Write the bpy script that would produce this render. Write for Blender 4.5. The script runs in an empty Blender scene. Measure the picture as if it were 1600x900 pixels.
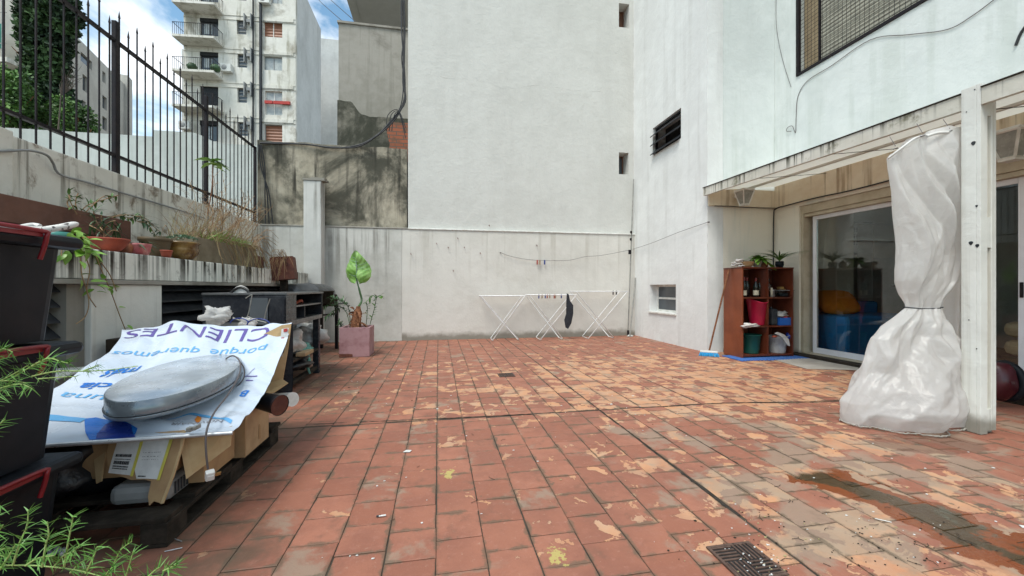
import bpy, bmesh, math, random
from mathutils import Vector, Matrix, noise as mnoise
R = math.radians
rnd = random.Random(7)
SC = bpy.context.scene
COL = SC.collection

# ---------------------------------------------------------------- camera, sky, sun, exposure
H = 1.1; F = 625.0; TH = R(10.43)
S_, C_ = math.sin(TH), math.cos(TH)
cam = bpy.data.objects.new('camera', bpy.data.cameras.new('camera'))
COL.objects.link(cam); SC.camera = cam
cam.location = (0, 0, H); cam.rotation_euler = (R(90), 0, -TH)
cam.data.sensor_width = 36; cam.data.lens = F / 1600 * 36
cam.data.clip_start = 0.05; cam.data.clip_end = 2000

SUN_EL, SUN_AZ = 60, 222          # degrees, azimuth measured clockwise from +Y
wd = bpy.data.worlds.new('World'); SC.world = wd; wd.use_nodes = True
wt = wd.node_tree; wt.nodes.clear()
wo = wt.nodes.new('ShaderNodeOutputWorld'); bg = wt.nodes.new('ShaderNodeBackground')
sky = wt.nodes.new('ShaderNodeTexSky'); sky.sky_type = 'NISHITA'; sky.sun_disc = False
sky.sun_elevation = R(SUN_EL); sky.sun_rotation = R(SUN_AZ); sky.dust_density = 1.5
tc = wt.nodes.new('ShaderNodeTexCoord'); mp = wt.nodes.new('ShaderNodeMapping')
mp.inputs['Scale'].default_value = (1, 1, 2.2); mp.inputs['Location'].default_value = (0.35, 0.1, 0.0)
nz = wt.nodes.new('ShaderNodeTexNoise'); nz.inputs['Scale'].default_value = 3.2; nz.inputs['Detail'].default_value = 8
nz.inputs['Roughness'].default_value = 0.55; nz.inputs['Distortion'].default_value = 0.25
rp = wt.nodes.new('ShaderNodeValToRGB'); rp.color_ramp.elements[0].position = 0.45; rp.color_ramp.elements[1].position = 0.63
mx = wt.nodes.new('ShaderNodeMix'); mx.data_type = 'RGBA'
mx.inputs['B'].default_value = (10.8, 10.9, 10.9, 1)
wt.links.new(tc.outputs['Generated'], mp.inputs['Vector']); wt.links.new(mp.outputs['Vector'], nz.inputs['Vector'])
wt.links.new(nz.outputs['Fac'], rp.inputs['Fac']); wt.links.new(rp.outputs['Color'], mx.inputs['Factor'])
tint = wt.nodes.new('ShaderNodeMix'); tint.data_type = 'RGBA'; tint.blend_type = 'MULTIPLY'; tint.inputs['Factor'].default_value = 1; tint.inputs['B'].default_value = (1.25, 1.55, 1.45, 1)
wt.links.new(sky.outputs['Color'], tint.inputs['A']); wt.links.new(tint.outputs['Result'], mx.inputs['A']); wt.links.new(mx.outputs['Result'], bg.inputs['Color'])
bg.inputs['Strength'].default_value = 0.098
wt.links.new(bg.outputs['Background'], wo.inputs['Surface'])

sl = bpy.data.lights.new('sun', 'SUN'); sl.energy = 1.75; sl.angle = R(22); sl.color = (1, .96, .9)
so = bpy.data.objects.new('sun', sl); COL.objects.link(so); so.location = (0, 0, 30)
az, el = R(SUN_AZ), R(SUN_EL)
sd = Vector((math.sin(az) * math.cos(el), math.cos(az) * math.cos(el), math.sin(el)))
so.rotation_euler = (-sd).to_track_quat('-Z', 'Y').to_euler()
SC.view_settings.view_transform = 'Standard'; SC.view_settings.look = 'None'
SC.view_settings.exposure = 0.69; SC.view_settings.gamma = 1; SC.view_settings.use_curve_mapping = False
SC.cycles.max_bounces = 8; SC.cycles.transparent_max_bounces = 12

# ---------------------------------------------------------------- measuring helper: pixel of the photo + a known plane -> place
def ray(x, y):
    u = (x - 800) / F; v = (450 - y) / F
    return Vector((S_ + u * C_, C_ - u * S_, v))
def W(x, y, X=None, Y=None, Z=None, D=None):
    d = ray(x, y)
    if X is not None: t = X / d.x
    elif Y is not None: t = Y / d.y
    elif Z is not None: t = (Z - H) / d.z
    else: t = D
    return Vector((0, 0, H)) + d * t

def sst(a, b, x):
    t = max(0, min(1, (x - a) / (b - a))); return t * t * (3 - 2 * t)
def zf(x, y): return -0.06 * sst(2.4, 4.0, x) * (1 - sst(3.0, 4.6, y))
def fl(x, y): return 0.0

# ---------------------------------------------------------------- mesh builder
class MB:
    def __init__(s): s.v = []; s.f = []; s.m = []; s.s = []; s.cols = None
    def add(s, vs, fs, mi=0, sm=False):
        o = len(s.v); s.v += [Vector(p) for p in vs]
        for f in fs: s.f.append([i + o for i in f]); s.m.append(mi); s.s.append(sm)
        return s
    def box(s, x0, x1, y0, y1, z0, z1, mi=0, bev=0, M=None):
        x0, x1 = min(x0, x1), max(x0, x1); y0, y1 = min(y0, y1), max(y0, y1); z0, z1 = min(z0, z1), max(z0, z1)
        if bev > 0:
            bm = bmesh.new(); bmesh.ops.create_cube(bm, size=1)
            for v in bm.verts:
                v.co = Vector(((x0 + x1) / 2 + v.co.x * (x1 - x0), (y0 + y1) / 2 + v.co.y * (y1 - y0), (z0 + z1) / 2 + v.co.z * (z1 - z0)))
            bmesh.ops.bevel(bm, geom=list(bm.edges), offset=bev, segments=2, affect='EDGES', profile=.5)
            bm.verts.index_update()
            vs = [v.co.copy() for v in bm.verts]; fs = [[v.index for v in f.verts] for f in bm.faces]; bm.free()
        else:
            vs = [Vector(p) for p in ((x0,y0,z0),(x1,y0,z0),(x1,y1,z0),(x0,y1,z0),(x0,y0,z1),(x1,y0,z1),(x1,y1,z1),(x0,y1,z1))]
            fs = [(0,3,2,1),(4,5,6,7),(0,1,5,4),(1,2,6,5),(2,3,7,6),(3,0,4,7)]
        if M is not None: vs = [M @ p for p in vs]
        return s.add(vs, fs, mi)
    def tube(s, pts, r, n=8, mi=0, cap=True, taper=None):
        pts = [Vector(p) for p in pts]; L = len(pts); vs = []; fs = []
        t0 = (pts[1] - pts[0]).normalized()
        up = Vector((0, 0, 1)) if abs(t0.z) < .9 else Vector((1, 0, 0))
        a = t0.cross(up).normalized()
        for i, p in enumerate(pts):
            t = (pts[min(i + 1, L - 1)] - pts[max(i - 1, 0)])
            if t.length < 1e-9: t = t0
            t = t.normalized(); a = (a - t * a.dot(t)); a = a.normalized() if a.length > 1e-6 else t.orthogonal().normalized()
            b = t.cross(a); rr = r if not isinstance(r, (list, tuple)) else r[i]
            for k in range(n):
                th = 2 * math.pi * k / n; vs.append(p + (a * math.cos(th) + b * math.sin(th)) * rr)
        for i in range(L - 1):
            for k in range(n):
                k2 = (k + 1) % n; fs.append((i*n+k, i*n+k2, (i+1)*n+k2, (i+1)*n+k))
        s.add(vs, fs, mi, n > 4)
        if cap:
            s.add(vs[:n], [tuple(range(n))[::-1]], mi); s.add(vs[-n:], [tuple(range(n))], mi)
        return s
    def lathe(s, prof, c, n=24, mi=0, M=None):
        vs = []; fs = []; c = Vector(c)
        for r, z in prof:
            for k in range(n):
                th = 2 * math.pi * k / n; p = Vector((r * math.cos(th), r * math.sin(th), z))
                if M is not None: p = M @ p
                vs.append(c + p)
        for i in range(len(prof) - 1):
            for k in range(n):
                k2 = (k + 1) % n; fs.append((i*n+k, i*n+k2, (i+1)*n+k2, (i+1)*n+k))
        return s.add(vs, fs, mi, True)
    def slab(s, pts, vec, mi=0):
        pts = [Vector(p) for p in pts]; n = len(pts); vec = Vector(vec)
        vs = pts + [p + vec for p in pts]
        fs = [tuple(range(n))[::-1], tuple(range(n, 2 * n))] + [(i, (i+1) % n, n + (i+1) % n, n + i) for i in range(n)]
        return s.add(vs, fs, mi)
    def leaf(s, b, d, up, L, w, droop=.3, mi=0, seg=4, fold=.25):
        d = Vector(d).normalized(); side = d.cross(Vector(up)); side = side.normalized() if side.length > 1e-4 else d.orthogonal().normalized()
        nrm = side.cross(d).normalized(); vs = []; fs = []; p = Vector(b)
        for i in range(seg + 1):
            t = i / seg; ww = w * .5 * math.sin(math.pi * (0.06 + .94 * t) ** .8) if i < seg else 0.0
            q = p + d * L * t - nrm * droop * L * t * t
            vs += [q - side * ww + nrm * ww * fold, q, q + side * ww + nrm * ww * fold]
        for i in range(seg):
            a = i * 3; fs += [(a, a+1, a+4, a+3), (a+1, a+2, a+5, a+4)]
        return s.add(vs, fs, mi, True)
    def blade(s, b, d, L, w, droop=.3, mi=0, seg=4):
        d = Vector(d).normalized(); side = d.cross(Vector((0, 0, 1)));
        side = side.normalized() if side.length > .05 else Vector((1, 0, 0)); vs = []; fs = []
        a = rnd.uniform(0, 3.14); side = (side * math.cos(a) + side.cross(d) * math.sin(a)).normalized()
        for i in range(seg + 1):
            t = i / seg; q = Vector(b) + d * L * t + Vector((0, 0, -1)) * droop * L * t * t; ww = w * .5 * (1 - t * .85)
            vs += [q - side * ww, q + side * ww]
        for i in range(seg): a = i * 2; fs.append((a, a+1, a+3, a+2))
        return s.add(vs, fs, mi, True)
    def xf(s, fn): s.v = [Vector(fn(p)) for p in s.v]; return s

def spline(pts, n=8):
    pts = [Vector(p) for p in pts]; out = []
    for i in range(len(pts) - 1):
        p0 = pts[max(i-1,0)]; p1 = pts[i]; p2 = pts[i+1]; p3 = pts[min(i+2, len(pts)-1)]
        for k in range(n):
            t_ = k / n; out.append(.5 * ((2*p1) + (-p0+p2)*t_ + (2*p0-5*p1+4*p2-p3)*t_*t_ + (-p0+3*p1-3*p2+p3)*t_**3))
    out.append(pts[-1]); return out

ORG = {}
def mkobj(name, mb, mats, origin):
    me = bpy.data.meshes.new(name)
    me.from_pydata([tuple(p - origin) for p in mb.v], [], mb.f)
    for m in (mats if isinstance(mats, (list, tuple)) else [mats]): me.materials.append(m)
    me.polygons.foreach_set('material_index', mb.m); me.polygons.foreach_set('use_smooth', mb.s)
    me.update()
    o = bpy.data.objects.new(name, me); COL.objects.link(o); ORG[o.name] = origin.copy(); return o
def base(mb):
    xs = [p.x for p in mb.v]; ys = [p.y for p in mb.v]; zs = [p.z for p in mb.v]
    return Vector(((min(xs)+max(xs))/2, (min(ys)+max(ys))/2, min(zs)))
def tag(o, label=None, cat=None, group=None, kind=None):
    if label: o['label'] = label
    if cat: o['category'] = cat
    if group: o['group'] = group
    if kind: o['kind'] = kind
    return o
def thing(name, label, cat, loc, group=None):
    o = bpy.data.objects.new(name, None); COL.objects.link(o); o.location = loc; o.empty_display_size = .1
    ORG[o.name] = Vector(loc); return tag(o, label, cat, group)
def part(name, mb, mats, parent, label=None, kind=None):
    o = mkobj(name, mb, mats, ORG[parent.name]); o.parent = parent; return tag(o, label, None, None, kind)
def solo(name, mb, mats, label, cat, group=None):
    b = base(mb); o = mkobj(name, mb, mats, b); o.location = b; return tag(o, label, cat, group)
def struct(name, mb, mats):
    b = base(mb); o = mkobj(name, mb, mats, b); o.location = b; o['kind'] = 'structure'; return o
def copy_tree(o, parent=None, delta=None):
    c = o.copy(); COL.objects.link(c)
    if parent: c.parent = parent
    elif delta is not None: c.location = o.location + Vector(delta)
    ORG[c.name] = ORG[o.name] + (Vector(delta) if delta is not None else Vector())
    for ch in list(o.children): copy_tree(ch, c, delta)
    return c

def solid_wall(us, vs, holes, w0, w1, fn):
    """wall with openings: us, vs cell borders, holes (u0,u1,v0,v1), thickness w0..w1, fn(u,v,w)->world. No inner faces."""
    us = sorted(set(us) | {h[0] for h in holes} | {h[1] for h in holes}); vs = sorted(set(vs) | {h[2] for h in holes} | {h[3] for h in holes})
    nu, nv = len(us) - 1, len(vs) - 1
    def sol(i, j):
        if i < 0 or j < 0 or i >= nu or j >= nv: return False
        cu, cv = (us[i]+us[i+1])/2, (vs[j]+vs[j+1])/2
        return not any(h[0] < cu < h[1] and h[2] < cv < h[3] for h in holes)
    mb = MB(); P = {}
    def vid(i, j, k):
        if (i, j, k) not in P: P[(i, j, k)] = len(mb.v); mb.v.append(Vector(fn(us[i], vs[j], (w0, w1)[k])))
        return P[(i, j, k)]
    def face(a): mb.f.append([vid(*q) for q in a]); mb.m.append(0); mb.s.append(False)
    for i in range(nu):
        for j in range(nv):
            if not sol(i, j): continue
            face([(i,j,0),(i+1,j,0),(i+1,j+1,0),(i,j+1,0)]); face([(i,j,1),(i,j+1,1),(i+1,j+1,1),(i+1,j,1)])
            if not sol(i-1, j): face([(i,j,0),(i,j+1,0),(i,j+1,1),(i,j,1)])
            if not sol(i+1, j): face([(i+1,j,0),(i+1,j,1),(i+1,j+1,1),(i+1,j+1,0)])
            if not sol(i, j-1): face([(i,j,0),(i,j,1),(i+1,j,1),(i+1,j,0)])
            if not sol(i, j+1): face([(i,j+1,0),(i+1,j+1,0),(i+1,j+1,1),(i,j+1,1)])
    return mb

# ---------------------------------------------------------------- materials
class NT:
    def __init__(s, name):
        s.mat = bpy.data.materials.new(name); s.mat.use_nodes = True; s.t = s.mat.node_tree; s.n = s.t.nodes
        s.b = s.n['Principled BSDF']; s.out = s.n['Material Output']
        g = s.n.new('ShaderNodeNewGeometry'); s.pos = g.outputs['Position']
    def l(s, a, b): s.t.links.new(a, b)
    def mapv(s, scale=(1,1,1), loc=(0,0,0)):
        m = s.n.new('ShaderNodeMapping'); m.inputs['Scale'].default_value = scale; m.inputs['Location'].default_value = loc
        s.l(s.pos, m.inputs['Vector']); return m.outputs['Vector']
    def noise(s, scale, detail=5, rough=.55, vec=None, dist=0.0, out='Fac'):
        q = s.n.new('ShaderNodeTexNoise'); q.inputs['Scale'].default_value = scale; q.inputs['Detail'].default_value = detail
        q.inputs['Roughness'].default_value = rough; q.inputs['Distortion'].default_value = dist
        s.l(vec if vec is not None else s.pos, q.inputs['Vector']); return q.outputs[out]
    def ramp(s, fac, a, b, lo=0.0, hi=1.0):
        q = s.n.new('ShaderNodeMapRange'); q.interpolation_type = 'SMOOTHSTEP'
        q.inputs['From Min'].default_value = a; q.inputs['From Max'].default_value = b
        q.inputs['To Min'].default_value = lo; q.inputs['To Max'].default_value = hi
        s.l(fac, q.inputs['Value']); return q.outputs['Result']
    def math(s, op, a, b=None, c=None):
        q = s.n.new('ShaderNodeMath'); q.operation = op
        for i, x in enumerate((a, b, c)):
            if x is None: continue
            if isinstance(x, (int, float)): q.inputs[i].default_value = x
            else: s.l(x, q.inputs[i])
        return q.outputs[0]
    def mix(s, fac, a, b, mode='MIX'):
        q = s.n.new('ShaderNodeMix'); q.data_type = 'RGBA'; q.blend_type = mode
        for nm, x in (('Factor', fac), ('A', a), ('B', b)):
            if isinstance(x, (int, float)): q.inputs[nm].default_value = x
            elif isinstance(x, tuple): q.inputs[nm].default_value = (*x, 1) if len(x) == 3 else x
            else: s.l(x, q.inputs[nm])
        return q.outputs['Result']
    def sep(s):
        q = s.n.new('ShaderNodeSeparateXYZ'); s.l(s.pos, q.inputs[0]); return q.outputs
    def bump(s, h, strength=.3, dist=.01, prev=None):
        q = s.n.new('ShaderNodeBump'); q.inputs['Strength'].default_value = strength; q.inputs['Distance'].default_value = dist
        s.l(h, q.inputs['Height'])
        if prev is not None: s.l(prev, q.inputs['Normal'])
        s.l(q.outputs['Normal'], s.b.inputs['Normal']); return q.outputs['Normal']
    def color(s, c):
        if isinstance(c, tuple): s.b.inputs['Base Color'].default_value = (*c, 1)
        else: s.l(c, s.b.inputs['Base Color'])
    def set(s, **k):
        for a, b in k.items():
            nm = a.replace('_', ' ')
            if isinstance(b, (int, float)): s.b.inputs[nm].default_value = b
            else: s.l(b, s.b.inputs[nm])
        return s

MC = {}
def pm(name, c1, c2=None, scale=6, rough=.6, metal=0, bump=.15, bs=60, bd=.003, lo=.35, hi=.65, trans=0, coat=0):
    if name in MC: return MC[name]
    m = NT(name)
    if c2 is None: c2 = tuple(x * .75 for x in c1)
    m.color(m.mix(m.ramp(m.noise(scale, 6, .6), lo, hi), c1, c2))
    m.set(Roughness=m.ramp(m.noise(scale * 2.3, 4), .3, .7, max(0, rough - .08), min(1, rough + .1)), Metallic=metal)
    if coat: m.set(Coat_Weight=coat)
    if bump: m.bump(m.noise(bs, 4, .6), bump, bd)
    MC[name] = m.mat; return m.mat

def plaster(name, c1, c2, streak=(.1,.095,.08), st=.0, ztop=None, zlen=1.0, patch=0.0, pcol=(.06,.055,.045), dirtz=None, psc=1.1, rough=.9, bumps=.35, lowcol=None, lowz=0, smul=7, sth=.5):
    m = NT(name); z = m.sep()[2]
    big = m.noise(.55, 7, .6); med = m.noise(3.5, 6, .62)
    c = m.mix(m.ramp(m.math('ADD', m.math('MULTIPLY', big, .6), m.math('MULTIPLY', med, .4)), .38, .62), c1, c2)
    if lowcol: c = m.mix(m.ramp(z, lowz - .002, lowz + .002), lowcol, c)
    if patch > 0:
        pn = m.noise(psc, 9, .68, dist=.4)
        c = m.mix(m.math('MULTIPLY', m.ramp(pn, .56 - patch * .25, .72 - patch * .2), .93), c, pcol)
        c = m.mix(m.math('MULTIPLY', m.ramp(m.noise(psc * 5, 8, .7), .52, .72), .35 * min(1, patch * 2)), c, tuple(x * .6 for x in c1))
    if st > 0:
        sv = m.noise(1.0, 6, .62, vec=m.mapv((smul, smul, .25)))
        s1 = m.ramp(sv, sth, sth+.13)
        brk = m.ramp(m.noise(2.2, 5), .35, .6)
        f = m.math('MULTIPLY', m.math('MULTIPLY', s1, st), m.math('ADD', m.math('MULTIPLY', brk, .6), .4))
        if ztop is not None:
            d = m.math('ADD', m.math('SUBTRACT', ztop, z), m.math('MULTIPLY', m.noise(1.4, 3, vec=m.mapv((3, 3, .3))), -zlen * .5))
            f = m.math('MULTIPLY', f, m.ramp(d, 0, zlen, 1, .06))
        c = m.mix(f, c, streak)
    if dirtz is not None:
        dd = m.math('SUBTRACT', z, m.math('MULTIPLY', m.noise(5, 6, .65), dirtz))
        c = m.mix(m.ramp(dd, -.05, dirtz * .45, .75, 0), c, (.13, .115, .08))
    m.color(c); m.set(Roughness=rough, Specular_IOR_Level=.25)
    n1 = m.bump(m.noise(5, 7, .65), bumps, .03)
    n2 = m.bump(m.noise(55, 5, .6), .16, .003, n1)
    return m.mat

M_ = {}
M_['white_wall'] = plaster('white_render', (.66,.665,.65), (.74,.75,.735), streak=(.42,.41,.38), st=.25, smul=4)
M_['big_wall'] = plaster('grey_white_render', (.545,.54,.505), (.60,.595,.56), streak=(.47,.46,.43), st=.2, smul=3, bumps=.45)
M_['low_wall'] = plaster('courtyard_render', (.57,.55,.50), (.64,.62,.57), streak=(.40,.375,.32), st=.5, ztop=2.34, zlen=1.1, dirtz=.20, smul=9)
M_['stain_low_wall'] = plaster('ledge_render', (.42,.41,.37), (.56,.55,.51), streak=(.12,.11,.09), st=.65, ztop=2.34, zlen=1.1, smul=9)
M_['mossy'] = plaster('mossy_render', (.32,.285,.215), (.44,.395,.31), streak=(.03,.028,.022), st=1.0, patch=.68, pcol=(.05,.05,.038), ztop=4.05, zlen=1.9, psc=.9, bumps=.7, smul=4)
M_['mossy_dark'] = plaster('black_mossy_render', (.16,.15,.115), (.24,.22,.18), streak=(.04,.04,.03), st=.6, patch=.8, pcol=(.04,.042,.03), psc=1.0, bumps=.7)
M_['old_plaster'] = plaster('old_grey_plaster', (.26,.245,.21), (.34,.32,.285), streak=(.17,.16,.13), st=.35, patch=.15, pcol=(.17,.155,.13), psc=.5, dirtz=None)
M_['ledge'] = plaster('stained_ledge_render', (.66,.66,.60), (.78,.78,.72), streak=(.035,.03,.022), st=1.0, ztop=1.43, zlen=.36, patch=.10, pcol=(.12,.11,.09), psc=6, smul=17, sth=.44, )
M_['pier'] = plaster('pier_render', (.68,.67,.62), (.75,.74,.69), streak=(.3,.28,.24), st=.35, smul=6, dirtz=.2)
M_['retain'] = plaster('retaining_render', (.58,.56,.49), (.68,.66,.59), streak=(.11,.095,.07), st=.85, ztop=2.4, zlen=.9, patch=.12, pcol=(.17,.12,.08), psc=4, smul=8)
M_['pilaster'] = plaster('pilaster_render', (.52,.52,.49), (.60,.60,.57), streak=(.14,.13,.11), st=.75, ztop=3.26, zlen=1.0, smul=13)
M_['garden'] = plaster('garden_wall_render', (.46,.49,.46), (.54,.57,.54), streak=(.3,.3,.27), st=.3, smul=3)
M_['apt'] = plaster('apartment_render', (.64,.62,.55), (.74,.72,.66), streak=(.28,.26,.19), st=.65, patch=.12, pcol=(.33,.30,.24), psc=.35, smul=2.2, bumps=.1)
M_['apt_side'] = plaster('apartment_side_render', (.50,.50,.48), (.58,.58,.56), streak=(.36,.36,.34), st=.4, smul=.8, bumps=.1)
M_['far'] = plaster('far_render', (.42,.40,.36), (.50,.48,.43), streak=(.33,.31,.27), st=.3, smul=.5, bumps=.05)
M_['soffit'] = plaster('soffit_paint', (.52,.53,.50), (.58,.59,.56))
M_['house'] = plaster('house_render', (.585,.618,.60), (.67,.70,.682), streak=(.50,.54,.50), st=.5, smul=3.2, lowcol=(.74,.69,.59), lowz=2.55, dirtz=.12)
M_['beam'] = plaster('rust_stained_beam', (.66,.55,.40), (.74,.66,.52), streak=(.26,.18,.11), st=.8, smul=8)
M_['fascia'] = plaster('mouldy_fascia', (.52,.50,.43), (.64,.62,.56), streak=(.055,.055,.035), st=1.0, ztop=2.80, zlen=.22, patch=.10, pcol=(.2,.19,.13), psc=5, smul=22)
def translucent_panel():
    m = NT('translucent_roof_panel'); tl = m.n.new('ShaderNodeBsdfTranslucent'); tl.inputs['Color'].default_value = (.92,.91,.87,1)
    m.color(m.mix(m.ramp(m.noise(2, 6), .4, .65), (.78,.76,.70), (.70,.68,.61))); m.set(Roughness=.5)
    a = m.n.new('ShaderNodeMixShader'); a.inputs[0].default_value = .5; m.l(m.b.outputs[0], a.inputs[1]); m.l(tl.outputs[0], a.inputs[2]); m.l(a.outputs[0], m.out.inputs['Surface']); return m.mat
M_['canopy'] = translucent_panel(); M_['batten'] = pm('batten_paint', (.60,.58,.52), (.52,.49,.43), 2, .6, bump=.1)
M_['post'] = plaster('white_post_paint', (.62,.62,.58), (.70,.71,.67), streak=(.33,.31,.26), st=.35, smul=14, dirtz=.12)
M_['trim'] = pm('white_trim', (.74,.74,.70), (.6,.59,.54), 9, .5)
M_['upvc'] = pm('white_frame', (.76,.76,.78), (.70,.70,.72), 4, .35, bump=.03)
M_['black_iron'] = pm('black_iron', (.010,.009,.012), (.018,.013,.014), 12, .5, bump=.3)
M_['dark'] = pm('dark_interior', (.012,.012,.013), (.018,.018,.018), 5, .8)
M_['blackplastic'] = pm('black_plastic', (.007,.009,.012), (.011,.013,.017), 5, .45, bump=.08, bs=300, bd=.0006)
M_['red_plastic'] = pm('red_plastic', (.22,.008,.014), (.17,.006,.012), 6, .4, bump=.03)
M_['blacklaq'] = pm('black_lacquered_board', (.018,.02,.025), (.035,.037,.042), 7, .25, bump=.04)
M_['greyboard'] = pm('dusty_black_board', (.06,.062,.065), (.10,.10,.10), 7, .35, bump=.05)
M_['wood_dark'] = pm('old_dark_wood', (.020,.016,.012), (.042,.033,.025), 14, .85, bump=.5, bs=70)
M_['ply'] = pm('pale_plywood', (.46,.32,.18), (.36,.24,.13), 9, .7)
M_['card'] = pm('cardboard', (.40,.26,.13), (.33,.20,.10), 7, .85, bump=.2)
M_['card2'] = pm('pale_cardboard', (.52,.37,.20), (.44,.30,.15), 9, .85)
M_['paper'] = pm('white_paper', (.68,.68,.66), (.58,.58,.56), 18, .7, bump=.5, bs=30)
M_['yellow'] = pm('yellow_tape', (.62,.55,.10), None, 8, .6)
M_['ink'] = pm('black_ink', (.03,.03,.035), None, 8, .7)
M_['redink'] = pm('red_ink', (.5,.05,.04), None, 8, .7)
M_['vinyl'] = pm('banner_vinyl', (.55,.61,.69), (.51,.58,.67), 3, .24, bump=.08, bs=8, bd=.01)
M_['v_purple'] = pm('print_purple', (.10,.075,.28), (.13,.09,.30), 3, .3, bump=0)
M_['v_light'] = pm('print_light_blue', (.12,.38,.68), (.10,.34,.64), 3, .3, bump=0)
M_['v_blue'] = pm('print_blue', (.015,.14,.52), (.02,.18,.60), 3, .3, bump=0)
M_['v_navy'] = pm('print_navy', (.012,.03,.20), (.015,.04,.25), 3, .3, bump=0)
M_['v_grey'] = pm('print_grey', (.2,.19,.2), None, 3, .3, bump=0)
M_['v_orange'] = pm('print_orange', (.75,.24,.03), None, 3, .3, bump=0)
M_['alu'] = pm('aluminium', (.60,.61,.62), (.5,.51,.52), 20, .35, .6, bump=.05)
M_['signmetal'] = pm('grey_painted_metal', (.40,.45,.50), (.62,.67,.72), 3, .24, .35, bump=.15, bs=20)
M_['signside'] = pm('grey_sign_side', (.20,.24,.27), (.27,.31,.34), 5, .25, .4, bump=.05)
M_['cable'] = pm('grey_cable', (.10,.085,.085), None, 8, .5, bump=0)
M_['blackcable'] = pm('black_cable', (.015,.015,.017), None, 8, .5, bump=0)
M_['whiteplastic'] = pm('white_plastic', (.66,.65,.62), (.58,.57,.54), 6, .4, bump=.05)
M_['greyplastic'] = pm('grey_plastic', (.27,.275,.27), (.21,.215,.21), 5, .5, bump=.05)
M_['brass'] = pm('brass_pin', (.6,.45,.2), None, 8, .3, .9, bump=0)
M_['bag'] = pm('grey_white_bag', (.48,.47,.45), (.36,.35,.34), 7, .35, bump=.8, bs=14, bd=.02)
M_['binbag'] = pm('black_bin_bag', (.005,.006,.008), (.008,.009,.012), 7, .4, bump=.5, bs=12, bd=.02)
M_['teal'] = pm('teal_cloth', (.16,.36,.30), (.10,.26,.22), 9, .8, bump=.5, bs=25)
M_['terra'] = pm('terracotta_red', (.40,.075,.035), (.28,.06,.035), 8, .6)
M_['terra2'] = pm('terracotta_brown', (.30,.10,.04), (.20,.075,.04), 8, .6)
M_['pinkpot'] = pm('pink_glaze', (.42,.09,.10), (.52,.22,.20), 16, .4)
M_['olive'] = pm('olive_clay', (.115,.075,.035), (.085,.065,.035), 8, .6)
M_['glaze'] = pm('brown_glaze', (.25,.15,.045), (.10,.045,.015), 10, .25)
M_['tealpot'] = pm('teal_ceramic', (.05,.22,.19), (.07,.30,.25), 8, .4)
M_['tanconc'] = pm('tan_concrete', (.22,.18,.12), (.155,.125,.08), 5, .9, bump=.5, bs=40)
M_['brownbox'] = pm('brown_painted_box', (.085,.032,.02), (.13,.055,.035), 4, .7)
M_['rust'] = pm('rusty_metal', (.085,.025,.017), (.15,.05,.028), 9, .75, bump=.5)
M_['pinkbox'] = pm('faded_pink_paint', (.37,.215,.225), (.25,.12,.125), 7, .75, lo=.42, hi=.72, bump=.5)
M_['soil'] = pm('soil', (.05,.035,.022), (.09,.065,.04), 25, .95, bump=.9, bs=50, bd=.02)
M_['whitetube'] = pm('white_enamel_tube', (.78,.78,.77), None, 8, .3, bump=0)
M_['greymetal'] = pm('grey_pole_metal', (.25,.25,.23), (.35,.34,.31), 10, .5, .4)
M_['cloth_black'] = pm('black_cloth', (.012,.013,.018), (.02,.022,.03), 10, .8, bump=.4)
M_['peg_b'] = pm('blue_peg', (.03,.05,.22), None, 8, .5, bump=0)
M_['peg_r'] = pm('red_peg', (.40,.08,.06), None, 8, .5, bump=0)
M_['peg_w'] = pm('wood_peg', (.35,.26,.17), None, 8, .6, bump=0)
M_['cherry'] = pm('cherry_laminate', (.13,.030,.012), (.085,.018,.008), 4, .38, bump=.05)  # same laminate as the side panel, darkened to paint in the compartments' shade
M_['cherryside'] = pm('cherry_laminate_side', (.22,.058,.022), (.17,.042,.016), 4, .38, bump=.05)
M_['bottle'] = pm('dark_bottle_glass', (.008,.014,.008), (.01,.01,.012), 5, .08, bump=0)
M_['foil'] = pm('bottle_foil', (.20,.02,.02), None, 5, .3, bump=0)
M_['label'] = pm('cream_label', (.6,.55,.42), None, 12, .7, bump=0)
M_['crimson'] = pm('crimson_plastic', (.44,.008,.045), (.36,.006,.04), 4, .4, bump=.02)
M_['greenb'] = pm('dark_green_plastic', (.010,.10,.075), (.012,.085,.065), 4, .4, bump=.02)
M_['blueb'] = pm('blue_plastic', (.02,.12,.45), (.02,.10,.40), 4, .4, bump=.02)
M_['foam'] = pm('blue_foam', (.045,.14,.42), (.035,.11,.34), 12, .85, bump=.3, bs=200)
M_['rag'] = pm('pale_rag', (.58,.55,.52), (.45,.42,.40), 14, .9, bump=.6, bs=25)
M_['broomblue'] = pm('broom_bristle', (.02,.25,.50), (.03,.30,.60), 60, .6, bump=.8, bs=150)
M_['leaf'] = pm('green_leaf', (.055,.14,.025), (.10,.20,.035), 5, .42, bump=.1)
M_['leafdark'] = pm('dark_green_leaf', (.030,.075,.028), (.05,.11,.035), 5, .45, bump=.1)
M_['leafbright'] = pm('bright_green_leaf', (.16,.32,.035), (.22,.38,.07), 9, .45, bump=.1)
M_['dry'] = pm('dry_grass_stem', (.34,.23,.12), (.24,.14,.075), 7, .9, bump=0)
M_['straw'] = pm('straw', (.42,.35,.19), (.32,.28,.13), 7, .9, bump=0)
M_['fern'] = pm('asparagus_fern_green', (.065,.19,.028), (.13,.29,.055), 9, .5, bump=0)
M_['fernstem'] = pm('fern_stem', (.22,.34,.08), (.28,.36,.12), 9, .6, bump=0)
M_['bark'] = pm('brown_fibrous_bark', (.14,.05,.022), (.26,.11,.05), 30, .9, bump=1, bs=40, bd=.02)
M_['brick'] = None
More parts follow.
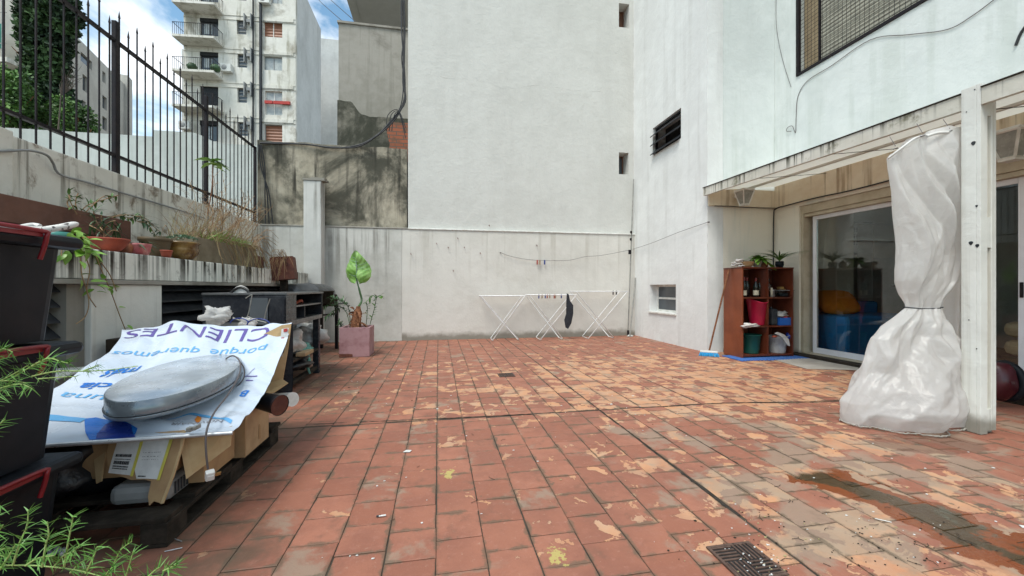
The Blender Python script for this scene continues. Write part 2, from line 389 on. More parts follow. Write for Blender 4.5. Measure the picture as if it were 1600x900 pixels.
M_['wood_shutter'] = pm('brown_shutter', (.17,.075,.04), (.13,.055,.03), 3, .6)
M_['darkgrey'] = pm('dark_grey_paint', (.022,.025,.03), (.04,.043,.048), 8, .5)
M_['orange'] = pm('orange_fabric', (.85,.27,.02), (.75,.22,.018), 9, .9)
M_['bluefab'] = pm('blue_fabric', (.015,.17,.42), (.02,.20,.48), 9, .9)
M_['room'] = pm('room_paint', (.30,.29,.25), (.34,.33,.29), 2, .9)
M_['shutterbox'] = pm('beige_shutter_box', (.50,.44,.33), (.42,.36,.26), 6, .7)
M_['twig'] = pm('grey_twig', (.13,.10,.08), None, 6, .9)
M_['beige'] = pm('beige_blanket', (.40,.31,.19), (.33,.25,.15), 6, .95, bump=.6, bs=20)
M_['maroon'] = pm('maroon_plastic', (.06,.004,.010), (.045,.003,.008), 6, .35, bump=0)
M_['concrete'] = pm('bare_concrete', (.42,.385,.34), (.33,.30,.26), 3.5, .9, bump=.4)
M_['lampglass'] = pm('frosted_lamp_glass', (.36,.37,.34), None, 6, .2, bump=.3, bs=30)
M_['green_net'] = pm('green_net', (.03,.20,.15), None, 2, .8)

def glass_mat(name, tint, gl=.5, rough=.02):
    m = NT(name); t = m.t; tr = m.n.new('ShaderNodeBsdfTransparent'); tr.inputs['Color'].default_value = (*tint, 1)
    g = m.n.new('ShaderNodeBsdfGlossy'); g.inputs['Roughness'].default_value = rough
    fr = m.n.new('ShaderNodeFresnel'); fr.inputs['IOR'].default_value = 1.5
    f = m.math('MULTIPLY', fr.outputs[0], gl); ms = m.n.new('ShaderNodeMixShader')
    m.l(f, ms.inputs[0]); m.l(tr.outputs[0], ms.inputs[1]); m.l(g.outputs[0], ms.inputs[2]); m.l(ms.outputs[0], m.out.inputs['Surface'])
    return m.mat
M_['glass'] = glass_mat('door_glass', (.94,.96,.94), .75)
M_['winglass'] = pm('dark_window_glass', (.05,.06,.07), (.09,.10,.11), .8, .08, bump=0)
M_['pane_curtain'] = pm('curtained_window', (.45,.47,.45), (.30,.33,.34), 3, .3, bump=0)
M_['clear'] = glass_mat('clear_plastic', (.85,.87,.87), .8, .08)

def plastic_sheet():
    m = NT('translucent_plastic_sheet'); t = m.t
    tr = m.n.new('ShaderNodeBsdfTransparent'); tr.inputs['Color'].default_value = (.92,.92,.91,1)
    tl = m.n.new('ShaderNodeBsdfTranslucent'); tl.inputs['Color'].default_value = (.90,.895,.88,1)
    m.color(m.mix(m.ramp(m.noise(3, 6), .4, .65), (.80,.795,.78), (.70,.69,.67))); m.set(Roughness=.27, Specular_IOR_Level=.6)
    vo = m.n.new('ShaderNodeTexVoronoi'); vo.inputs['Scale'].default_value = 11; vo.feature = 'F1'
    vv = m.n.new('ShaderNodeMix'); vv.data_type = 'VECTOR'; vv.inputs['Factor'].default_value = .25
    m.l(m.mapv((1,1,.55)), vv.inputs['A']); m.l(m.noise(2.5, 3, out='Color'), vv.inputs['B']); m.l(vv.outputs['Result'], vo.inputs['Vector'])
    n = m.bump(vo.outputs['Distance'], .5, .02); n = m.bump(m.noise(9, 5, .6, dist=.6), .3, .03, n); n = m.bump(m.noise(45, 4, .6), .25, .004, n)
    m.l(n, tl.inputs['Normal'])
    a = m.n.new('ShaderNodeMixShader'); a.inputs[0].default_value = .52; m.l(m.b.outputs[0], a.inputs[1]); m.l(tl.outputs[0], a.inputs[2])
    b = m.n.new('ShaderNodeMixShader'); b.inputs[0].default_value = .24; m.l(a.outputs[0], b.inputs[1]); m.l(tr.outputs[0], b.inputs[2])
    m.l(b.outputs[0], m.out.inputs['Surface']); return m.mat
M_['sheet'] = plastic_sheet()

def brick_mat():
    m = NT('exposed_red_brick'); b = m.n.new('ShaderNodeTexBrick')
    cx = m.n.new('ShaderNodeCombineXYZ'); sx = m.sep(); m.l(sx[0], cx.inputs[0]); m.l(sx[2], cx.inputs[1]); m.l(cx.outputs[0], b.inputs['Vector'])
    b.inputs['Scale'].default_value = 1; b.inputs['Brick Width'].default_value = .33; b.inputs['Row Height'].default_value = .09; b.inputs['Mortar Size'].default_value = .012
    b.inputs['Color1'].default_value = (.33,.10,.05,1); b.inputs['Color2'].default_value = (.25,.08,.04,1); b.inputs['Mortar'].default_value = (.12,.09,.07,1)
    m.color(m.mix(m.ramp(m.noise(8, 6), .45, .7), b.outputs['Color'], (.15,.08,.05))); m.bump(b.outputs['Fac'], -.8, .02); m.set(Roughness=.9); return m.mat
M_['brick'] = brick_mat()

def louvre(name, c, dark, step):   # roller shutter: horizontal slats in relief
    m = NT(name); z = m.sep()[2]; f = m.math('FRACT', m.math('DIVIDE', z, step))
    c1 = m.mix(m.ramp(m.noise(6, 5), .4, .65), c, tuple(x*.8 for x in c))
    m.color(m.mix(m.ramp(f, .0, .12, 1, 0), c1, dark)); h = m.math('PINGPONG', f, .5); m.bump(h, 1, step * .35); m.set(Roughness=.5); return m.mat
M_['shutter'] = louvre('beige_roller_shutter', (.42,.40,.32), (.08,.075,.06), .055)
for k_ in ('blackplastic','black_iron','darkgrey','blacklaq','wood_dark'):
    M_[k_].node_tree.nodes['Principled BSDF'].inputs['Specular IOR Level'].default_value = .18
M_['bshutter'] = louvre('brown_roller_blind', (.26,.10,.05), (.05,.02,.01), .25)

def tile_mat():
    m = NT('worn_clay_tiles'); sx = m.sep(); X, Y = sx[0], sx[1]
    at = m.n.new('ShaderNodeAttribute'); at.attribute_name = 'tile'; sc = m.n.new('ShaderNodeSeparateColor'); m.l(at.outputs['Color'], sc.inputs[0])
    r0, r1, r2 = sc.outputs
    uv = m.n.new('ShaderNodeUVMap'); uv.uv_map = 'UVMap'; su = m.n.new('ShaderNodeSeparateXYZ'); m.l(uv.outputs[0], su.inputs[0])
    eu = m.math('MINIMUM', su.outputs[0], m.math('SUBTRACT', 1, su.outputs[0])); ev = m.math('MINIMUM', su.outputs[1], m.math('SUBTRACT', 1, su.outputs[1]))
    edge = m.math('MINIMUM', eu, ev)
    red = m.mix(r0, (.275,.104,.064), (.35,.142,.090))
    red = m.mix(m.ramp(m.noise(2.2, 7, .65), .38, .66), red, (.25,.098,.064))
    red = m.mix(m.math('MULTIPLY', m.ramp(m.noise(24, 6, .7), .5, .75), .35), red, (.42,.20,.15))
    # paint peeled off: orange body of the tile
    jit = m.math('MULTIPLY', m.math('SUBTRACT', r1, .5), .13)
    reg = m.math('MULTIPLY', m.math('MULTIPLY', m.ramp(X, .6, 2.0), m.ramp(Y, 8.0, 5.5, 0, 1)), .070)
    reg2 = m.math('MULTIPLY', m.math('MULTIPLY', m.ramp(Y, 2.8, 3.5), m.ramp(Y, 6.3, 5.2, 0, 1)), .062)
    reg3 = m.math('MULTIPLY', m.ramp(X, .2, -.6, 0, 1), -.05)
    reg4 = m.math('MULTIPLY', m.math('MULTIPLY', m.ramp(X, 3.0, 3.8), m.ramp(Y, 3.6, 3.2, 0, 1)), -.16)
    reg4 = m.math('ADD', reg4, m.math('MULTIPLY', m.math('MULTIPLY', m.ramp(X, 1.0, 1.7), m.ramp(Y, 3.0, 2.2, 0, 1)), .035))
    pn = m.math('ADD', m.math('MULTIPLY', m.noise(5.5, 9, .62, dist=.35), .75), m.math('MULTIPLY', m.noise(1.3, 4), .25))
    pv = m.math('ADD', m.math('ADD', m.math('ADD', pn, jit), m.math('ADD', reg, reg2)), m.math('ADD', reg3, reg4))
    peel = m.math('MULTIPLY', m.ramp(pv, .603, .612), m.ramp(m.noise(3, 5), .3, .6, .55, .95))
    orange = m.mix(m.ramp(m.noise(7, 6), .35, .65), (.54,.27,.14), (.49,.30,.19))
    c = m.mix(peel, red, orange)
    c = m.mix(m.math('MULTIPLY', m.math('MULTIPLY', m.ramp(pv, .590, .602), m.ramp(pv, .606, .612, 1, 0)), .35), c, (.14,.06,.04))
    c = m.mix(m.math('MULTIPLY', m.ramp(m.noise(38, 4, .7), .60, .72), .30), c, (.50,.33,.24))
    c = m.mix(m.math('MULTIPLY', m.ramp(m.noise(6.5, 6, .7, vec=m.mapv((1,1,1),(4,2,1))), .54, .70), .45), c, (.15,.075,.05))
    # grey worn cement film, mostly towards the right foreground
    gn = m.noise(2.6, 8, .62, dist=.3, vec=m.mapv((1, 1, 1), (5, 9, 0)))
    greg = m.math('MULTIPLY', m.math('MULTIPLY', m.ramp(X, .9, 1.8), m.ramp(Y, 3.4, 2.2, 0, 1)), .13)
    gv = m.math('ADD', m.math('ADD', gn, greg), m.math('MULTIPLY', m.math('SUBTRACT', r2, .5), .11))
    c = m.mix(m.math('MULTIPLY', m.ramp(gv, .58, .68), .62), c, (.285,.235,.175))
    # grime beside the joints
    en = m.math('ADD', edge, m.math('MULTIPLY', m.math('SUBTRACT', m.noise(7, 7, .68), .52), -.58))
    c = m.mix(m.ramp(en, -.02, .07, .72, 0), c, (.115,.085,.055))
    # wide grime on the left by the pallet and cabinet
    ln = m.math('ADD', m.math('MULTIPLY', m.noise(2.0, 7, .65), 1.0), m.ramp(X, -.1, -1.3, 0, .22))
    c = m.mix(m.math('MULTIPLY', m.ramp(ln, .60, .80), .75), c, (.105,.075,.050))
    # moss
    c = m.mix(m.math('MULTIPLY', m.ramp(m.noise(3.3, 6, .7, vec=m.mapv((1,1,1),(2,3,0))), .66, .72), .5), c, (.13,.12,.04))
    # wet patch
    wn = m.math('MULTIPLY', m.math('SUBTRACT', m.noise(4.0, 6, .6, dist=.6), .5), .55)
    wx = m.math('ABSOLUTE', m.math('SUBTRACT', m.math('ADD', X, wn), m.math('ADD', 2.27, m.math('MULTIPLY', m.math('SUBTRACT', 1.7, Y), .20))))
    wy = m.math('ABSOLUTE', m.math('SUBTRACT', m.math('ADD', Y, m.math('MULTIPLY', wn, .6)), 1.55))
    wet = m.math('MULTIPLY', m.ramp(wx, .20, .215, 1, 0), m.ramp(wy, .46, .51, 1, 0))
    w2x = m.math('SUBTRACT', X, 3.55); w2y = m.math('SUBTRACT', Y, 2.35)
    w2 = m.math('ADD', m.math('MULTIPLY', m.math('MULTIPLY', w2x, w2x), 1.6), m.math('MULTIPLY', m.math('MULTIPLY', w2y, w2y), 9))
    wet2 = m.math('MULTIPLY', m.ramp(m.math('ADD', w2, m.math('MULTIPLY', wn, .8)), .30, .36, 1, 0), .55)
    orw = m.mix(m.ramp(m.math('ADD', wx, m.math('MULTIPLY', m.math('SUBTRACT', m.noise(5, 5), .5), .30)), .08, .13), (.050,.034,.016), (.19,.050,.015))
    c = m.mix(m.math('MULTIPLY', wet, .95), c, orw); c = m.mix(wet2, c, (.12,.04,.022))
    # dark algae towards the lower right corner
    al = m.math('ADD', m.noise(4, 7, .65, vec=m.mapv((1,1,1),(8,1,0))), m.math('MULTIPLY', m.math('MULTIPLY', m.ramp(X, 1.9, 2.5), m.ramp(Y, 1.9, 1.4, 0, 1)), .15))
    c = m.mix(m.math('MULTIPLY', m.ramp(al, .66, .70), .8), c, (.085,.08,.055))
    # yellow paint drips
    for (px, py, rr) in ((702, 741, .038), (870, 868, .034)):
        q = W(px, py, Z=0); dx = m.math('SUBTRACT', X, q.x); dy = m.math('SUBTRACT', Y, q.y)
        d = m.math('SQRT', m.math('ADD', m.math('MULTIPLY', dx, dx), m.math('MULTIPLY', m.math('MULTIPLY', dy, dy), .35)))
        d = m.math('ADD', d, m.math('MULTIPLY', m.math('SUBTRACT', m.noise(30, 5, .6), .5), .16))
        c = m.mix(m.ramp(d, rr - .012, rr - .003, .85, 0), c, (.44,.37,.12) if rr < .05 else (.20,.16,.035))
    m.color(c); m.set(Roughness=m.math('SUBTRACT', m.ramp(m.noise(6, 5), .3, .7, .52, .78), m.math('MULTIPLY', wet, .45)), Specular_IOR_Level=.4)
    hgt = m.math('ADD', m.noise(14, 8, .65), m.math('MULTIPLY', peel, -.10))
    n = m.bump(hgt, .45, .008); m.bump(m.noise(120, 4, .6), .2, .002, n)
    return m.mat
M_['tile'] = tile_mat()
M_['grout'] = pm('dirty_grout', (.065,.052,.036), (.03,.024,.018), 5, .95, bump=.8, bs=60, bd=.01)
M_['drain_iron'] = pm('drain_iron', (.065,.038,.028), (.11,.065,.048), 30, .7, bump=.5)
M_['crack'] = pm('dark_crack_dirt', (.018,.014,.010), (.04,.03,.022), 40, .95, bump=.5)
M_['ground'] = pm('bare_ground', (.12,.10,.08), (.08,.07,.05), .5, .95)
# ================================================================ SETTING
g = MB().add([(-600,-600,-.2),(600,-600,-.2),(600,900,-.2),(-600,900,-.2)], [(0,1,2,3)]); struct('ground', g, M_['ground'])

def build_floor():
    P = .2057; JX = 1.43; x0, x1, y0, y1 = -2.55, 6.0, -1.0, 8.64
    vs = []; fs = []; cols = []; uvs = []
    k0 = math.floor((x0 - JX) / P); k1 = math.ceil((x1 - JX) / P)
    drains = [(.94, 1.17, 4.95, 5.16), (1.12, 1.33, 1.30, 1.50)]
    for k in range(k0, k1):
        xa, xb = JX + k * P, JX + (k + 1) * P
        off = (.5 if k % 2 else .05) * P + rnd.uniform(-.03, .03)
        ga = .0025 + (.004 if k == 0 else 0); gb = .0025 + (.004 if k == -1 else 0)
        j = math.floor((y0 - off) / P)
        while off + j * P < y1:
            ya, yb = off + j * P, off + (j + 1) * P; j += 1
            segs = [(ya, yb)]
            if ya < 3.40 < yb: jg = rnd.uniform(-.006,.006); segs = [(ya, 3.392 + jg), (3.412 + jg, yb)]
            for (a, b) in segs:
                if b > 3.55 - 0 and a < 8.64 and b > 8.64: b = 8.64
                a2, b2 = a + .0022, b - .0022
                if b2 - a2 < .015: continue
                cc = (rnd.random(), rnd.random(), rnd.random(), 1)
                jx = rnd.gauss(0, .0012)
                xl = xa + ga + jx; xr = xb - gb + jx
                if k == 0 and 1.62 < (a + b) / 2 < 2.5: xl += .007
                if k == -1 and 1.62 < (a + b) / 2 < 2.5: xr -= .004
                if xr > 6.0: xr = 6.0
                if xl < x0: xl = x0
                if xr - xl < .01: continue
                tx, ty, tz = rnd.gauss(0, .0035), rnd.gauss(0, .0035), rnd.gauss(0, .0007)
                cx, cy = (xl + xr) / 2, (a2 + b2) / 2
                def zz(x, y): return zf(x, y) + tz + (x - cx) * tx + (y - cy) * ty
                o = len(vs); e = .0022; jj = [rnd.uniform(-.0015, .0015) for _ in range(8)]
                outer = [(xl+jj[0], a2+jj[1]), (xr+jj[2], a2+jj[3]), (xr+jj[4], b2+jj[5]), (xl+jj[6], b2+jj[7])]
                inner = [(outer[0][0]+e, outer[0][1]+e), (outer[1][0]-e, outer[1][1]+e), (outer[2][0]-e, outer[2][1]-e), (outer[3][0]+e, outer[3][1]-e)]
                for (x, y) in outer: vs.append((x, y, zz(x, y) - .009))
                for (x, y) in outer: vs.append((x, y, zz(x, y) - .0016))
                for (x, y) in inner: vs.append((x, y, zz(x, y)))
                F_ = [(8,9,10,11)] + [(4+i, 4+(i+1)%4, 8+(i+1)%4, 8+i) for i in range(4)] + [(i, (i+1)%4, 4+(i+1)%4, 4+i) for i in range(4)]
                q = {0:(0,0),1:(1,0),2:(1,1),3:(0,1)}
                for f in F_:
                    fs.append([o + i for i in f]); cols += [cc] * 4; uvs += [q[i % 4] for i in f]
    me = bpy.data.meshes.new('tiled_floor'); me.from_pydata(vs, [], fs)
    ca = me.color_attributes.new('tile', 'FLOAT_COLOR', 'CORNER')
    ca.data.foreach_set('color', [x for c in cols for x in c])
    ul = me.uv_layers.new(name='UVMap'); ul.data.foreach_set('uv', [x for c in uvs for x in c])
    me.materials.append(M_['tile']); o = bpy.data.objects.new('tiled_floor', me); COL.objects.link(o); o['kind'] = 'structure'
    # grout bed
    g = MB(); nx, ny = 44, 48
    xs = [x0 - .05 + (x1 - x0 + .05) * i / nx for i in range(nx + 1)]; ys = [y0 + (y1 - y0) * i / ny for i in range(ny + 1)]
    g.add([(x, y, zf(x, y) - .0045) for y in ys for x in xs], [(j*(nx+1)+i, j*(nx+1)+i+1, (j+1)*(nx+1)+i+1, (j+1)*(nx+1)+i) for j in range(ny) for i in range(nx)])
    g2 = struct('floor_grout', g, M_['grout'])
build_floor()
def crack(pts, wmin, wmax, step=.03):
    m = MB(); vs = []; pts = [Vector((*p, 0)) for p in pts]
    for a, b in zip(pts[:-1], pts[1:]):
        n = max(1, int((b-a).length/step)); d = (b-a).normalized(); s_ = Vector((-d.y, d.x, 0))
        for k in range(n):
            p = a + (b-a)*k/n + s_*rnd.gauss(0, .0022); w = rnd.uniform(wmin, wmax)*(1 if rnd.random() > .1 else .35)
            vs.append((p - s_*w*rnd.uniform(.4,.9), p + s_*w*rnd.uniform(.4,.9)))
    q = []
    for a, b in vs: q += [(a.x, a.y, zf(a.x,a.y)+.0018), (b.x, b.y, zf(b.x,b.y)+.0018)]
    m.add(q, [(2*i, 2*i+1, 2*i+3, 2*i+2) for i in range(len(vs)-1)]); struct('floor_crack', m, M_['crack'])
crack([(-1.05,3.47),(-.2,3.43),(.9,3.40),(1.43,3.395),(2.4,3.40),(3.3,3.42),(4.1,3.43)], .007, .016)
crack([(1.425,1.70),(1.43,1.9),(1.428,2.2)], .010, .021); crack([(1.428,2.2),(1.435,2.7),(1.43,3.39)], .003, .008); crack([(1.43,3.41),(1.43,4.4),(1.43,5.4)], .004, .009)
crack([(1.43+.2057*5,3.42),(1.43+.2057*5,4.0),(1.43+.2057*5,4.6)], .003, .007); crack([(1.43+.2057,2.5),(1.43+.2057,3.0)], .003, .006); crack([(1.43-.2057,3.6),(1.43-.2057,4.5)], .003, .006); crack([(1.43+.2057*2,2.2),(1.43+.2057*2,2.9)], .003, .006)
sn = MB().slab([(4.9,4.6,.004),(5.98,4.25,.004),(5.98,5.6,.004),(5.5,5.42,.004),(5.05,5.38,.004)], (0,0,.006)); struct('concrete_apron', sn, M_['concrete'])

# ---- back of the yard
YB = 8.64
t = thing('courtyard_wall', 'low rendered wall across the back of the yard, behind the drying racks', 'wall', (0, YB, 0))
part('wall', MB().box(-.75, 4.6, YB, 9.0, -.1, 2.33), M_['low_wall'], t)
part('stained_wall', MB().box(-3.7, -.753, YB, 9.0, -.1, 2.33), M_['stain_low_wall'], t, 'black streaked section left of the white pillar')
cp = MB(); cp.box(-.63, 4.497, YB - .022, YB + .05, 2.332, 2.362, bev=.008); part('coping', cp, M_['trim'], t)
cp = MB(); cp.box(-3.7, -.634, YB - .015, YB + .2, 2.332, 2.362, bev=.008); part('mortar_ledge', cp, M_['old_plaster'], t)
hooks = [(682,380),(700,386),(715,372),(725,386),(750,395),(764,352),(838,383),(642,396),(708,422)]
for (hx, hy) in hooks:
    p = W(hx, hy, Y=YB if hy > 365 else 8.70); m = MB(); m.tube([p + Vector((0,.01,0)), p + Vector((0,-.05,0)), p + Vector((.01,-.06,-.03))], .006, 6)
    part('nail', m, M_['rust'], t)

hs = [W(967, 42, Y=8.70), W(985, 7, Y=8.70), W(967, 272, Y=8.70), W(984, 239, Y=8.70)]
holes = [(hs[0].x, hs[1].x - .03, hs[0].z, hs[1].z), (hs[2].x, hs[3].x - .03, hs[2].z, hs[3].z)]
t = thing('party_wall_building', 'tall windowless grey white wall with two small square openings near its right edge', 'building', (2, 8.7, 0))
part('wall', solid_wall([-.63, 4.5], [2.363, 14], holes, 0, .45, lambda u, v, w: (u, 8.70 + w, v)), M_['big_wall'], t)
part('side_mass', MB().box(-.625, 4.4, 9.153, 16, 0, 13.9), M_['big_wall'], t)
for i, h in enumerate(holes):
    fr = MB(); x0, x1, z0, z1 = h
    fr.box(x0, x0 + .03, 8.98, 9.02, z0, z1); fr.box(x1 - .03, x1, 8.98, 9.02, z0, z1); fr.box(x0 + .03, x1 - .03, 8.98, 9.02, z1 - .03, z1); fr.box(x0+.03, x1-.03, 8.98, 9.02, z0, z0 + .03)
    w = part('window', fr, M_['wood_shutter'], t, 'small deep window with brown frame')
    part('pane', MB().box(x0 + .031, x1 - .031, 8.99, 9.01, z0 + .031, z1 - .031), M_['wood_shutter'] if i == 0 else M_['winglass'], w)

m = MB(); m.tube([p_ + Vector((0,0,.02*mnoise.noise(Vector((p_.x*9,0,0))))) for p_ in spline([W(x,y,Y=8.7) for x,y in ((640,119),(672,117),(700,122),(735,125),(762,129),(782,137),(802,139),(835,133),(868,136),(905,142),(940,143))],6)], [max(.0003, .004*mnoise.noise(Vector((i*.23,0,7)))+.0012) for i in range(61)], 5); part('render_crack', m, M_['big_wall'], t, 'hairline crack in the render')
# white pillar
pa, pb = W(474, 278, Y=8.38), W(502, 278, Y=8.38)
t = thing('white_pillar', 'square white rendered pillar with a broken stone cap in front of the mossy wall', 'pillar', ((pa.x+pb.x)/2, 8.5, 0))
part('shaft', MB().box(pa.x, pb.x, 8.38, YB - .002, -.05, pa.z - .04, bev=.012), M_['pilaster'], t)
cp = MB(); cp.slab([(pa.x-.01,8.36,pa.z-.038),(pb.x+.06,8.37,pa.z-.038),(pb.x+.10,8.55,pa.z-.038),(pa.x+.03,8.62,pa.z-.038)], (0,0,.035)); cp.slab([(pa.x+.12,8.40,pa.z-.002),(pb.x+.05,8.40,pa.z-.002),(pb.x+.07,8.52,pa.z-.002),(pa.x+.15,8.56,pa.z-.002)], (.005,0,.03))
part('cap', cp, M_['old_plaster'], t, 'cracked grey stone cap')

# mossy wall: uneven top edge
def ragged_wall(x0, x1, y0, y1, z0, ztop, n=60, amp=.03):
    m = MB(); vs = []; 
    for i in range(n + 1):
        x = x0 + (x1 - x0) * i / n; z = ztop(x) + amp * (mnoise.noise(Vector((x * 3, y0, 0))) + .5 * mnoise.noise(Vector((x * 9, y0, 3))))
        vs += [(x, y0, z0), (x, y0, z), (x, y1, z), (x, y1, z0)]
    fs = []
    for i in range(n):
        a = i * 4; b = a + 4
        fs += [(a, b, b+1, a+1), (a+1, b+1, b+2, a+2), (a+2, b+2, b+3, a+3)]
    fs += [(0,1,2,3), (n*4+3, n*4+2, n*4+1, n*4)]
    return m.add(vs, fs)
solo('mossy_wall', ragged_wall(-3.55, -.66, 8.76, 9.0, 2.363, lambda x: 4.05), M_['mossy'], 'weathered black and grey mossy wall between the iron fence and the tall white wall', 'wall')

# plaster building behind the mossy wall
a = W(529, 36, Y=12.0); b = W(632, 44, Y=12.0); c_ = W(553, 36, Y=15)
t = thing('grey_plaster_building', 'blank grey cement block standing between the sky and the tall white wall', 'building', ((a.x+b.x)/2, 12.3, 0))
part('wall', MB().box(a.x, -.7, 12.0, 15.5, 0, a.z), M_['old_plaster'], t)
part('parapet', MB().box(a.x - .03, -.7, 11.96, 12.1, a.z + .002, a.z + .06), M_['old_plaster'], t)
a = W(527, 232, Y=10.0); b = W(550, 158, Y=10.0); c_ = W(600, 183, Y=10.0)
def an_top(x): return b.z - (b.z - c_.z) * sst(b.x - .05, b.x + .22, x)
t = thing('mossy_annex', 'black mossy wall stub with exposed red bricks below the grey cement block', 'wall', (a.x + .5, 10, 0))
part('wall', ragged_wall(a.x, -.66, 10.0, 10.4, 2, an_top, 40, .05), M_['mossy_dark'], t)
b1, b2 = W(606, 231, Y=9.96), W(636, 193, Y=9.96)
part('brick_patch', MB().slab([(b1.x,9.99,b1.z-.3),(b2.x+.15,9.99,b1.z-.3),(b2.x+.15,9.99,b2.z+.02),(b1.x+.05,9.99,b2.z),(b1.x-.03,9.99,b2.z-.2),(b1.x+.04,9.99,b1.z+.1)], (0,-.03,0)), M_['brick'], t, 'exposed hollow red bricks')

# overhang (soffit) top centre
t = thing('overhanging_building', 'pale underside of an upper floor jutting out above the grey cement block', 'building', (-2, 20, 13))
part('slab', MB().box(-3.75, -.7, 12, 30, 13.1, 17), M_['soffit'], t)
part('drip_edge', MB().box(-3.45, -3.41, 12, 30, 13.05, 13.098), M_['soffit'], t)

# black cables hanging down the tall wall
cb = MB()
for k in range(5):
    o = [rnd.uniform(-3, 3) for _ in range(14)]
    pts = [W(629+o[0]*.5, -40, Y=8.72), W(630+o[1], 40, Y=8.71), W(629+o[2], 90, Y=8.70), W(631+o[3]*.6, 130, Y=8.7), W(630+o[4], 160, Y=8.68),
           W(614+o[5], 187+o[6], Y=8.68), W(590, 212+o[7], Y=8.67), W(560, 228+o[8]*.6, Y=8.67), W(520, 231+o[9]*.5, Y=8.7), W(480, 226+o[10]*.4, Y=8.72), W(430, 224+o[11]*.5, Y=8.74), W(406, 226+o[12], Y=8.72)]
    cb.tube(spline(pts, 6), .011 if k < 3 else .016, 5)
for k in range(3):
    cb.tube(spline([W(604+k*4, 205, Y=8.7), W(606+k*5, 180, Y=8.66), W(622+k, 172+k*3, Y=8.66), W(634, 200+k*8, Y=8.68)], 6), .008, 5)
solo('cable_bundle', cb, M_['blackcable'], 'bundle of black cables hanging down beside the tall white wall and swagging left', 'cable')
cb = MB()
for k in range(3):
    cb.tube(spline([W(404+k*2, 226, Y=8.70), W(408+k*3, 262, Y=8.70), W(420-k*3, 300, Y=8.71), W(427-k*6, 352, Y=8.72)], 6), .012, 5)
solo('cable_drop', cb, M_['blackcable'], 'black cable running down the mossy wall beside the fence end', 'cable')

# ---- right: stair block + house
t = thing('stair_block', 'projecting white block with a slanted louvre window high up and a small window low down', 'building', (4.5, 7.4, 0))
l0, l1, l2 = W(1020, 243, X=4.5), W(1064, 168, X=4.5), W(1064, 214, X=4.5)
s0, s1 = W(1015, 486, X=4.5), W(1056, 446, X=4.5)
hl = (l1.y, l0.y, l0.z, l1.z); hsm = (s1.y, s0.y, .60, 1.17)
part('side_wall', solid_wall([6.09, 9.0], [-.1, 14], [hl, hsm], 0, .3, lambda u, v, w: (4.5 + w, u, v)), M_['white_wall'], t)
part('front_wall', MB().box(4.803, 7.5, 6.09, 6.4, -.1, 14), M_['white_front'] if 'white_front' in M_ else M_['house'], t)
part('dark_inside', MB().box(4.81, 4.83, 6.45, 8.9, 0, 6), M_['dark'], t)
fr = MB(); y0, y1, z0, z1 = hl
fr.box(4.56, 4.60, y0, y0+.03, z0, z1); fr.box(4.56, 4.60, y1-.03, y1, z0, z1); fr.box(4.56,4.60,y0+.03,y1-.03,z1-.03,z1); fr.box(4.56,4.60,y0+.03,y1-.03,z0,z0+.03)
w = part('louvre_window', fr, M_['darkgrey'], t, 'dark tilted slat window')
for k in range(3):
    zc = z1 - .1 - k * .19; m = MB(); m.slab([(4.42, y0+.02, zc-.10), (4.43, y0+.02, zc-.112), (4.60, y0+.02, zc+.03), (4.59, y0+.02, zc+.045)], (0, y1-y0-.04, 0)); part('slat', m, M_['darkgrey'], w)
y0, y1, z0, z1 = hsm; fr = MB(); zm = (z0+z1)/2
for bx in ((y0,y0+.04,z0,z1),(y1-.04,y1,z0,z1),(y0+.04,y1-.04,z0,z0+.045),(y0+.04,y1-.04,z1-.045,z1),(y0+.04,y1-.04,zm-.02,zm+.02)): fr.box(4.68,4.73,*bx)
w = part('small_window', fr, M_['trim'], t, 'low window of two frosted panes in a white frame')
part('pane', MB().box(4.695, 4.71, y0+.041, y1-.041, z0+.046, zm-.021), M_['winglass'], w); part('pane', MB().box(4.695, 4.71, y0+.041, y1-.041, zm+.021, z1-.046), M_['winglass'], w)
part('sill', MB().box(4.47, 4.68, y0-.02, y1+.02, z0-.03, z0-.002), M_['trim'], w)

XW = 5.82
D1 = (3.75, 5.60, .03, 2.44); D2 = (1.2, 3.62, .03, 2.44)
u0 = W(1245, 118, X=XW)
UW = (2.6, u0.y, 4.58, 7.0)
t = thing('house', 'white rendered house on the right with sliding doors and a meshed shuttered window above', 'house', (XW, 2.5, 0))
part('wall', solid_wall([-1.0, 6.087], [-.1, 14], [D1, D2, UW], 0, .28, lambda u, v, w: (XW + w, u, v)), M_['house'], t)
# lintel beam along both walls
bm_ = MB(); bm_.box(XW - .03, XW - .001, -1, 6.06, 2.50, 2.87); bm_.box(4.51, XW - .031, 6.055, 6.088, 2.50, 2.80)
part('lintel_beam', bm_, M_['beam'], t, 'rust stained beige beam under the canopy')
cb = MB(); cb.tube(spline([(XW-.045, y, 2.495 + .008 * math.sin(y * 5)) for y in [5.9 - .35*i for i in range(20)]], 3), .010, 6)
cb.tube(spline([(XW-.045,5.9,2.495),(XW-.05,6.02,2.47),(XW-.05,6.05,2.40),(XW-.05,6.06,1.9),(XW-.05,6.06,1.3)],5), .010, 6); cb.tube([(4.6+.3*i,6.04,2.49+.006*math.sin(i*2)) for i in range(5)], .007, 6)
part('conduit', cb, M_['blackcable'], t)
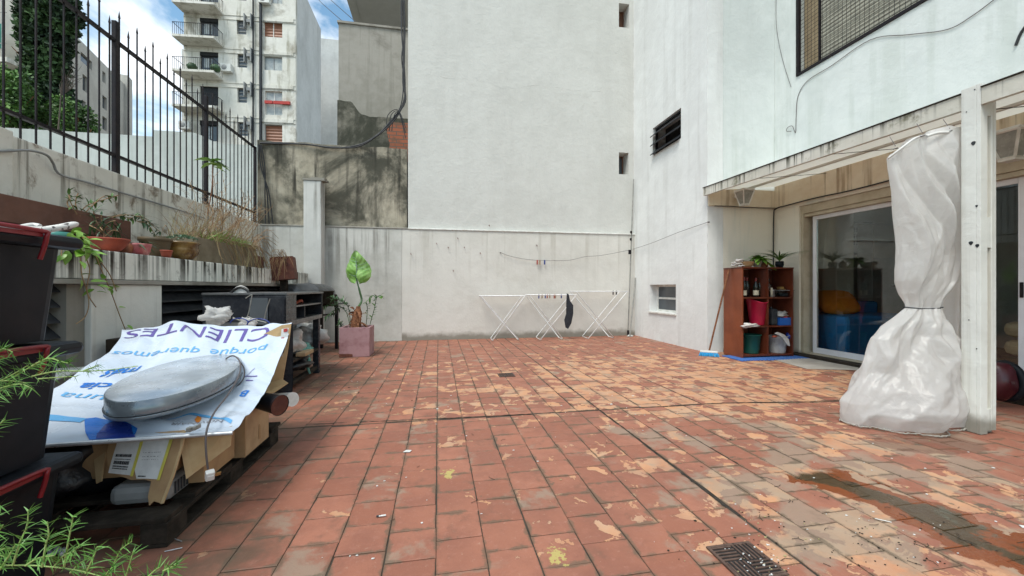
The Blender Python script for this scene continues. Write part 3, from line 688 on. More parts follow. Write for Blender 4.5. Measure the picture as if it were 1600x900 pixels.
# roller box + door frames
for (D, has) in ((D1, True), (D2, False)):
    y0, y1, z0, z1 = D; xf_ = XW + .12
    part('shutter_box', MB().box(XW+.03, XW+.27, y0+.003, y1-.003, z1-.13, z1-.003, bev=.006), M_['shutterbox'], t, 'beige roller shutter box')
    fr = MB(); zt = z1 - .135
    fr.box(XW+.03, XW+.26, y1-.05, y1-.004, z0+.03, zt); fr.box(XW+.03, XW+.26, y0+.004, y0+.05, z0+.03, zt)
    fr.box(XW+.05, XW+.26, y0+.051, y1-.051, zt-.05, zt)
    fr.box(XW+.05, XW+.27, y0+.004, y1-.004, z0+.001, z0+.029)
    f = part('door_frame', fr, M_['shutterbox'], t)
    ym = (y0+y1)/2
    for (a, b, xo) in (((y0+.052, y1-.13, 0),) if has else ((3.09, y1-.052, 0), (y0+.052, 3.14, .05))):
        x = xf_ + xo; lf = MB(); za, zb = z0+.031, zt-.052
        lf.box(x, x+.04, a, a+.055, za, zb, bev=.004); lf.box(x, x+.04, b-.055, b, za, zb, bev=.004); lf.box(x, x+.04, a+.056, b-.056, zb-.06, zb, bev=.004); lf.box(x, x+.04, a+.056, b-.056, za, za+.085, bev=.004)
        d = part('sliding_door', lf, M_['upvc'], t)
        part('pane', MB().box(x+.017, x+.023, a+.057, b-.057, za+.087, zb-.062), M_['glass'], d)
        if xo == 0: part('handle', MB().box(x-.03, x-.001, a+.012, a+.03, 1.0, 1.16, bev=.004), M_['black_iron'], d)
part('door_step', MB().box(XW-.16, XW+.02, 3.7, 5.66, -.02, .045, bev=.006).box(XW-.16, XW+.02, 1.15, 3.65, -.06, .045, bev=.006), M_['wood_dark'], t, 'dark worn threshold')
# upper window: dark frame, beige shutter, wire mesh
y0, y1, z0, z1 = UW; fr = MB(); d_ = .05
fr.box(XW-.02, XW+.03, y1-.05, y1-.002, z0+.002, z1); fr.box(XW-.02, XW+.03, y0+.002, y0+.05, z0+.002, z1); fr.box(XW-.02, XW+.03, y0+.051, y1-.051, z0+.002, z0+.045)
fr.box(XW+.12, XW+.16, y1-.30, y1-.27, z0+.01, z1)
w = part('upper_window', fr, M_['black_iron'], t, 'window with a closed beige roller shutter behind wire mesh')
part('shutter', MB().box(XW+.14, XW+.17, y0+.01, y1-.303, z0+.01, z1-.01), M_['shutter'], w)
part('reveal_panel', MB().box(XW+.14, XW+.17, y1-.268, y1-.01, z0+.01, z1-.01), M_['beige'], w)
ms = MB(); yy = y0 + .06
while yy < y1 - .055: ms.tube([(XW+.005, yy, z0+.045), (XW+.005, yy, z1-.01)], .0035, 4, cap=False); yy += .062
zz = z0 + .08
while zz < z1 - .02: ms.tube([(XW+.012, y0+.052, zz), (XW+.012, y1-.052, zz)], .0035, 4, cap=False); zz += .062
part('wire_mesh', ms, M_['black_iron'], w)
# thin wires on the wall
cb = MB(); cb.tube(spline([W(1213,-20,X=XW-.01),W(1213,40,X=XW-.01),W(1222,90,X=XW-.01),W(1236,136,X=XW-.01)],6), .0035, 5)
cb.tube(spline([W(1236,205,X=XW-.02),W(1229,205,X=XW-.02),W(1231,199,X=XW-.02),W(1238,197,X=XW-.02),W(1243,207,X=XW-.01),W(1244,180,X=XW-.01),W(1247,150,X=XW-.01),W(1262,126,X=XW-.01),W(1300,102,X=XW-.01),W(1360,62,X=XW-.01),W(1420,54,X=XW-.01),W(1480,46,X=XW-.01),W(1520,24,X=XW-.01),W(1560,-6,X=XW-.01)],6), .0045, 5)
solo('wall_wire', cb, M_['cable'], 'thin loose wire looping under the meshed upper window', 'wire')
cb = MB(); cb.tube(spline([W(1640,0,X=XW-.01),W(1600,44,X=XW-.01),W(1587,71,X=XW-.01)],6), .012, 6)
solo('wall_wire', cb, M_['blackcable'], 'short thick black cable end at the upper right edge of the house wall', 'wire')
# room behind the glass
t = thing('living_room', 'dim room seen through the sliding glass door', 'room', (7.5, 3, 0))
part('floor', MB().box(6.103, 10, -1, 6.6, -.1, .02), M_['wood_dark'], t)
part('inner_wall', MB().box(6.103, 10, 6.4, 6.6, .021, 2.9), M_['room'], t); part('inner_wall', MB().box(10.001, 10.2, -1, 6.6, -.1, 2.9), M_['room'], t); part('inner_wall', MB().box(6.103, 10.2, -1.2, -1.001, -.1, 2.9), M_['room'], t)
part('ceiling', MB().box(6.103, 10.2, -1.2, 6.6, 2.903, 3.0), M_['room'], t)
q0, q1 = W(1363, 450, Y=6.1), W(1430, 450, Y=6.1)
t = thing('wardrobe', 'pale tall cupboard behind the glass, right of the wall calendar', 'cupboard', (q0.x+.4, 6.2, .02))
part('carcass', MB().box(q0.x, q0.x+1.2, 6.1, 6.38, .022, 2.3, bev=.008), M_['greyplastic'], t); part('door', MB().box(q0.x+.01, q0.x+.59, 6.08, 6.097, 1.66, 2.28), M_['room'], t); part('handle', MB().box(q0.x+.40, q0.x+.62, 6.04, 6.078, 1.13, 1.15), M_['black_iron'], t)
c0, c1 = W(1316, 396, Y=6.38), W(1362, 350, Y=6.38)
t = thing('wall_calendar', 'white year calendar hanging on the wall behind the glass door', 'calendar', (c0.x+.2, 6.38, c0.z))
part('sheet', MB().box(c0.x+.02, c1.x-.02, 6.375, 6.385, c0.z+.02, c1.z), M_['paper'], t); part('backing_board', MB().box(c0.x-.03, c1.x+.02, 6.386, 6.396, c0.z-.03, c1.z+.03), M_['darkgrey'], t)
m = MB()
for r_ in range(3):
    for k in range(4):
        for l_ in range(3): m.box(c0.x+.045+k*.09, c0.x+.11+k*.09, 6.371, 6.374, c1.z-.10-r_*.13-l_*.028, c1.z-.086-r_*.13-l_*.028)
part('print', m, M_['ink'], t)
t = thing('blue_sofa', 'blue box sofa behind the sliding glass door', 'sofa', (6.9, 5.6, .02))
part('seat', MB().box(6.22, 7.9, 5.15, 5.95, .04, .66, bev=.05), M_['bluefab'], t); part('backrest', MB().box(6.22, 7.9, 5.96, 6.2, .04, .86, bev=.05), M_['bluefab'], t)
def cushion(c, rx, ry, rz, tilt, az):
    m = MB(); vs = []; fs = []; n = 24; k = 12
    for i in range(k + 1):
        ph = math.pi * i / k
        for j in range(n):
            th = 2 * math.pi * j / n; cx, cy = math.cos(th), math.sin(th); sq = (abs(cx)**4 + abs(cy)**4) ** -.25
            p = Vector((cx * sq * rx * math.sin(ph)**.6, cy * sq * ry * math.sin(ph)**.6, rz * math.cos(ph)))
            vs.append(p)
    for i in range(k):
        for j in range(n): fs.append((i*n+j, i*n+(j+1)%n, (i+1)*n+(j+1)%n, (i+1)*n+j))
    Mx = Matrix.Translation(Vector(c)) @ Matrix.Rotation(az, 4, 'Z') @ Matrix.Rotation(tilt, 4, 'X')
    m.add([Mx @ v for v in vs], fs, 0, True); return m
solo('orange_cushion', cushion((6.72,5.75,.86), .36, .24, .10, R(52), R(-8)), M_['orange'], 'big orange cushion lying on the blue sofa behind the glass', 'cushion')
# behind second door: blankets
for k, (zz, cc) in enumerate(((.36, M_['beige']), (.56, M_['beige']))):
    solo('folded_blanket', MB().box(6.16, 6.75, 2.75, 3.4, zz, zz+.17, bev=.07), cc, ('lower' if k == 0 else 'upper') + ' of the two folded beige blankets behind the right glass door', 'blanket')
tb = thing('low_bench', 'dark low bench under the folded blankets behind the right glass door', 'bench', (6.45,3.05,.02))
part('seat', MB().box(6.14, 6.8, 2.7, 3.42, .30, .35), M_['wood_dark'], tb)
for (a, b) in ((6.16,2.72),(6.74,2.72),(6.16,3.36),(6.74,3.36)): part('leg', MB().box(a, a+.04, b, b+.04, .021, .299), M_['wood_dark'], tb)

# ---- canopy
f0 = Vector((4.42, 6.07, 0)); f1 = Vector((4.22, 2.4, 0)); dxy = (f1 - f0)
def fx(y): return f0.x + dxy.x * (y - f0.y) / dxy.y
def fz(y): return 2.785 + (2.675 - 2.785) * (y - f0.y) / (2.4 - f0.y)
t = thing('canopy', 'lean-to canopy with a mouldy white fascia board over the sliding doors', 'canopy', (5, 4, 2.6))
def along(xo0, xo1, zo0, zo1, y0, y1):
    m = MB(); P_ = []
    for y in (y0, y1):
        for (xo, zo) in ((xo0, zo0), (xo1, zo0), (xo1, zo1), (xo0, zo1)): P_.append((fx(y) + xo, y, fz(y) + zo))
    return m.add(P_, [(0,1,2,3),(7,6,5,4),(0,4,5,1),(1,5,6,2),(2,6,7,3),(3,7,4,0)])
part('fascia', along(-.02, .02, -.13, .0, 6.065, 2.553), M_['fascia'], t); part('fascia', along(-.02, .02, -.13, .0, 2.427, -1), M_['fascia'], t)
part('drip_strip', along(-.03, .03, .002, .012, 6.065, 2.553), M_['wood_dark'], t); part('drip_strip', along(-.03, .03, .002, .012, 2.427, -1), M_['wood_dark'], t)
def roofz(s, y): return fz(y) - .045 + (2.885 - fz(y) + .03) * s
m = MB(); ys = [6.06, 4.7, 3.3, 1.9, .5, -1]; 
vs = []
for y in ys:
    for s in (0, 1): 
        x = fx(y) + .022 + (XW - .032 - fx(y) - .022) * s
        vs += [(x, y, roofz(s, y)), (x, y, roofz(s, y) + .012)]
fs = []
for i in range(len(ys) - 1):
    a = i * 4; b = a + 4; fs += [(a, b, b+2, a+2), (a+1, a+3, b+3, b+1), (a, a+1, b+1, b), (a+2, b+2, b+3, a+3)]
m.add(vs, fs); part('roof_panel', m, M_['canopy'], t)
for s in (.55,):
    m = MB(); P_ = []
    for y in (6.05, -1):
        x = fx(y) + .02 + (XW - .03 - fx(y)) * s
        for (dx, dz) in ((-.02, -.03), (.02, -.03), (.02, -.003), (-.02, -.003)): P_.append((x + dx, y, roofz(s, y) + dz))
    m.add(P_, [(0,1,2,3),(7,6,5,4),(0,4,5,1),(1,5,6,2),(2,6,7,3),(3,7,4,0)]); part('batten', m, M_['batten'], t)
for y in (5.1, 3.95, 2.75, 1.5):
    m = MB(); P_ = []
    for s in (0.01, .99):
        x = fx(y) + .022 + (XW - .032 - fx(y) - .022) * s
        for (dy, dz) in ((-.008, -.034), (.008, -.034), (.008, -.0305), (-.008, -.0305)): P_.append((x, y + dy, roofz(s, y) + dz))
    m.add(P_, [(0,1,2,3),(7,6,5,4),(0,4,5,1),(1,5,6,2),(2,6,7,3),(3,7,4,0)]); part('seam', m, M_['wood_dark'], t)
# post with slot
t = thing('canopy_post', 'thick white timber post with a routed slot holding up the canopy edge', 'post', (4.27, 2.49, zf(4.2, 2.4)))
zb = zf(4.25, 2.45); zt = 2.715
part('shaft', MB().box(4.20, 4.362, 2.456, 2.55, zb + .004, zt, bev=.003), M_['post'], t)
part('front_board', MB().box(4.20, 4.272, 2.43, 2.4555, zb + .004, zt, bev=.002), M_['post'], t)
sp = MB(); sp.box(4.312, 4.361, 2.43, 2.4555, zb + .03, zt - .02, bev=.002)
for (a, b) in ((zb + .03, zb + .20), (1.42, 1.66), (zt - .25, zt - .02)): sp.box(4.2725, 4.3115, 2.432, 2.4555, a, b)
part('slotted_strip', sp, M_['post'], t)
part('slot_back', MB().box(4.273, 4.311, 2.4525, 2.4555, zb + .201, 1.419).box(4.273, 4.311, 2.4525, 2.4555, 1.661, zt - .251), M_['beam'], t, 'brown bare wood inside the slot')
kn = MB()
for (kx, ky) in ((1521, 224), (1526, 322), (1517, 380), (1527, 384), (1510, 175), (1523, 140), (1514, 500), (1526, 545), (1512, 640)):
    c = W(kx, ky, X=4.1985); r = rnd.uniform(.008, .017) if ky in (224, 322, 380, 384) else .005
    kn.slab([c + Vector((0, math.cos(a) * r * .8 + r*.2*math.sin(2*a), math.sin(a) * r)) for a in [i * math.pi / 5 for i in range(10)]], (-.001, 0, 0))
part('knot', kn, M_['darkgrey'], t, 'dark knots and screw holes', 'stuff')

# wall lanterns
def lantern(c, az, label, s=1.0):
    t = thing('wall_lantern', label, 'lamp', c, 'lanterns under the canopy')
    Mz = Matrix.Translation(Vector(c)) @ Matrix.Rotation(az, 4, 'Z') @ Matrix.Scale(s, 4)
    f = MB(); fr = [(-.05,-.05,-.14),(.05,-.05,-.14),(.05,.05,-.14),(-.05,.05,-.14)]; tp = [(-.105,-.105,.08),(.105,-.105,.08),(.105,.105,.08),(-.105,.105,.08)]
    for i in range(4):
        f.tube([Mz @ Vector(fr[i]), Mz @ Vector(tp[i])], .012 * s, 4); f.tube([Mz @ Vector(fr[i]), Mz @ Vector(fr[(i+1)%4])], .009 * s, 4); f.tube([Mz @ Vector(tp[i]), Mz @ Vector(tp[(i+1)%4])], .012 * s, 4)
    f.box(-.055,.055,-.055,.055,-.165,-.145,M=Mz); f.box(-.11,.11,-.11,.11,.091,.105,M=Mz)
    part('frame', f, M_['trim'], t)
    gl = MB().add([Mz @ Vector(p) * 1 for p in [(x*.97,y*.97,z) for (x,y,z) in fr + tp]], [(0,1,5,4),(1,2,6,5),(2,3,7,6),(3,0,4,7)]); part('lamp_glass', gl, M_['lampglass'], t)
    part('bracket', MB().box(-.03,.03,.105,.2,.0,.05,M=Mz).box(-.02,.02,.06,.2,.106,.125,M=Mz), M_['trim'], t)
c = W(1163, 306, Y=5.86); lantern(c, 0, 'square white lantern on the beam above the wooden cube shelf')
c = W(1580, 222, X=5.62); lantern((c.x, c.y, c.z), R(-90), 'white lantern under the canopy at the right edge, behind the post', 1.15)
# ================================================================ LEFT SIDE
XL = -2.48
ZL = 1.385
y117, y145, y255 = W(117,450,X=XL).y, W(145,450,X=XL).y, W(255,450,X=XL).y
t = thing('terrace_wall', 'low terrace on the left with a stained overhanging slab above dark louvred vents and a white pier', 'wall', (XL, 5, 0))
part('slab', MB().box(-3.9, XL, .4, 8.33, 1.165, ZL, bev=.008), M_['ledge'], t, 'concrete slab edge with black runoff streaks')
part('lower_trim', MB().box(-3.4, XL + .015, .4, 8.3, 1.128, 1.162, bev=.004), M_['old_plaster'], t)
part('pier', MB().box(-3.2, XL - .01, y145, y255, -.1, 1.126, bev=.006), M_['pier'], t)
part('pier', MB().box(-3.2, XL - .01, 7.9, 8.6, -.1, 1.126, bev=.006), M_['pier'], t)
part('jamb', MB().box(-3.2, XL - .05, y117, y145 - .002, -.1, 1.126), M_['greyboard'] if False else M_['old_plaster'], t)
for (a, b) in ((.5, y117 - .01), (y255 + .002, 7.898)):
    part('vent_back', MB().box(-2.95, -2.9, a, b, -.1, 1.126), M_['dark'], t)
    m = MB(); z = .02
    while z < 1.08:
        m.slab([(XL-.16, a, z+.085), (XL-.165, a, z+.098), (XL-.08, a, z+.012), (XL-.075, a, z)], (0, b-a, 0)); z += .105
    part('louvre', m, M_['darkgrey'], t, 'dark grey horizontal vent slats')
part('mass', MB().box(-6.5, -3.45, .4, 8.6, -.1, 1.3), M_['pier'], t)
# retaining wall carrying the fence
XF = -3.45
t = thing('retaining_wall', 'stained cream wall carrying the iron fence behind the flower pots', 'wall', (XF, 6, ZL))
ztop = 2.36
part('wall', MB().box(XF-.22, XF, 3.0, 8.72, ZL + .002, ztop, bev=.015), M_['retain'], t)
ye = W(22, 300, X=XF+.07).y
part('end_pier', MB().box(XF-.24, XF+.07, 2.6, ye, ZL + .002, ztop + .01, bev=.012), M_['retain'], t)
hp = MB(); hp.tube(spline([W(-60,232,X=XF+.09),W(0,236,X=XF+.09),W(45,235,X=XF+.09),W(72,242,X=XF+.09),W(83,255,X=XF+.04),W(88,267,X=XF+.03),W(100,275,X=XF+.03),W(140,286,X=XF+.03),W(200,304,X=XF+.03),W(260,322,X=XF+.03),W(320,341,X=XF+.03)],6), .010, 7)
solo('conduit_pipe', hp, M_['greyplastic'], 'grey hose running along the top and face of the retaining wall below the fence', 'hose')

# iron fence
t = thing('iron_fence', 'black spiked iron fence on top of the retaining wall', 'fence', (XF-.1, 6, ztop))
xf0 = XF - .10; yend = 8.66
zr1 = 3.86; zr0 = 2.58
part('rail', MB().box(xf0-.02, xf0+.02, 3.2, yend, zr1-.015, zr1+.015), M_['black_iron'], t); part('rail', MB().box(xf0-.02, xf0+.02, 3.2, yend, zr0-.015, zr0+.015), M_['black_iron'], t)
def bar(y, h, r=.0058):
    m = MB(); m.box(xf0-r, xf0+r, y-r, y+r, ztop-.06, zr1+h-.05)
    zz = zr1+h-.05; m.add([(xf0-r*1.5,y-r*1.5,zz),(xf0+r*1.5,y-r*1.5,zz),(xf0+r*1.5,y+r*1.5,zz),(xf0-r*1.5,y+r*1.5,zz),(xf0,y,zz+.09)],[(0,1,4),(1,2,4),(2,3,4),(3,0,4),(3,2,1,0)])
    return m
posts = [3.22, W(180,160,X=xf0).y, W(322,240,X=xf0).y, yend+.0]
for y in posts: part('post', MB().box(xf0-.024, xf0+.024, y-.024, y+.024, ztop-.12, zr1+.22 if y < 8 else zr1+.02, bev=.005), M_['black_iron'], t)
y = 3.35; i = 0
while y < yend - .05:
    if min(abs(y-p) for p in posts) > .05: part('bar', bar(y, .20 if i % 2 else .34), M_['black_iron'], t)
    y += .136; i += 1

# garden wall behind fence
ga, gb = W(-60, 209, Y=14), W(252, 214, Y=14); gc = W(252, 204, Y=13.6); gd = W(420, 222, Y=13.6)
t = thing('garden_wall', 'pale grey green garden wall stretching behind the iron fence', 'wall', (-10, 14, 0))
part('wall', MB().box(ga.x-4, gb.x, 14, 14.3, 0, gb.z), M_['garden'], t); part('raised_wall', ragged_wall(gb.x+.002, gd.x + .8, 13.6, 13.9, 0, lambda x: gc.z - .28 * sst(gc.x+.8, gc.x+1.6, x), 30, .01), M_['garden'], t)

# ---- apartment building
PR_, PL_ = W(462, 450, D=33), W(287, 450, D=32.1)
ex = (PR_ - PL_); wid = ex.length; ex.normalize(); ez = Vector((0,0,1)); en = ex.cross(ez); en = en if en.y < 0 else -en   # outwards, towards the yard
def fp(x, y):   # pixel on the facade -> (a, z)
    d = ray(x, y); o = Vector((0,0,H)); tt = (PL_ - o).dot(en) / d.dot(en); p = o + d * tt; return (p - PL_).dot(ex), p.z
MF = Matrix(((ex.x, en.x, 0, PL_.x), (ex.y, en.y, 0, PL_.y), (0, 0, 1, 0), (0, 0, 0, 1)))
def fbox(m, a0, a1, d0, d1, z0, z1, mi=0): return m.box(a0, a1, d0, d1, z0, z1, mi, 0, MF)
t = thing('apartment_building', 'weathered pale apartment block with balconies and brown shutters behind the iron fence', 'building', (PR_.x, PR_.y, -.1))
rz = 27.0; back = 7.2
P2 = Vector((PR_.x, PR_.y + back, 0)); P3 = Vector((PL_.x, PL_.y + back, 0))
wins = [(312,28,341,55,'d'),(312,81,341,108,'d'),(312,135,341,164,'s'),(312,189,341,220,'d'),(370,31,385,53,'l'),(371,85,386,105,'l'),(371,138,386,160,'l'),(372,191,387,212,'l'),
        (411,34,441,57,'b'),(412,89,441,109,'g'),(414,143,441,179,'t'),(413,195,441,226,'r'),(312,-28,341,2,'d'),(370,-22,385,0,'l'),(424,-20,441,5,'g')]
hol = []
for (x0,y0,x1,y1,k) in wins:
    a0, zz0 = fp(x0, y1); a1, zz1 = fp(x1, y0); hol.append((a0, a1, zz0, zz1))
part('facade', solid_wall([0, wid], [-.1, rz], hol, 0, -.30, lambda u, v, w: MF @ Vector((u, w, v))), M_['apt'], t)
sw = MB(); q = [PL_.xy.to_3d() - en*.303, PR_.xy.to_3d() - en*.303, P2, P3]
sw.slab([Vector((p.x, p.y, -.1)) for p in q], (0,0,rz+.1)); part('side_wall', sw, M_['apt_side'], t)
kinds = {'d': M_['winglass'], 's': M_['darkgrey'], 'l': M_['winglass'], 'b': M_['bshutter'], 'g': M_['pane_curtain'], 't': M_['pane_curtain'], 'r': M_['bshutter']}
for (h, w_) in zip(hol, wins):
    a0, a1, z0, z1 = h; k = w_[4]; fr = MB(); e = .05; am = (a0+a1)/2
    for bx in ((a0,a0+e,z0,z1),(a1-e,a1,z0,z1),(a0+e,a1-e,z0,z0+e),(a0+e,a1-e,z1-e,z1)): fbox(fr, bx[0], bx[1], -.22, -.16, bx[2], bx[3])
    if k in 'dbgt': fbox(fr, am-.03, am+.03, -.20, -.15, z0+e, z1-e)
    if k == 'l':
        for q_ in range(1, 4): fbox(fr, a0+e, a1-e, -.21, -.14, z0+(z1-z0)*q_/4-.03, z0+(z1-z0)*q_/4+.03)
    wn = part('window' if k != 'd' else 'balcony_door', fr, M_['darkgrey'] if k in 'ds' else M_['trim'] if k in 'bt' else M_['greyplastic'], t)
    part('pane', fbox(MB(), a0+e+.001, a1-e-.001, -.20, -.185, z0+e+.001, z1-e-.001), kinds[k], wn)
    if k == 'd': part('curtain', fbox(MB(), am-.45, am+.12, -.183, -.178, z0+.25, z1-.45), M_['pane_curtain'], wn); part('blind_box', fbox(MB(), a0+.001, a1-.001, -.155, -.02, z1-.35, z1-.002), M_['dark'], wn)
    if k == 't':
        for s in (0, 1): part('flower_box', fbox(MB(), a0+.05+s*(a1-a0)*.5, a0+.05+(s+.45)*(a1-a0), .03, .18, z0+(z1-z0)*.44, z0+(z1-z0)*.56), M_['redink'], wn, 'red flower box')
bz = []
for yb in (-8, 45, 99, 152, 205):
    _, zt_ = fp(400, yb + 18); bz.append(zt_)
m = MB()
for yb in (26, 79, 133, 187):
    a_, z_ = fp(291, yb)
    fbox(m, .0, wid, .002, .05, z_-.02, z_+.03); fbox(m, .0, wid*.998, .002, .04, z_+.33, z_+.37); fbox(m, wid*.70, wid-.15, .002, .09, z_+.05, z_+.31)
part('floor_band', m, M_['apt'], t)
m = MB()
for px, rr in ((397, .045), (409, .08)):
    a_, _ = fp(px, 100); fbox(m, a_-rr, a_+rr, .10, .10+rr*2, 3, rz)
part('drain_pipe', m, M_['darkgrey'], t)
for yb in (25, 78, 131, 184):
    for px in (385, 395):
        a_, z_ = fp(px, yb); part('concrete_fin', fbox(MB(), a_-.05, a_+.03, .002, .35, z_-1.1, z_), M_['greyplastic'], t)
    a_, z_ = fp(387, yb+8); part('vent_box', fbox(MB(), a_+.05, a_+.35, .002, .3, z_-.25, z_), M_['greyplastic'], t)
for j, yb in enumerate((1, 54, 108, 163)):
    a0, zs = 0.02, W(290, yb, D=31).z; a1 = fp(349, 60)[0]; dep = 1.25
    b_ = part('balcony', fbox(MB(), -.05, a1, .003, dep, zs-.17, zs), M_['apt'], t)
    rl = MB(); fbox(rl, -.03, a1-.02, dep-.04, dep-.01, zs+.92, zs+.95); fbox(rl, a1-.05, a1-.02, .01, dep-.05, zs+.92, zs+.95); fbox(rl, -.03, 0, .01, dep-.05, zs+.92, zs+.95)
    n = 22
    for q_ in range(n): aa = (a1-.04)*q_/(n-1); fbox(rl, aa-.011, aa+.011, dep-.035, dep-.015, zs+.001, zs+.919)
    for q_ in range(7): dd = dep*q_/7; fbox(rl, a1-.045, a1-.025, dd+.05, dd+.07, zs+.001, zs+.919)
    part('railing', rl, M_['black_iron'], b_)
    if j == 2:
        for aa in (1.2, 2.9):
            p = MB(); c = MF @ Vector((aa, .9, zs+.3)); p.lathe([(0,-.28),(.3,-.15),(.36,.1),(.22,.3),(0,.34)], c, 10); part('potted_shrub', p, M_['leafdark'], b_)
for (px, py) in ((357, 109), (416, 3), (293, 198)):
    a_, z_ = fp(px, py); u_ = part('air_conditioner', fbox(MB(), a_-.42, a_+.38, .05, .40, z_-.3, z_+.3), M_['trim'], t)
    f = MB(); c = MF @ Vector((a_-.12, .405, z_)); Mr = MF.to_3x3().to_4x4() @ Matrix.Rotation(R(90), 4, 'X'); f.lathe([(.0,0),(.2,0),(.22,.02),(.24,0)], c, 16, M=Mr); part('fan_grille', f, M_['greyplastic'], u_)
m = MB(); c0_, _ = fp(277, 100); fbox(m, c0_, -.05, -6, -.5, 0, fp(280, 71)[1]); part('rear_wing', m, M_['apt_side'], t)

# second receding building on the left
e0 = W(194, 450, D=45); e1_ = W(60, 450, D=31.7); dirb = (e0 - e1_).normalized(); zt = W(194, 131, D=45).z
t = thing('grey_side_building', 'long beige building with small dark windows receding behind the dark cypress', 'building', (e0.x, e0.y, -.1))
nb = Vector((dirb.y, -dirb.x, 0)); nb = nb if nb.x > 0 else -nb
MBm = Matrix(((dirb.x, nb.x, 0, e1_.x), (dirb.y, nb.y, 0, e1_.y), (0, 0, 1, 0), (0, 0, 0, 1))); Lb = (e0 - e1_).length
def bp(x, y):
    d = ray(x, y); o = Vector((0,0,H)); tt = (e1_ - o).dot(nb) / d.dot(nb); p = o + d * tt; return (p - e1_).dot(dirb), p.z
hol = []
for (x0,y0,x1,y1) in ((126,86,144,98),(129,122,137,140),(160,115,165,127),(160,154,167,168),(160,186,167,201),(128,160,134,176),(138,170,144,184)):
    a0, z0 = bp(x0, y1); a1, z1 = bp(x1, y0); 
    if z1 < z0: z0, z1 = z1, z0
    hol.append((a0, a1, z0, z1))
hol[0] = (hol[0][0], hol[0][1], bp(126, 91)[1]-.2, bp(126, 80)[1])
part('wall', solid_wall([-3, Lb], [-.1, zt], hol, 0, -.3, lambda u, v, w: MBm @ Vector((u, w, v))), M_['far'], t)
part('mass', MB().box(-3, Lb, -9, -.303, -.1, zt-.2, 0, 0, MBm), M_['far'], t)
for h in hol: part('window', MB().box(h[0]+.01, h[1]-.01, -.25, -.2, h[2]+.01, h[3]-.01, 0, 0, MBm), M_['winglass'], t)
part('tower', MB().box(Lb+.003, Lb+1.2, -5, .3, -.1, W(190,124,D=46).z, 0, 0, MBm), M_['far'], t)
# building far left with net
a = W(-60, 0, D=27); b = W(33, 0, D=27)
t = thing('scaffolded_building', 'grey building with a concrete balcony and green safety net at the far upper left', 'building', (a.x, a.y, -.1))
dr = (b - a).normalized(); nn = Vector((dr.y, -dr.x, 0)); Ms = Matrix(((dr.x, nn.x, 0, a.x), (dr.y, nn.y, 0, a.y), (0,0,1,0), (0,0,0,1))); Ls = Vector((b.x-a.x, b.y-a.y, 0)).length
part('wall', MB().box(-3, Ls, -.8, 0, -.1, 26, M=Ms), M_['far'], t)
zb_ = W(20, 90, D=26).z; part('balcony', MB().box(.5, Ls+.4, .003, 1.1, zb_-.3, zb_, M=Ms), M_['apt'], t)
part('green_net', MB().box(Ls-1.6, Ls-.1, .8, .86, zb_+.7, zb_+2.3, M=Ms), M_['green_net'], t, 'torn green safety net')
m = MB()
for q_ in range(5): m.box(Ls-2.4+q_*.6, Ls-2.36+q_*.6, 1.0, 1.04, zb_, zb_+8, M=Ms)
for q_ in range(4): m.box(Ls-2.5, Ls+.3, 1.0, 1.04, zb_+.9+q_*2, zb_+.94+q_*2, M=Ms)
part('scaffold', m, M_['greymetal'], t)
# far white building
a = W(500, 112, D=60); b = W(519, 112, D=60)
t = thing('distant_white_building', 'small distant white building in the gap left of the grey cement block', 'building', (a.x, a.y, -.1))
part('block', MB().box(a.x-1, b.x, a.y, a.y+10, -.1, a.z), M_['apt'], t)
part('roof_box', MB().box(a.x-1, b.x-.5, a.y+.5, a.y+9, a.z+.003, a.z+1.2), M_['apt_side'], t)
c = W(514, 140, D=52); d = W(527, 150, D=44); m = MB().box(c.x, c.x+5, d.y, c.y+5, -.1, W(514,122,D=52).z); part('side_wall', m, M_['apt_side'], t)
for (x0,y0,x1,y1) in ((503,146,513,163),(503,176,513,200)):
    p, q = W(x0,y1,Y=a.y-.05), W(x1,y0,Y=a.y-.05); part('window', MB().box(p.x, q.x, a.y-.05, a.y-.003, p.z, q.z), M_['greyplastic'], t)

# overhead wires
for k, (p, q, lb) in enumerate(((W(470,-30,D=20), W(560,55,Y=12.5), 'lower of two thin overhead wires crossing the sky beside the grey cement block'), (W(490,-30,D=20), W(560,38,Y=12.5), 'upper of two thin overhead wires crossing the sky beside the grey cement block'))):
    solo('overhead_wire', MB().tube([p, (p+q)/2 - Vector((0,0,.1)), q], .012, 4), M_['blackcable'], lb, 'wire', 'overhead wires')

# ---- trees
def crown(m, blobs, n, size, mats=3, gate=-.12):
    for _ in range(n):
        c, r = rnd.choices(blobs, weights=[b[1][0]*b[1][1]*b[1][2] for b in blobs])[0]
        while True:
            p = Vector((rnd.uniform(-1,1), rnd.uniform(-1,1), rnd.uniform(-1,1)))
            if .35 < p.length < 1: break
        w = Vector((c[0]+p.x*r[0], c[1]+p.y*r[1], c[2]+p.z*r[2]))
        nv = mnoise.noise(w * 1.1)
        if nv < gate: continue
        L = size * rnd.uniform(.6, 1.3); d = Vector((rnd.gauss(0,1), rnd.gauss(0,1), rnd.gauss(0.2,.8))).normalized(); s = d.orthogonal().normalized()
        s.rotate(Matrix.Rotation(rnd.uniform(0,6.28), 3, d)); mi = 0 if nv < .08 else (1 if nv < .22 else 2)
        mi = min(mats-1, max(0, mi + rnd.choice((0,0,0,1,-1))))
        m.add([w, w + d*L*.5 + s*L*.33, w + d*L, w + d*L*.5 - s*L*.33], [(0,1,2,3)], mi)
M_['cyp0'] = pm('cypress_dark', (.012,.032,.012), (.018,.042,.015), 2, .7, bump=0); M_['cyp1'] = pm('cypress_mid', (.026,.062,.020), (.035,.078,.025), 2, .7, bump=0); M_['cyp2'] = pm('cypress_light', (.05,.10,.03), (.06,.12,.035), 2, .7, bump=0)
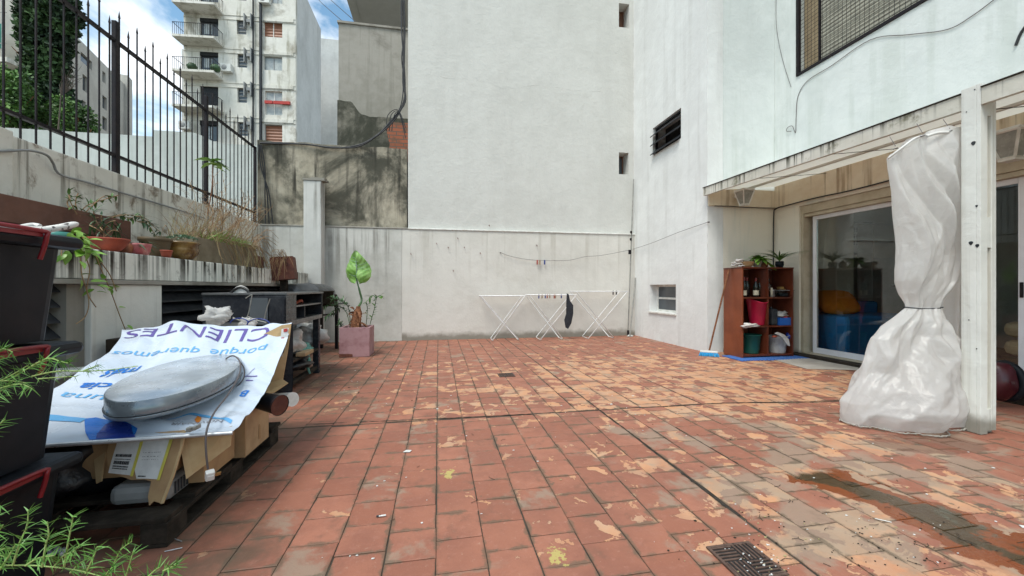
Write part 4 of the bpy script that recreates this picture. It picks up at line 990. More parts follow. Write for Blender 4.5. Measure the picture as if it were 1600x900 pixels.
M_['bu0'] = pm('bush_dark', (.035,.085,.015), (.05,.11,.02), 2, .6, bump=0); M_['bu1'] = pm('bush_mid', (.07,.17,.03), (.09,.20,.035), 2, .6, bump=0); M_['bu2'] = pm('bush_light', (.14,.26,.05), (.17,.30,.07), 2, .6, bump=0)
def tree(name, label, cat, base_px, D, blobs_px, n, size, mats, grp=None):
    b = W(base_px, 450, D=D); t = thing(name, label, cat, (b.x, b.y, 0), grp)
    tr = MB(); topz = max(W(x, y, D=D).z for (x,y,rx,ry) in blobs_px); low = W(blobs_px[0][0], blobs_px[0][1], D=D)
    tr.tube(spline([(b.x,b.y,-.1),(b.x+.1,b.y,topz*.3),(low.x,low.y,low.z),(b.x+.05,b.y,topz*.95)],5), [ .22*(1-.85*i/15) for i in range(16)], 8)
    for k in range(9):
        zz = topz * rnd.uniform(.35,.85); a = rnd.uniform(0,6.28); q = Vector((b.x,b.y,zz)); tr.tube([q, q+Vector((math.cos(a)*.6,math.sin(a)*.6,.5)), q+Vector((math.cos(a)*1.1,math.sin(a)*1.1,1.1))],[.06,.04,.015],5)
    part('trunk', tr, M_['bark'], t)
    m = MB(); bl = []
    for (x,y,rx,ry) in blobs_px: c = W(x,y,D=D); s = D/F; bl.append(((c.x,c.y,c.z),(rx*s,rx*s,ry*s)))
    crown(m, bl, n, size, 3, -.9 if name == 'cypress' else -.2); part('crown', m, mats, t); return t
tree('cypress', 'tall dark cypress rising behind the iron fence at the upper left', 'tree', 72, 20, [(72,60,30,60),(85,20,30,50),(60,30,24,50),(70,110,26,40),(75,160,32,40),(95,20,22,38),(60,-30,40,40)], 20000, .26, [M_['cyp0'],M_['cyp1'],M_['cyp2']])
tree('leafy_tree', 'bright green leafy tree left of the dark cypress behind the fence', 'tree', 12, 18, [(12,160,34,48),(-20,150,40,55),(28,185,30,34),(5,125,20,24),(40,140,18,26)], 9000, .17, [M_['bu0'],M_['bu1'],M_['bu2']], 'leafy trees beside the cypress')
tree('leafy_tree', 'smaller green leafy tree right of the dark cypress behind the fence', 'tree', 120, 19, [(118,188,26,28),(100,175,20,26),(132,200,16,20),(90,195,30,24)], 5500, .16, [M_['bu0'],M_['bu1'],M_['bu2']], 'leafy trees beside the cypress')
bt = MB()
for k in range(26):
    p = W(95, 150, D=17.5); a = [p, p + Vector((rnd.uniform(-.1,.5), 0, rnd.uniform(.3,.9)))]; a.append(a[-1] + Vector((rnd.uniform(-.2,.6), rnd.uniform(-.2,.2), rnd.uniform(.1,.7)))); bt.tube(a, [.02,.012,.005], 4)
bt.tube([W(90,215,D=17.5), W(93,180,D=17.5), W(95,150,D=17.5)], [.03,.025,.02], 6)
solo('bare_tree', bt, M_['twig'], 'thin leafless tree with bare twigs right of the dark cypress', 'tree')
# sprig with fresh leaves in front of the fence at x~335
m = MB(); b = W(324, 335, X=XF+.1); tp = W(333, 256, X=XF+.12); tw = MB(); tw.tube(spline([b, (b+tp)/2 + Vector((.01,.02,0)), tp],5), .008, 5)
t = thing('young_shoot', 'thin shoot with a tuft of bright green leaves in front of the second fence post', 'plant', b)
part('stem', tw, M_['bark'], t)
for k in range(15):
    a = rnd.uniform(0, 6.28); m.leaf(tp + Vector((0,0,rnd.uniform(-.05,.05))), (math.cos(a), math.sin(a), rnd.uniform(-.1,.5)), (0,0,1), rnd.uniform(.16,.27), .085, .35)
part('leaves', m, M_['leafbright'], t)
# ================================================================ POTS ON THE TERRACE
ZP = ZL + .002
def pot(name, label, cat, xc, wpx, ytop, X, m_, prof=None, n=24, group=None, soil=True):
    c = W(xc, ytop, X=X); sc = (c.y * C_ + c.x * S_) / F; r = wpx * sc / 2; h = c.z - ZP
    t = thing(name, label, cat, (c.x, c.y, ZP), group)
    prof = prof or [(.0,0),(.62,0),(.78,.35),(.92,.8),(.94,.82),(1,.83),(1,1),(.9,1),(.86,.85)]
    m = MB(); m.lathe([(a*r, b*h) for a, b in prof], (c.x, c.y, ZP), n); part('pot', m, m_, t)
    if soil: s = MB(); s.lathe([(0,h*.90),(r*.5,h*.91),(r*.87,h*.87)], (c.x,c.y,ZP), 16); part('soil', s, M_['soil'], t)
    return t, c, r, h
XP = -2.60
t, c, r, h = pot('flower_pot', 'teal glazed pot half hidden behind the black storage boxes', 'plant pot', 90, 34, 363, XP, M_['tealpot'], [(0,0),(.75,0),(.95,.4),(.97,.62),(1,.64),(1,1),(.92,1),(.88,.85)])
t = thing('pothos', 'yellow green trailing pothos hanging over the terrace edge', 'plant', W(120, 395, X=-2.5))
lv = MB(); st = MB()
vines = [[(112,375),(125,400),(128,430),(135,452),(139,475),(133,495),(119,506)], [(128,390),(140,420),(136,455),(150,480)], [(150,400),(160,425),(172,452),(186,490),(198,520)], [(158,410),(172,430),(182,455)], [(110,372),(98,385),(96,400)]]
for v in vines: st.tube(spline([W(x, y, X=-2.44) for x, y in v], 5), .0035, 5)
part('vine', st, M_['dry'], t)
for (x, y, L) in [(118,372,.11),(127,378,.12),(122,388,.13),(108,378,.11),(134,384,.12),(130,395,.12),(116,362,.10),(138,393,.11),(122,402,.11),(147,399,.11),(150,412,.09),(126,438,.09),(142,440,.09),(147,452,.08),(152,446,.08),(176,447,.07),(168,452,.06),(199,508,.06),(186,480,.05),(105,392,.10),(112,368,.12),(125,368,.11),(135,376,.10),(112,384,.12)]:
    p = W(x, y, X=-2.44 + rnd.uniform(-.06,.05)); lv.leaf(p, (rnd.uniform(-.3,.7), rnd.uniform(-.2,1), rnd.uniform(-.5,.25)), (.5,-.3,1), L*.95, L*.48, .35)
    lv.leaf(p + Vector((rnd.uniform(-.05,.05),rnd.uniform(-.06,.06),rnd.uniform(-.04,.04))), (rnd.uniform(-.4,.8), rnd.uniform(-1,.8), rnd.uniform(-.6,.2)), (.5,.2,1), L*.75, L*.4, .35)
part('leaves', lv, M_['leafbright'], t)
def sprigs(name, label, pts, mat='leafdark', L=.05, n=5, stem=.003, w=.35, X=None, cat='plant'):
    """pts: stems as pixel lists at plane X"""
    P0 = [W(x, y, X=X) for x, y in pts[0]]; t = thing(name, label, cat, P0[0]); s = MB(); l = MB()
    for ln in pts:
        sp_ = spline([W(x, y, X=X + rnd.uniform(-.05,.05)) for x, y in ln], 5); s.tube(sp_, stem, 5)
        for i in range(2, len(sp_)):
            for k in range(n):
                d = (sp_[i] - sp_[i-1]).normalized(); o = d.orthogonal().normalized(); o.rotate(Matrix.Rotation(rnd.uniform(0,6.28), 3, d))
                if rnd.random() < .6: l.leaf(sp_[i], o + d*.6, (0,0,1), L*rnd.uniform(.6,1.2), L*w, .3, seg=3)
    part('stem', s, M_['dry'], t); part('leaves', l, M_[mat], t); return t
t, c, r, h = pot('flower_pot', 'wide red terracotta bowl beside the trailing pothos', 'plant pot', 168, 54, 373, XP, M_['terra'], [(0,0),(.4,0),(.62,.2),(.85,.6),(.95,.86),(1,.9),(1,1),(.93,1),(.9,.9)])
sprigs('potted_seedling', 'thin forked green seedling growing in the wide red bowl', [[(163,374),(160,355),(158,335)],[(160,360),(150,345),(146,330)],[(161,362),(170,348),(180,345)],[(162,366),(152,358),(140,352)],[(163,370),(175,360),(186,362)]], 'leafdark', .10, 3, .004, .14, X=XP)
t, c, r, h = pot('flower_pot', 'small rounded brown clay jar between the red bowl and the pink pot', 'plant pot', 195, 20, 374, XP, M_['terra2'], [(0,0),(.7,0),(1,.35),(.95,.6),(.5,.8),(.35,.85),(.4,1),(.3,1)], soil=False)
t, c, r, h = pot('flower_pot', 'mottled pink glazed pot with strappy green leaves', 'plant pot', 216, 33, 381, XP+.03, M_['pinkpot'], [(0,0),(.72,0),(.85,.3),(.95,.8),(1,1),(.92,1),(.88,.85)])
g_ = MB()
for k in range(22): a = rnd.uniform(0,6.28); g_.leaf(c + Vector((rnd.uniform(-.05,.05),rnd.uniform(-.05,.05),-.01)), (math.cos(a),math.sin(a),rnd.uniform(.3,1)), (0,0,1), rnd.uniform(.10,.18), .022, .8)
solo('strappy_plant', g_, M_['leafdark'], 'low strappy dark green plant in the mottled pink pot', 'plant')
t, c, r, h = pot('flower_pot', 'tall dull olive brown clay pot behind the small red pot', 'plant pot', 243, 42, 372, XP-.08, M_['olive'])
t, c, r, h = pot('flower_pot', 'tiny red clay pot in front of the tall olive brown pot', 'plant pot', 260, 16, 391, XP+.07, M_['terra'])
t, c, r, h = pot('flower_pot', 'glossy brown and ochre glazed bowl filled with pale succulents', 'plant pot', 285, 46, 379, XP, M_['glaze'], [(0,0),(.55,0),(.62,.08),(.88,.35),(.93,.6),(.88,.82),(1,.93),(1,1),(.92,1),(.86,.9)])
g_ = MB()
for k in range(90):
    a = rnd.uniform(0,6.28); rr = r * .85 * math.sqrt(rnd.random()); q = c + Vector((math.cos(a)*rr, math.sin(a)*rr, .01 + .06*(1-(rr/r)**2)))
    for j in range(5): b_ = rnd.uniform(0,6.28); g_.leaf(q, (math.cos(b_),math.sin(b_),.7), (0,0,1), .028, .014, .1, seg=2)
M_['succ'] = pm('succulent', (.16,.30,.20), (.26,.38,.26), 30, .6, bump=0)
solo('succulents', g_, M_['succ'], 'dome of pale green succulents in the glazed brown bowl', 'plant')

# long brown trough on brick feet
c = W(205, 346, X=-2.95); t = thing('planter_trough', 'long brown metal trough standing behind the flower pots', 'planter', (-3.05, 3.6, ZP))
zt_ = c.z; m = MB(); m.box(-3.22, -2.95, 2.3, c.y, 1.56, zt_, bev=.006); part('trough', m, M_['brownbox'], t)
for yy in (2.5, 3.3, 4.1): part('foot', MB().box(-3.2, -2.98, yy, yy+.18, ZP, 1.558), M_['brownbox'], t)
sprigs('trough_plant', 'thin leafy stems sprouting from the long brown trough', [[(120,335),(110,315),(107,300)],[(125,338),(118,318),(122,302)],[(120,338),(135,322),(155,314),(185,305)],[(130,338),(140,325),(160,308),(172,306)],[(150,340),(175,338),(200,340),(235,355)],[(170,342),(190,335),(215,338),(225,340)],[(112,330),(105,318),(110,308)]], 'leaf', .055, 2, .004, .38, X=-2.97)
sprigs('trailing_weed', 'fine arching weed over the right end of the brown trough', [[(180,338),(205,336),(228,345),(250,362)],[(200,342),(220,338),(240,352)],[(215,346),(230,350),(246,372)]], 'leafdark', .06, 4, .003, .3, X=-2.9)

# tan planter box with dry grass
a, b = W(308, 370, X=-2.6), W(398, 390, X=-2.6)
t = thing('grass_planter', 'rectangular tan concrete planter overflowing with dry grass', 'planter', (-2.8, (a.y+b.y)/2, ZP))
m = MB(); ya, yb_, zt_ = a.y, b.y, a.z
m.box(-2.64,-2.60,ya,yb_,ZP,zt_,bev=.006); m.box(-3.0,-2.96,ya,yb_,ZP,zt_,bev=.006); m.box(-2.959,-2.641,ya,ya+.04,ZP,zt_,bev=.006); m.box(-2.959,-2.641,yb_-.04,yb_,ZP,zt_,bev=.006); m.box(-2.959,-2.641,ya+.041,yb_-.041,ZP,ZP+.03)
part('box', m, M_['tanconc'], t); part('soil', MB().box(-2.958,-2.642,ya+.042,yb_-.042,zt_-.09,zt_-.03), M_['soil'], t)
gr = MB(); gr2 = MB()
for k in range(620):
    yy = rnd.uniform(ya+.02, yb_-.05); p = Vector((rnd.uniform(-2.94,-2.64), yy, zt_-.04)); a_ = rnd.uniform(0,6.28); sp_ = rnd.uniform(.1,1.0)
    d = Vector((math.cos(a_)*sp_+.15, math.sin(a_)*sp_+.1, 1)); L = rnd.uniform(.12,.55) if rnd.random()<.75 else rnd.uniform(.5,.95)
    gr.blade(p, d, L, rnd.uniform(.004,.009), rnd.uniform(.1,1.2)*L*1.2, 0 if rnd.random()<.6 else 1, 5)
for k in range(60):
    p = Vector((rnd.uniform(-2.9,-2.62), rnd.uniform(ya+.3,yb_), zt_)); q = p + Vector((rnd.uniform(-.2,.45), rnd.uniform(-.4,.5), rnd.uniform(.3,.8)))
    gr.tube(spline([p, (p+q)/2+Vector((.05,0,.1)), q],3), .0028, 3, cap=False)
    for j in range(6):
        e = p.lerp(q, rnd.uniform(.4,1)); gr.tube([e, e+Vector((rnd.gauss(0,.06),rnd.gauss(0,.06),rnd.uniform(.0,.14)))], .0018, 3, cap=False)
for k in range(55):   # hanging stalks
    p = Vector((-2.6, rnd.uniform(ya+.2,yb_+.0), zt_)); gr.tube(spline([p, p+Vector((.06,.05,.03)), p+Vector((.11,.1+rnd.uniform(-.1,.15),-rnd.uniform(.05,.2))), p+Vector((.12,.15+rnd.uniform(-.1,.2),-rnd.uniform(.2,.5)))],3), .0025, 3, 0 if rnd.random()<.5 else 1, cap=False)
part('dry_grass', gr, [M_['dry'], M_['straw']], t, kind='stuff')
for k in range(190):
    cy = rnd.choice((ya+.42, ya+.95, ya+1.1, ya+.9)); p = Vector((rnd.uniform(-2.75,-2.6), cy+rnd.gauss(0,.09), zt_-.02)); a_ = rnd.uniform(-1.5,1.5)
    gr2.blade(p, (math.cos(a_)*.8, math.sin(a_)*.8, 1), rnd.uniform(.12,.30), .011, rnd.uniform(.3,1.4)*.5, 0, 5)
part('green_tuft', gr2, M_['leafbright'], t, kind='stuff')
# loose twiggy weeds arching to the right
m = MB()
for k in range(34):
    p = W(rnd.uniform(385,400), 388, X=-2.72); q = W(rnd.uniform(400,438), rnd.uniform(372,430), X=-2.6); mid = (p+q)/2+Vector((0,0,rnd.uniform(.02,.22))); m.tube(spline([p,mid,q],4), .003, 3, cap=False)
solo('dry_weed', m, M_['dry'], 'dry stalks arching from the tan planter towards the rusty can', 'plant')
a, b = W(400,414,X=-2.62), W(408,401,X=-2.62); solo('small_brown_box', MB().box(-2.72,-2.6,a.y,b.y+.05,ZP,b.z,bev=.004), M_['brownbox'], 'small dark brown box on the ledge right of the tan planter', 'box')
a = W(420,412,X=-2.6); m = MB(); m.box(-2.75,-2.56,a.y-.15,a.y+.15,ZP,ZP+.03,bev=.006); solo('white_tray', m, M_['whiteplastic'], 'flat white scrap lying on the ledge beside the small brown box', 'tray')

# rusty can on a post
c = W(444, 420, D=6.25); t = thing('rusty_can', 'rusty square can with dry twigs on a dark post in front of the terrace', 'can', (c.x, c.y, 0))
Mr = Matrix.Translation(c) @ Matrix.Rotation(R(-6), 4, 'Y') @ Matrix.Rotation(R(10), 4, 'Z')
m = MB(); s = .155; hh = .175
m.box(-s,s,-s,-s+.01,-hh,hh,M=Mr); m.box(-s,s,s-.01,s,-hh,hh,M=Mr); m.box(-s,-s+.01,-s+.011,s-.011,-hh,hh,M=Mr); m.box(s-.01,s,-s+.011,s-.011,-hh,hh,M=Mr); m.box(-s+.011,s-.011,-s+.011,s-.011,-hh,-hh+.01,M=Mr)
part('can', m, M_['rust'], t); part('soil', MB().box(-s+.012,s-.012,-s+.012,s-.012,hh-.06,hh-.03,M=Mr), M_['soil'], t)
part('post', MB().box(c.x-.045,c.x+.045,c.y-.045,c.y+.045,0.002,c.z-hh-.005), M_['wood_dark'], t)
m = MB()
for k in range(40):
    p = c + Vector((rnd.uniform(-.1,.1), rnd.uniform(-.16,-.05), hh)); q = p + Vector((rnd.uniform(-.12,.14), -.08, rnd.uniform(-.42,.08))); m.tube(spline([p,(p+q)/2+Vector((rnd.uniform(-.05,.05),-.06,.08)),q],3), .003, 3, cap=False)
part('dry_twigs', m, M_['dry'], t, kind='stuff')

# ================================================================ STORAGE BOX STACK (near left)
def storage_box(z0, z1, label, k):
    x1, y1 = -1.385, 1.83; x0, y0 = -1.95, 1.08
    t = thing('storage_box', label, 'storage box', ((x0+x1)/2,(y0+y1)/2,z0), 'stacked black storage boxes')
    m = MB(); ti = .025; zt = z1 - .055; vs = []
    bm = bmesh.new(); bmesh.ops.create_cube(bm, size=1)
    for v in bm.verts:
        up = v.co.z > 0; e = 0 if up else ti
        v.co = Vector(((x0+e if v.co.x<0 else x1-.015-e), (y0+e if v.co.y<0 else y1-.015-e), zt if up else z0+.003))
    bmesh.ops.bevel(bm, geom=[e for e in bm.edges if abs((e.verts[0].co-e.verts[1].co).z)>.1], offset=.05, segments=4, affect='EDGES', profile=.5); bm.verts.index_update()
    m.add([v.co.copy() for v in bm.verts], [[v.index for v in f.verts] for f in bm.faces]); bm.free(); part('tub', m, M_['blackplastic'], t)
    # rim ribs
    l = MB(); l.box(x0-.03, x1+.022, y0-.03, y1+.025, zt+.002, z1-.004, bev=.022); part('lid', l, M_['blackplastic'], t)
    h = MB(); ya_, yb2 = y1-.56, y1-.16
    h.tube(spline([(x1+.018,ya_,z1-.085),(x1+.038,ya_,z1-.02),(x1+.036,ya_+.03,z1-.002),(x1+.036,yb2-.03,z1-.002),(x1+.038,yb2,z1-.02),(x1+.018,yb2,z1-.10)],4), .0075, 6)
    h.box(x1+.024, x1+.032, ya_+.005, yb2-.005, z1-.022, z1-.008)
    part('handle', h, M_['red_plastic'], t); return t
storage_box(.02, .47, 'lowest black storage box of the stack, red latch near the floor', 0)
storage_box(.473, .90, 'middle black storage box of the stack at the left edge', 1)
storage_box(.903, 1.300, 'topmost black storage box with a red handle, under the speckled strip', 2)
m = MB(); pts = spline([W(-40,350,X=-1.55),W(10,352,X=-1.5),W(60,356,X=-1.48),W(95,352,X=-1.46),W(122,346,X=-1.44)],6)
L = len(pts); m.tube(pts, [.013]*(L-3)+[.012,.010,.005], 7)
for i in range(len(m.v)): m.v[i].z -= .008
m2 = NT('speckled_rope'); m2.color(m2.mix(m2.ramp(m2.noise(70, 3, .5, vec=m2.mapv((1,1,1))), .58, .64), (.66,.64,.60), (.09,.08,.08))); m2.set(Roughness=.8); M_['speckle'] = m2.mat
t = solo('speckled_strip', m, M_['speckle'], 'white speckled rope like strip lying on the topmost storage box', 'rope')
m = MB(); m.tube(spline([W(-10,362,X=-1.55),W(20,358,X=-1.53),W(50,352,X=-1.52),W(62,354,X=-1.5)],5), .010, 7); solo('white_strap', m, M_['whiteplastic'], 'short white strap on the topmost storage box under the speckled strip', 'strap')

# ================================================================ PALLET AND THE PILE
px0, px1, py0, py1 = -2.30, -1.13, 1.93, 3.13
t = thing('pallet', 'dark weathered wooden pallet under the pile on the left', 'pallet', ((px0+px1)/2,(py0+py1)/2,0))
for x in (px0, (px0+px1)/2-.05, px1-.1):
    for y in (py0, (py0+py1)/2-.07, py1-.14): part('block', MB().box(x, x+.1, y, y+.14, .018, .085, bev=.003), M_['wood_dark'], t)
for x in (px0, (px0+px1)/2-.05, px1-.1):
    part('runner', MB().box(x, x+.1, py0, py1, .002, .0175, bev=.002), M_['wood_dark'], t); part('stringer', MB().box(x, x+.1, py0, py1, .0855, .103, bev=.002), M_['wood_dark'], t)
for k, y in enumerate((py0, py0+.215, py0+.43, py0+.64, py0+.85, py1-.12)): part('deck_board', MB().box(px0, px1+rnd.uniform(-.01,.01), y+.002, y+.118+.05*(k%2), .1035, .125, bev=.003), M_['wood_dark'], t)
ZD = .127
# supports under the banner
def carton(x0,x1,y0,y1,z0,z1,label,m_='card',az=0):
    c = Vector(((x0+x1)/2,(y0+y1)/2,z0)); t = thing('cardboard_box', label, 'box', c, 'cardboard boxes on the pallet'); Mz = Matrix.Translation(c) @ Matrix.Rotation(az,4,'Z') @ Matrix.Translation(-c)
    part('carton', MB().box(x0,x1,y0,y1,z0,z1,bev=.004,M=Mz), M_[m_], t); part('tape', MB().box((x0+x1)/2-.025,(x0+x1)/2+.025,y0-.002,y1+.002,z1-.1,z1+.002,M=Mz), M_['beige'], t); return t
carton(-1.95,-1.45,2.42,2.90,ZD,.46,'closed cardboard box hidden deep under the banner','card')
carton(-2.05,-1.25,2.95,3.22,ZD,.66,'tall closed cardboard box propping up the far side of the banner','card2')
# grey plastic tub lid / casing near the edge
m = MB(); m.box(-1.44,-1.20,2.06,2.50,ZD,.215,bev=.03); t = thing('grey_casing', 'pale grey plastic casing lying at the pallet edge under the cardboard', 'casing', (-1.5,2.25,ZD)); part('shell', m, M_['greyplastic'], t)
m = MB()
for k in range(6): m.box(-1.199,-1.195,2.10+k*.022,2.108+k*.022,.15,.205)
part('vent_slot', m, M_['darkgrey'], t)
# labelled flap carton
def poly(name, pts, D, vec, mats, parent=None, label=None, cat=None):
    P_ = [W(x, y, D=(D[i] if isinstance(D,(list,tuple)) else D)) for i, (x, y) in enumerate(pts)]
    m = MB().slab(P_, vec)
    return part(name, m, mats, parent, label) if parent else solo(name, m, mats, label, cat)
b = W(230, 720, D=1.83); t = thing('torn_carton', 'torn cardboard box with two white shipping labels edged in yellow tape', 'box', (b.x, b.y, ZD), 'cardboard boxes on the pallet')
Mf = Vector((-.02,.10,0)); nrm = Vector((-.01,-.004,0))
part('carton', MB().box(-1.62,-1.24,2.16,2.40,.218,.42,bev=.004), M_['card'], t)
PN = Vector((-.22,-1,.30)).normalized(); PO = W(230, 700, D=1.82)
def WP(x, y, off=0.0):
    d = ray(x, y); o = Vector((0,0,H)); return o + d*(((PO + PN*off) - o).dot(PN)/d.dot(PN))
def pp(name, pts, off, th, mat, parent, label=None): m = MB().slab([WP(x,y,off) for x,y in pts], -PN*th); return part(name, m, mat, parent, label)
pp('front_flap', [(172,678),(250,675),(287,672),(281,700),(268,742),(250,786),(240,783),(233,790),(231,776),(236,752),(226,749),(205,750),(172,738),(166,712)], 0, .006, M_['card'], t)
pp('side_flap', [(146,690),(171,684),(164,712),(158,752),(150,756),(147,720)], -.03, .006, M_['card2'], t)
pp('corrugated_edge', [(284,673),(290,673),(284,700),(271,744),(254,787),(250,787),(268,742),(281,700)], .001, .007, M_['card2'], t)
for (pts, lb) in (([(184,688),(222,686),(214,712),(205,743),(188,741),(169,739),(174,720)], 'left'), ([(225,686),(268,683),(260,712),(247,749),(230,748),(213,748),(209,727),(216,710)], 'right')):
    l = pp('shipping_label', pts, .003, .001, M_['paper'], t, lb + ' white wrinkled shipping label')
    q0, q1 = pts[0], pts[1]; q2, q3 = (pts[4+(lb=='right')] if 0 else ((169,739) if lb=='left' else (211,748))), ((205,743) if lb=='left' else (247,749))
    def at(u, v, off=.005):
        ax_ = q0[0]*(1-u)+q1[0]*u; ay = q0[1]*(1-u)+q1[1]*u; bx = q2[0]*(1-u)+q3[0]*u; by = q2[1]*(1-u)+q3[1]*u
        return WP(ax_*(1-v)+bx*v, ay*(1-v)+by*v, off)
    part('yellow_tape', MB().slab([at(.95,0,.006),at(1.07,0,.006),at(1.07,1.02,.006),at(.95,1.02,.006)],-PN*.0008), M_['yellow'], l)
    ik = MB(); rows = ((.42,.5,'b'),(.56,.58,'l'),(.62,.72,'b'),(.76,.80,'l'),(.83,.86,'l')) if lb == 'left' else ((.34,.355,'s'),(.44,.455,'s'),(.52,.53,'s'),(.92,.95,'h'))
    for (v0,v1,kk) in rows:
        u = .1
        while u < (.75 if kk != 'h' else .42):
            wd_ = rnd.uniform(.012,.03); ik.slab([at(u,v0),at(u+wd_,v0),at(u+wd_,v1),at(u,v1)],-PN*.0006); u += wd_ + rnd.uniform(.008,.02 if kk!='s' else .09)
    part('print', ik, M_['ink'], l, kind='stuff')
b = W(320,715,D=1.95); t = thing('open_carton', 'plain brown cardboard flaps hanging under the right end of the banner rail', 'box', (b.x,b.y,ZD), 'cardboard boxes on the pallet')
part('carton', MB().box(-1.20,-1.13,2.2,2.5,.15,.40), M_['card'], t)
poly('front_flap', [(279,682),(355,668),(362,666),(360,697),(326,722),(291,749)], [1.86,1.93,1.94,1.94,1.9,1.84], (0,.007,0), M_['card2'], t)
# wooden box
t = thing('wooden_box', 'pale plywood box near the right corner of the pallet', 'box', (-1.24,2.7,ZD))
part('box', MB().box(-1.42,-1.09,2.55,2.86,ZD,.395,bev=.004), M_['ply'], t); part('front_panel', MB().box(-1.42,-1.092,2.538,2.549,ZD,.393), M_['brownply'] if 'brownply' in M_ else M_['card'], t, 'reddish brown front panel'); part('stain', MB().slab([(-1.0885,2.70,.17),(-1.0885,2.735,.165),(-1.0885,2.73,.25),(-1.0885,2.71,.26)],(.001,0,0)), M_['card'], t)
# black bin bag
def blob(c, r, amp, seed, n=28, k=18, fl=None):
    m = MB(); vs = []; fs = []
    for i in range(k+1):
        ph = math.pi*i/k
        for j in range(n):
            th = 2*math.pi*j/n; d = Vector((math.cos(th)*math.sin(ph), math.sin(th)*math.sin(ph), math.cos(ph)))
            q = 1 + amp*mnoise.noise(d*1.7+Vector((seed,0,0))) + amp*.6*abs(mnoise.noise(d*4+Vector((0,seed,0)))); p = Vector((c[0]+d.x*r[0]*q, c[1]+d.y*r[1]*q, c[2]+d.z*r[2]*q))
            if fl is not None: p.z = max(p.z, fl)
            vs.append(p)
    for i in range(k):
        for j in range(n): fs.append((i*n+j,(i+1)*n+j,(i+1)*n+(j+1)%n,i*n+(j+1)%n))
    return m.add(vs, fs, 0, True)
c = W(105, 745, D=1.85); solo('bin_bag', blob((c.x-.05,2.32,.28),(.22,.26,.17),.5,3,fl=ZD), M_['binbag'], 'shiny black bin bag stuffed under the left half of the banner', 'bag')
# white/grey board things on far left
poly('grey_board', [(52,607),(128,580),(155,566),(150,576),(100,604),(52,622)], [2.3,2.5,2.6,2.6,2.45,2.3], (0,.02,-.03), M_['greyplastic'], None, 'thin grey board poking out between the storage boxes and the banner', 'board')
poly('plastic_cover', [(52,590),(85,576),(145,572),(150,582),(120,598),(52,612)], [2.35,2.6,2.75,2.65,2.5,2.35], (0,.02,-.05), M_['whiteplastic'], None, 'white plastic cover left of the banner, above the thin grey board', 'cover')
# black panel + open cardboard box at the right of the banner
poly('black_board', [(453,508),(458,505),(458,600),(456,622),(400,622),(425,600)], [2.95,2.95,2.95,2.95,2.9,2.9], (-.05,.045,0), M_['blacklaq'], None, 'thin black board standing upright behind the open cardboard box', 'board')
b = W(420,560,D=2.8); t = thing('upright_carton', 'open cardboard sheet with a red and white sticker, right of the banner', 'box', (b.x,b.y,ZD), 'cardboard boxes on the pallet')
poly('panel', [(412,522),(440,508),(455,506),(450,545),(441,598),(400,603),(378,590)], [2.82,2.86,2.88,2.86,2.84,2.75,2.7], (0,.008,0), M_['card2'], t)
poly('bottom_flap', [(375,601),(400,603),(441,592),(450,598),(428,613),(405,617),(372,607)], [2.62,2.72,2.84,2.82,2.7,2.62,2.58], (0,.004,-.006), M_['card2'], t)
poly('sticker', [(440,514),(451,512),(449,530),(438,533)], 2.835, (0,.002,0), M_['paper'], t); poly('sticker_stripe', [(439,528),(444,527),(443,533),(438,534)], 2.83, (0,.001,0), M_['redink'], t); poly('sticker_stripe', [(443,514),(449,513),(449,518),(443,519)], 2.83, (0,.001,0), M_['redink'], t)
poly('label', [(436,539),(446,541),(441,557),(432,555)], 2.825, (0,.002,0), M_['paper'], t)
m = MB()
for k in range(4): p = W(437+k*2.4, 543+k*.3, D=2.82); q = W(435.5+k*2.4,552,D=2.82); m.tube([p,q],.0025,4)
part('label_print', m, M_['ink'], t)
# white roll and black funnel
p, q = W(395,626,D=2.95), W(456,624,D=2.72); t = thing('white_roll', 'white plastic roll end sticking out right of the pile', 'roll', (q.x,q.y,q.z)); part('roll', MB().tube([p,q],.046,18), M_['whiteplastic'], t)
part('end_cap', MB().tube([q,q+(q-p).normalized()*.006],.048,18), M_['trim'], t)
p, q = W(375,618,D=2.5), W(432,632,D=2.40); d = (q-p).normalized(); t = thing('black_funnel', 'black funnel shaped tube lying on the pale plywood box', 'tube', (q.x,q.y,q.z-.1))
part('tube', MB().tube([p-d*.2,p,q,q+d*.03],[.045,.045,.055,.062],20,cap=False), M_['blackplastic'], t); part('mouth', MB().tube([q+d*.02,q+d*.025],.060,20), M_['rust'], t)

# ================================================================ BANNER
def bq(p0, p1, p2, t): return p0*(1-t)*(1-t) + p1*2*t*(1-t) + p2*t*t
def thr(a, b, c): return a, (b - a*.25 - c*.25)*2, c     # quadratic through three points
import functools
@functools.lru_cache(maxsize=None)
def _h(a, b, seed): return random.Random((a*73856093) ^ (b*19349663) ^ (seed*83492791)).uniform(-1, 1)
def facet(u, v, nu, seed, wrap=True):
    """piecewise planar random relief: crumpled sheet with sharp creases; u in cells (wraps after nu), v in cells"""
    a, b = math.floor(u), math.floor(v); f, g_ = u-a, v-b
    h = lambda p, q: _h(p % nu if wrap else p, q, seed)
    h00, h10, h01, h11 = h(a,b), h(a+1,b), h(a,b+1), h(a+1,b+1)
    if _h(a % nu, b, seed+99) > 0:
        return h00+(h10-h00)*f+(h11-h10)*g_ if f > g_ else h00+(h11-h01)*f+(h01-h00)*g_
    return h00+(h10-h00)*f+(h01-h00)*g_ if f+g_ < 1 else h11+(h01-h11)*(1-f)+(h10-h11)*(1-g_)
BL = thr(Vector((-1.93,1.90,.475)), Vector((-1.87,2.56,.665)), W(190,517,D=2.7))
BR = thr(W(363,675,D=1.88), W(421,600,D=2.40), W(456,506,D=2.96))
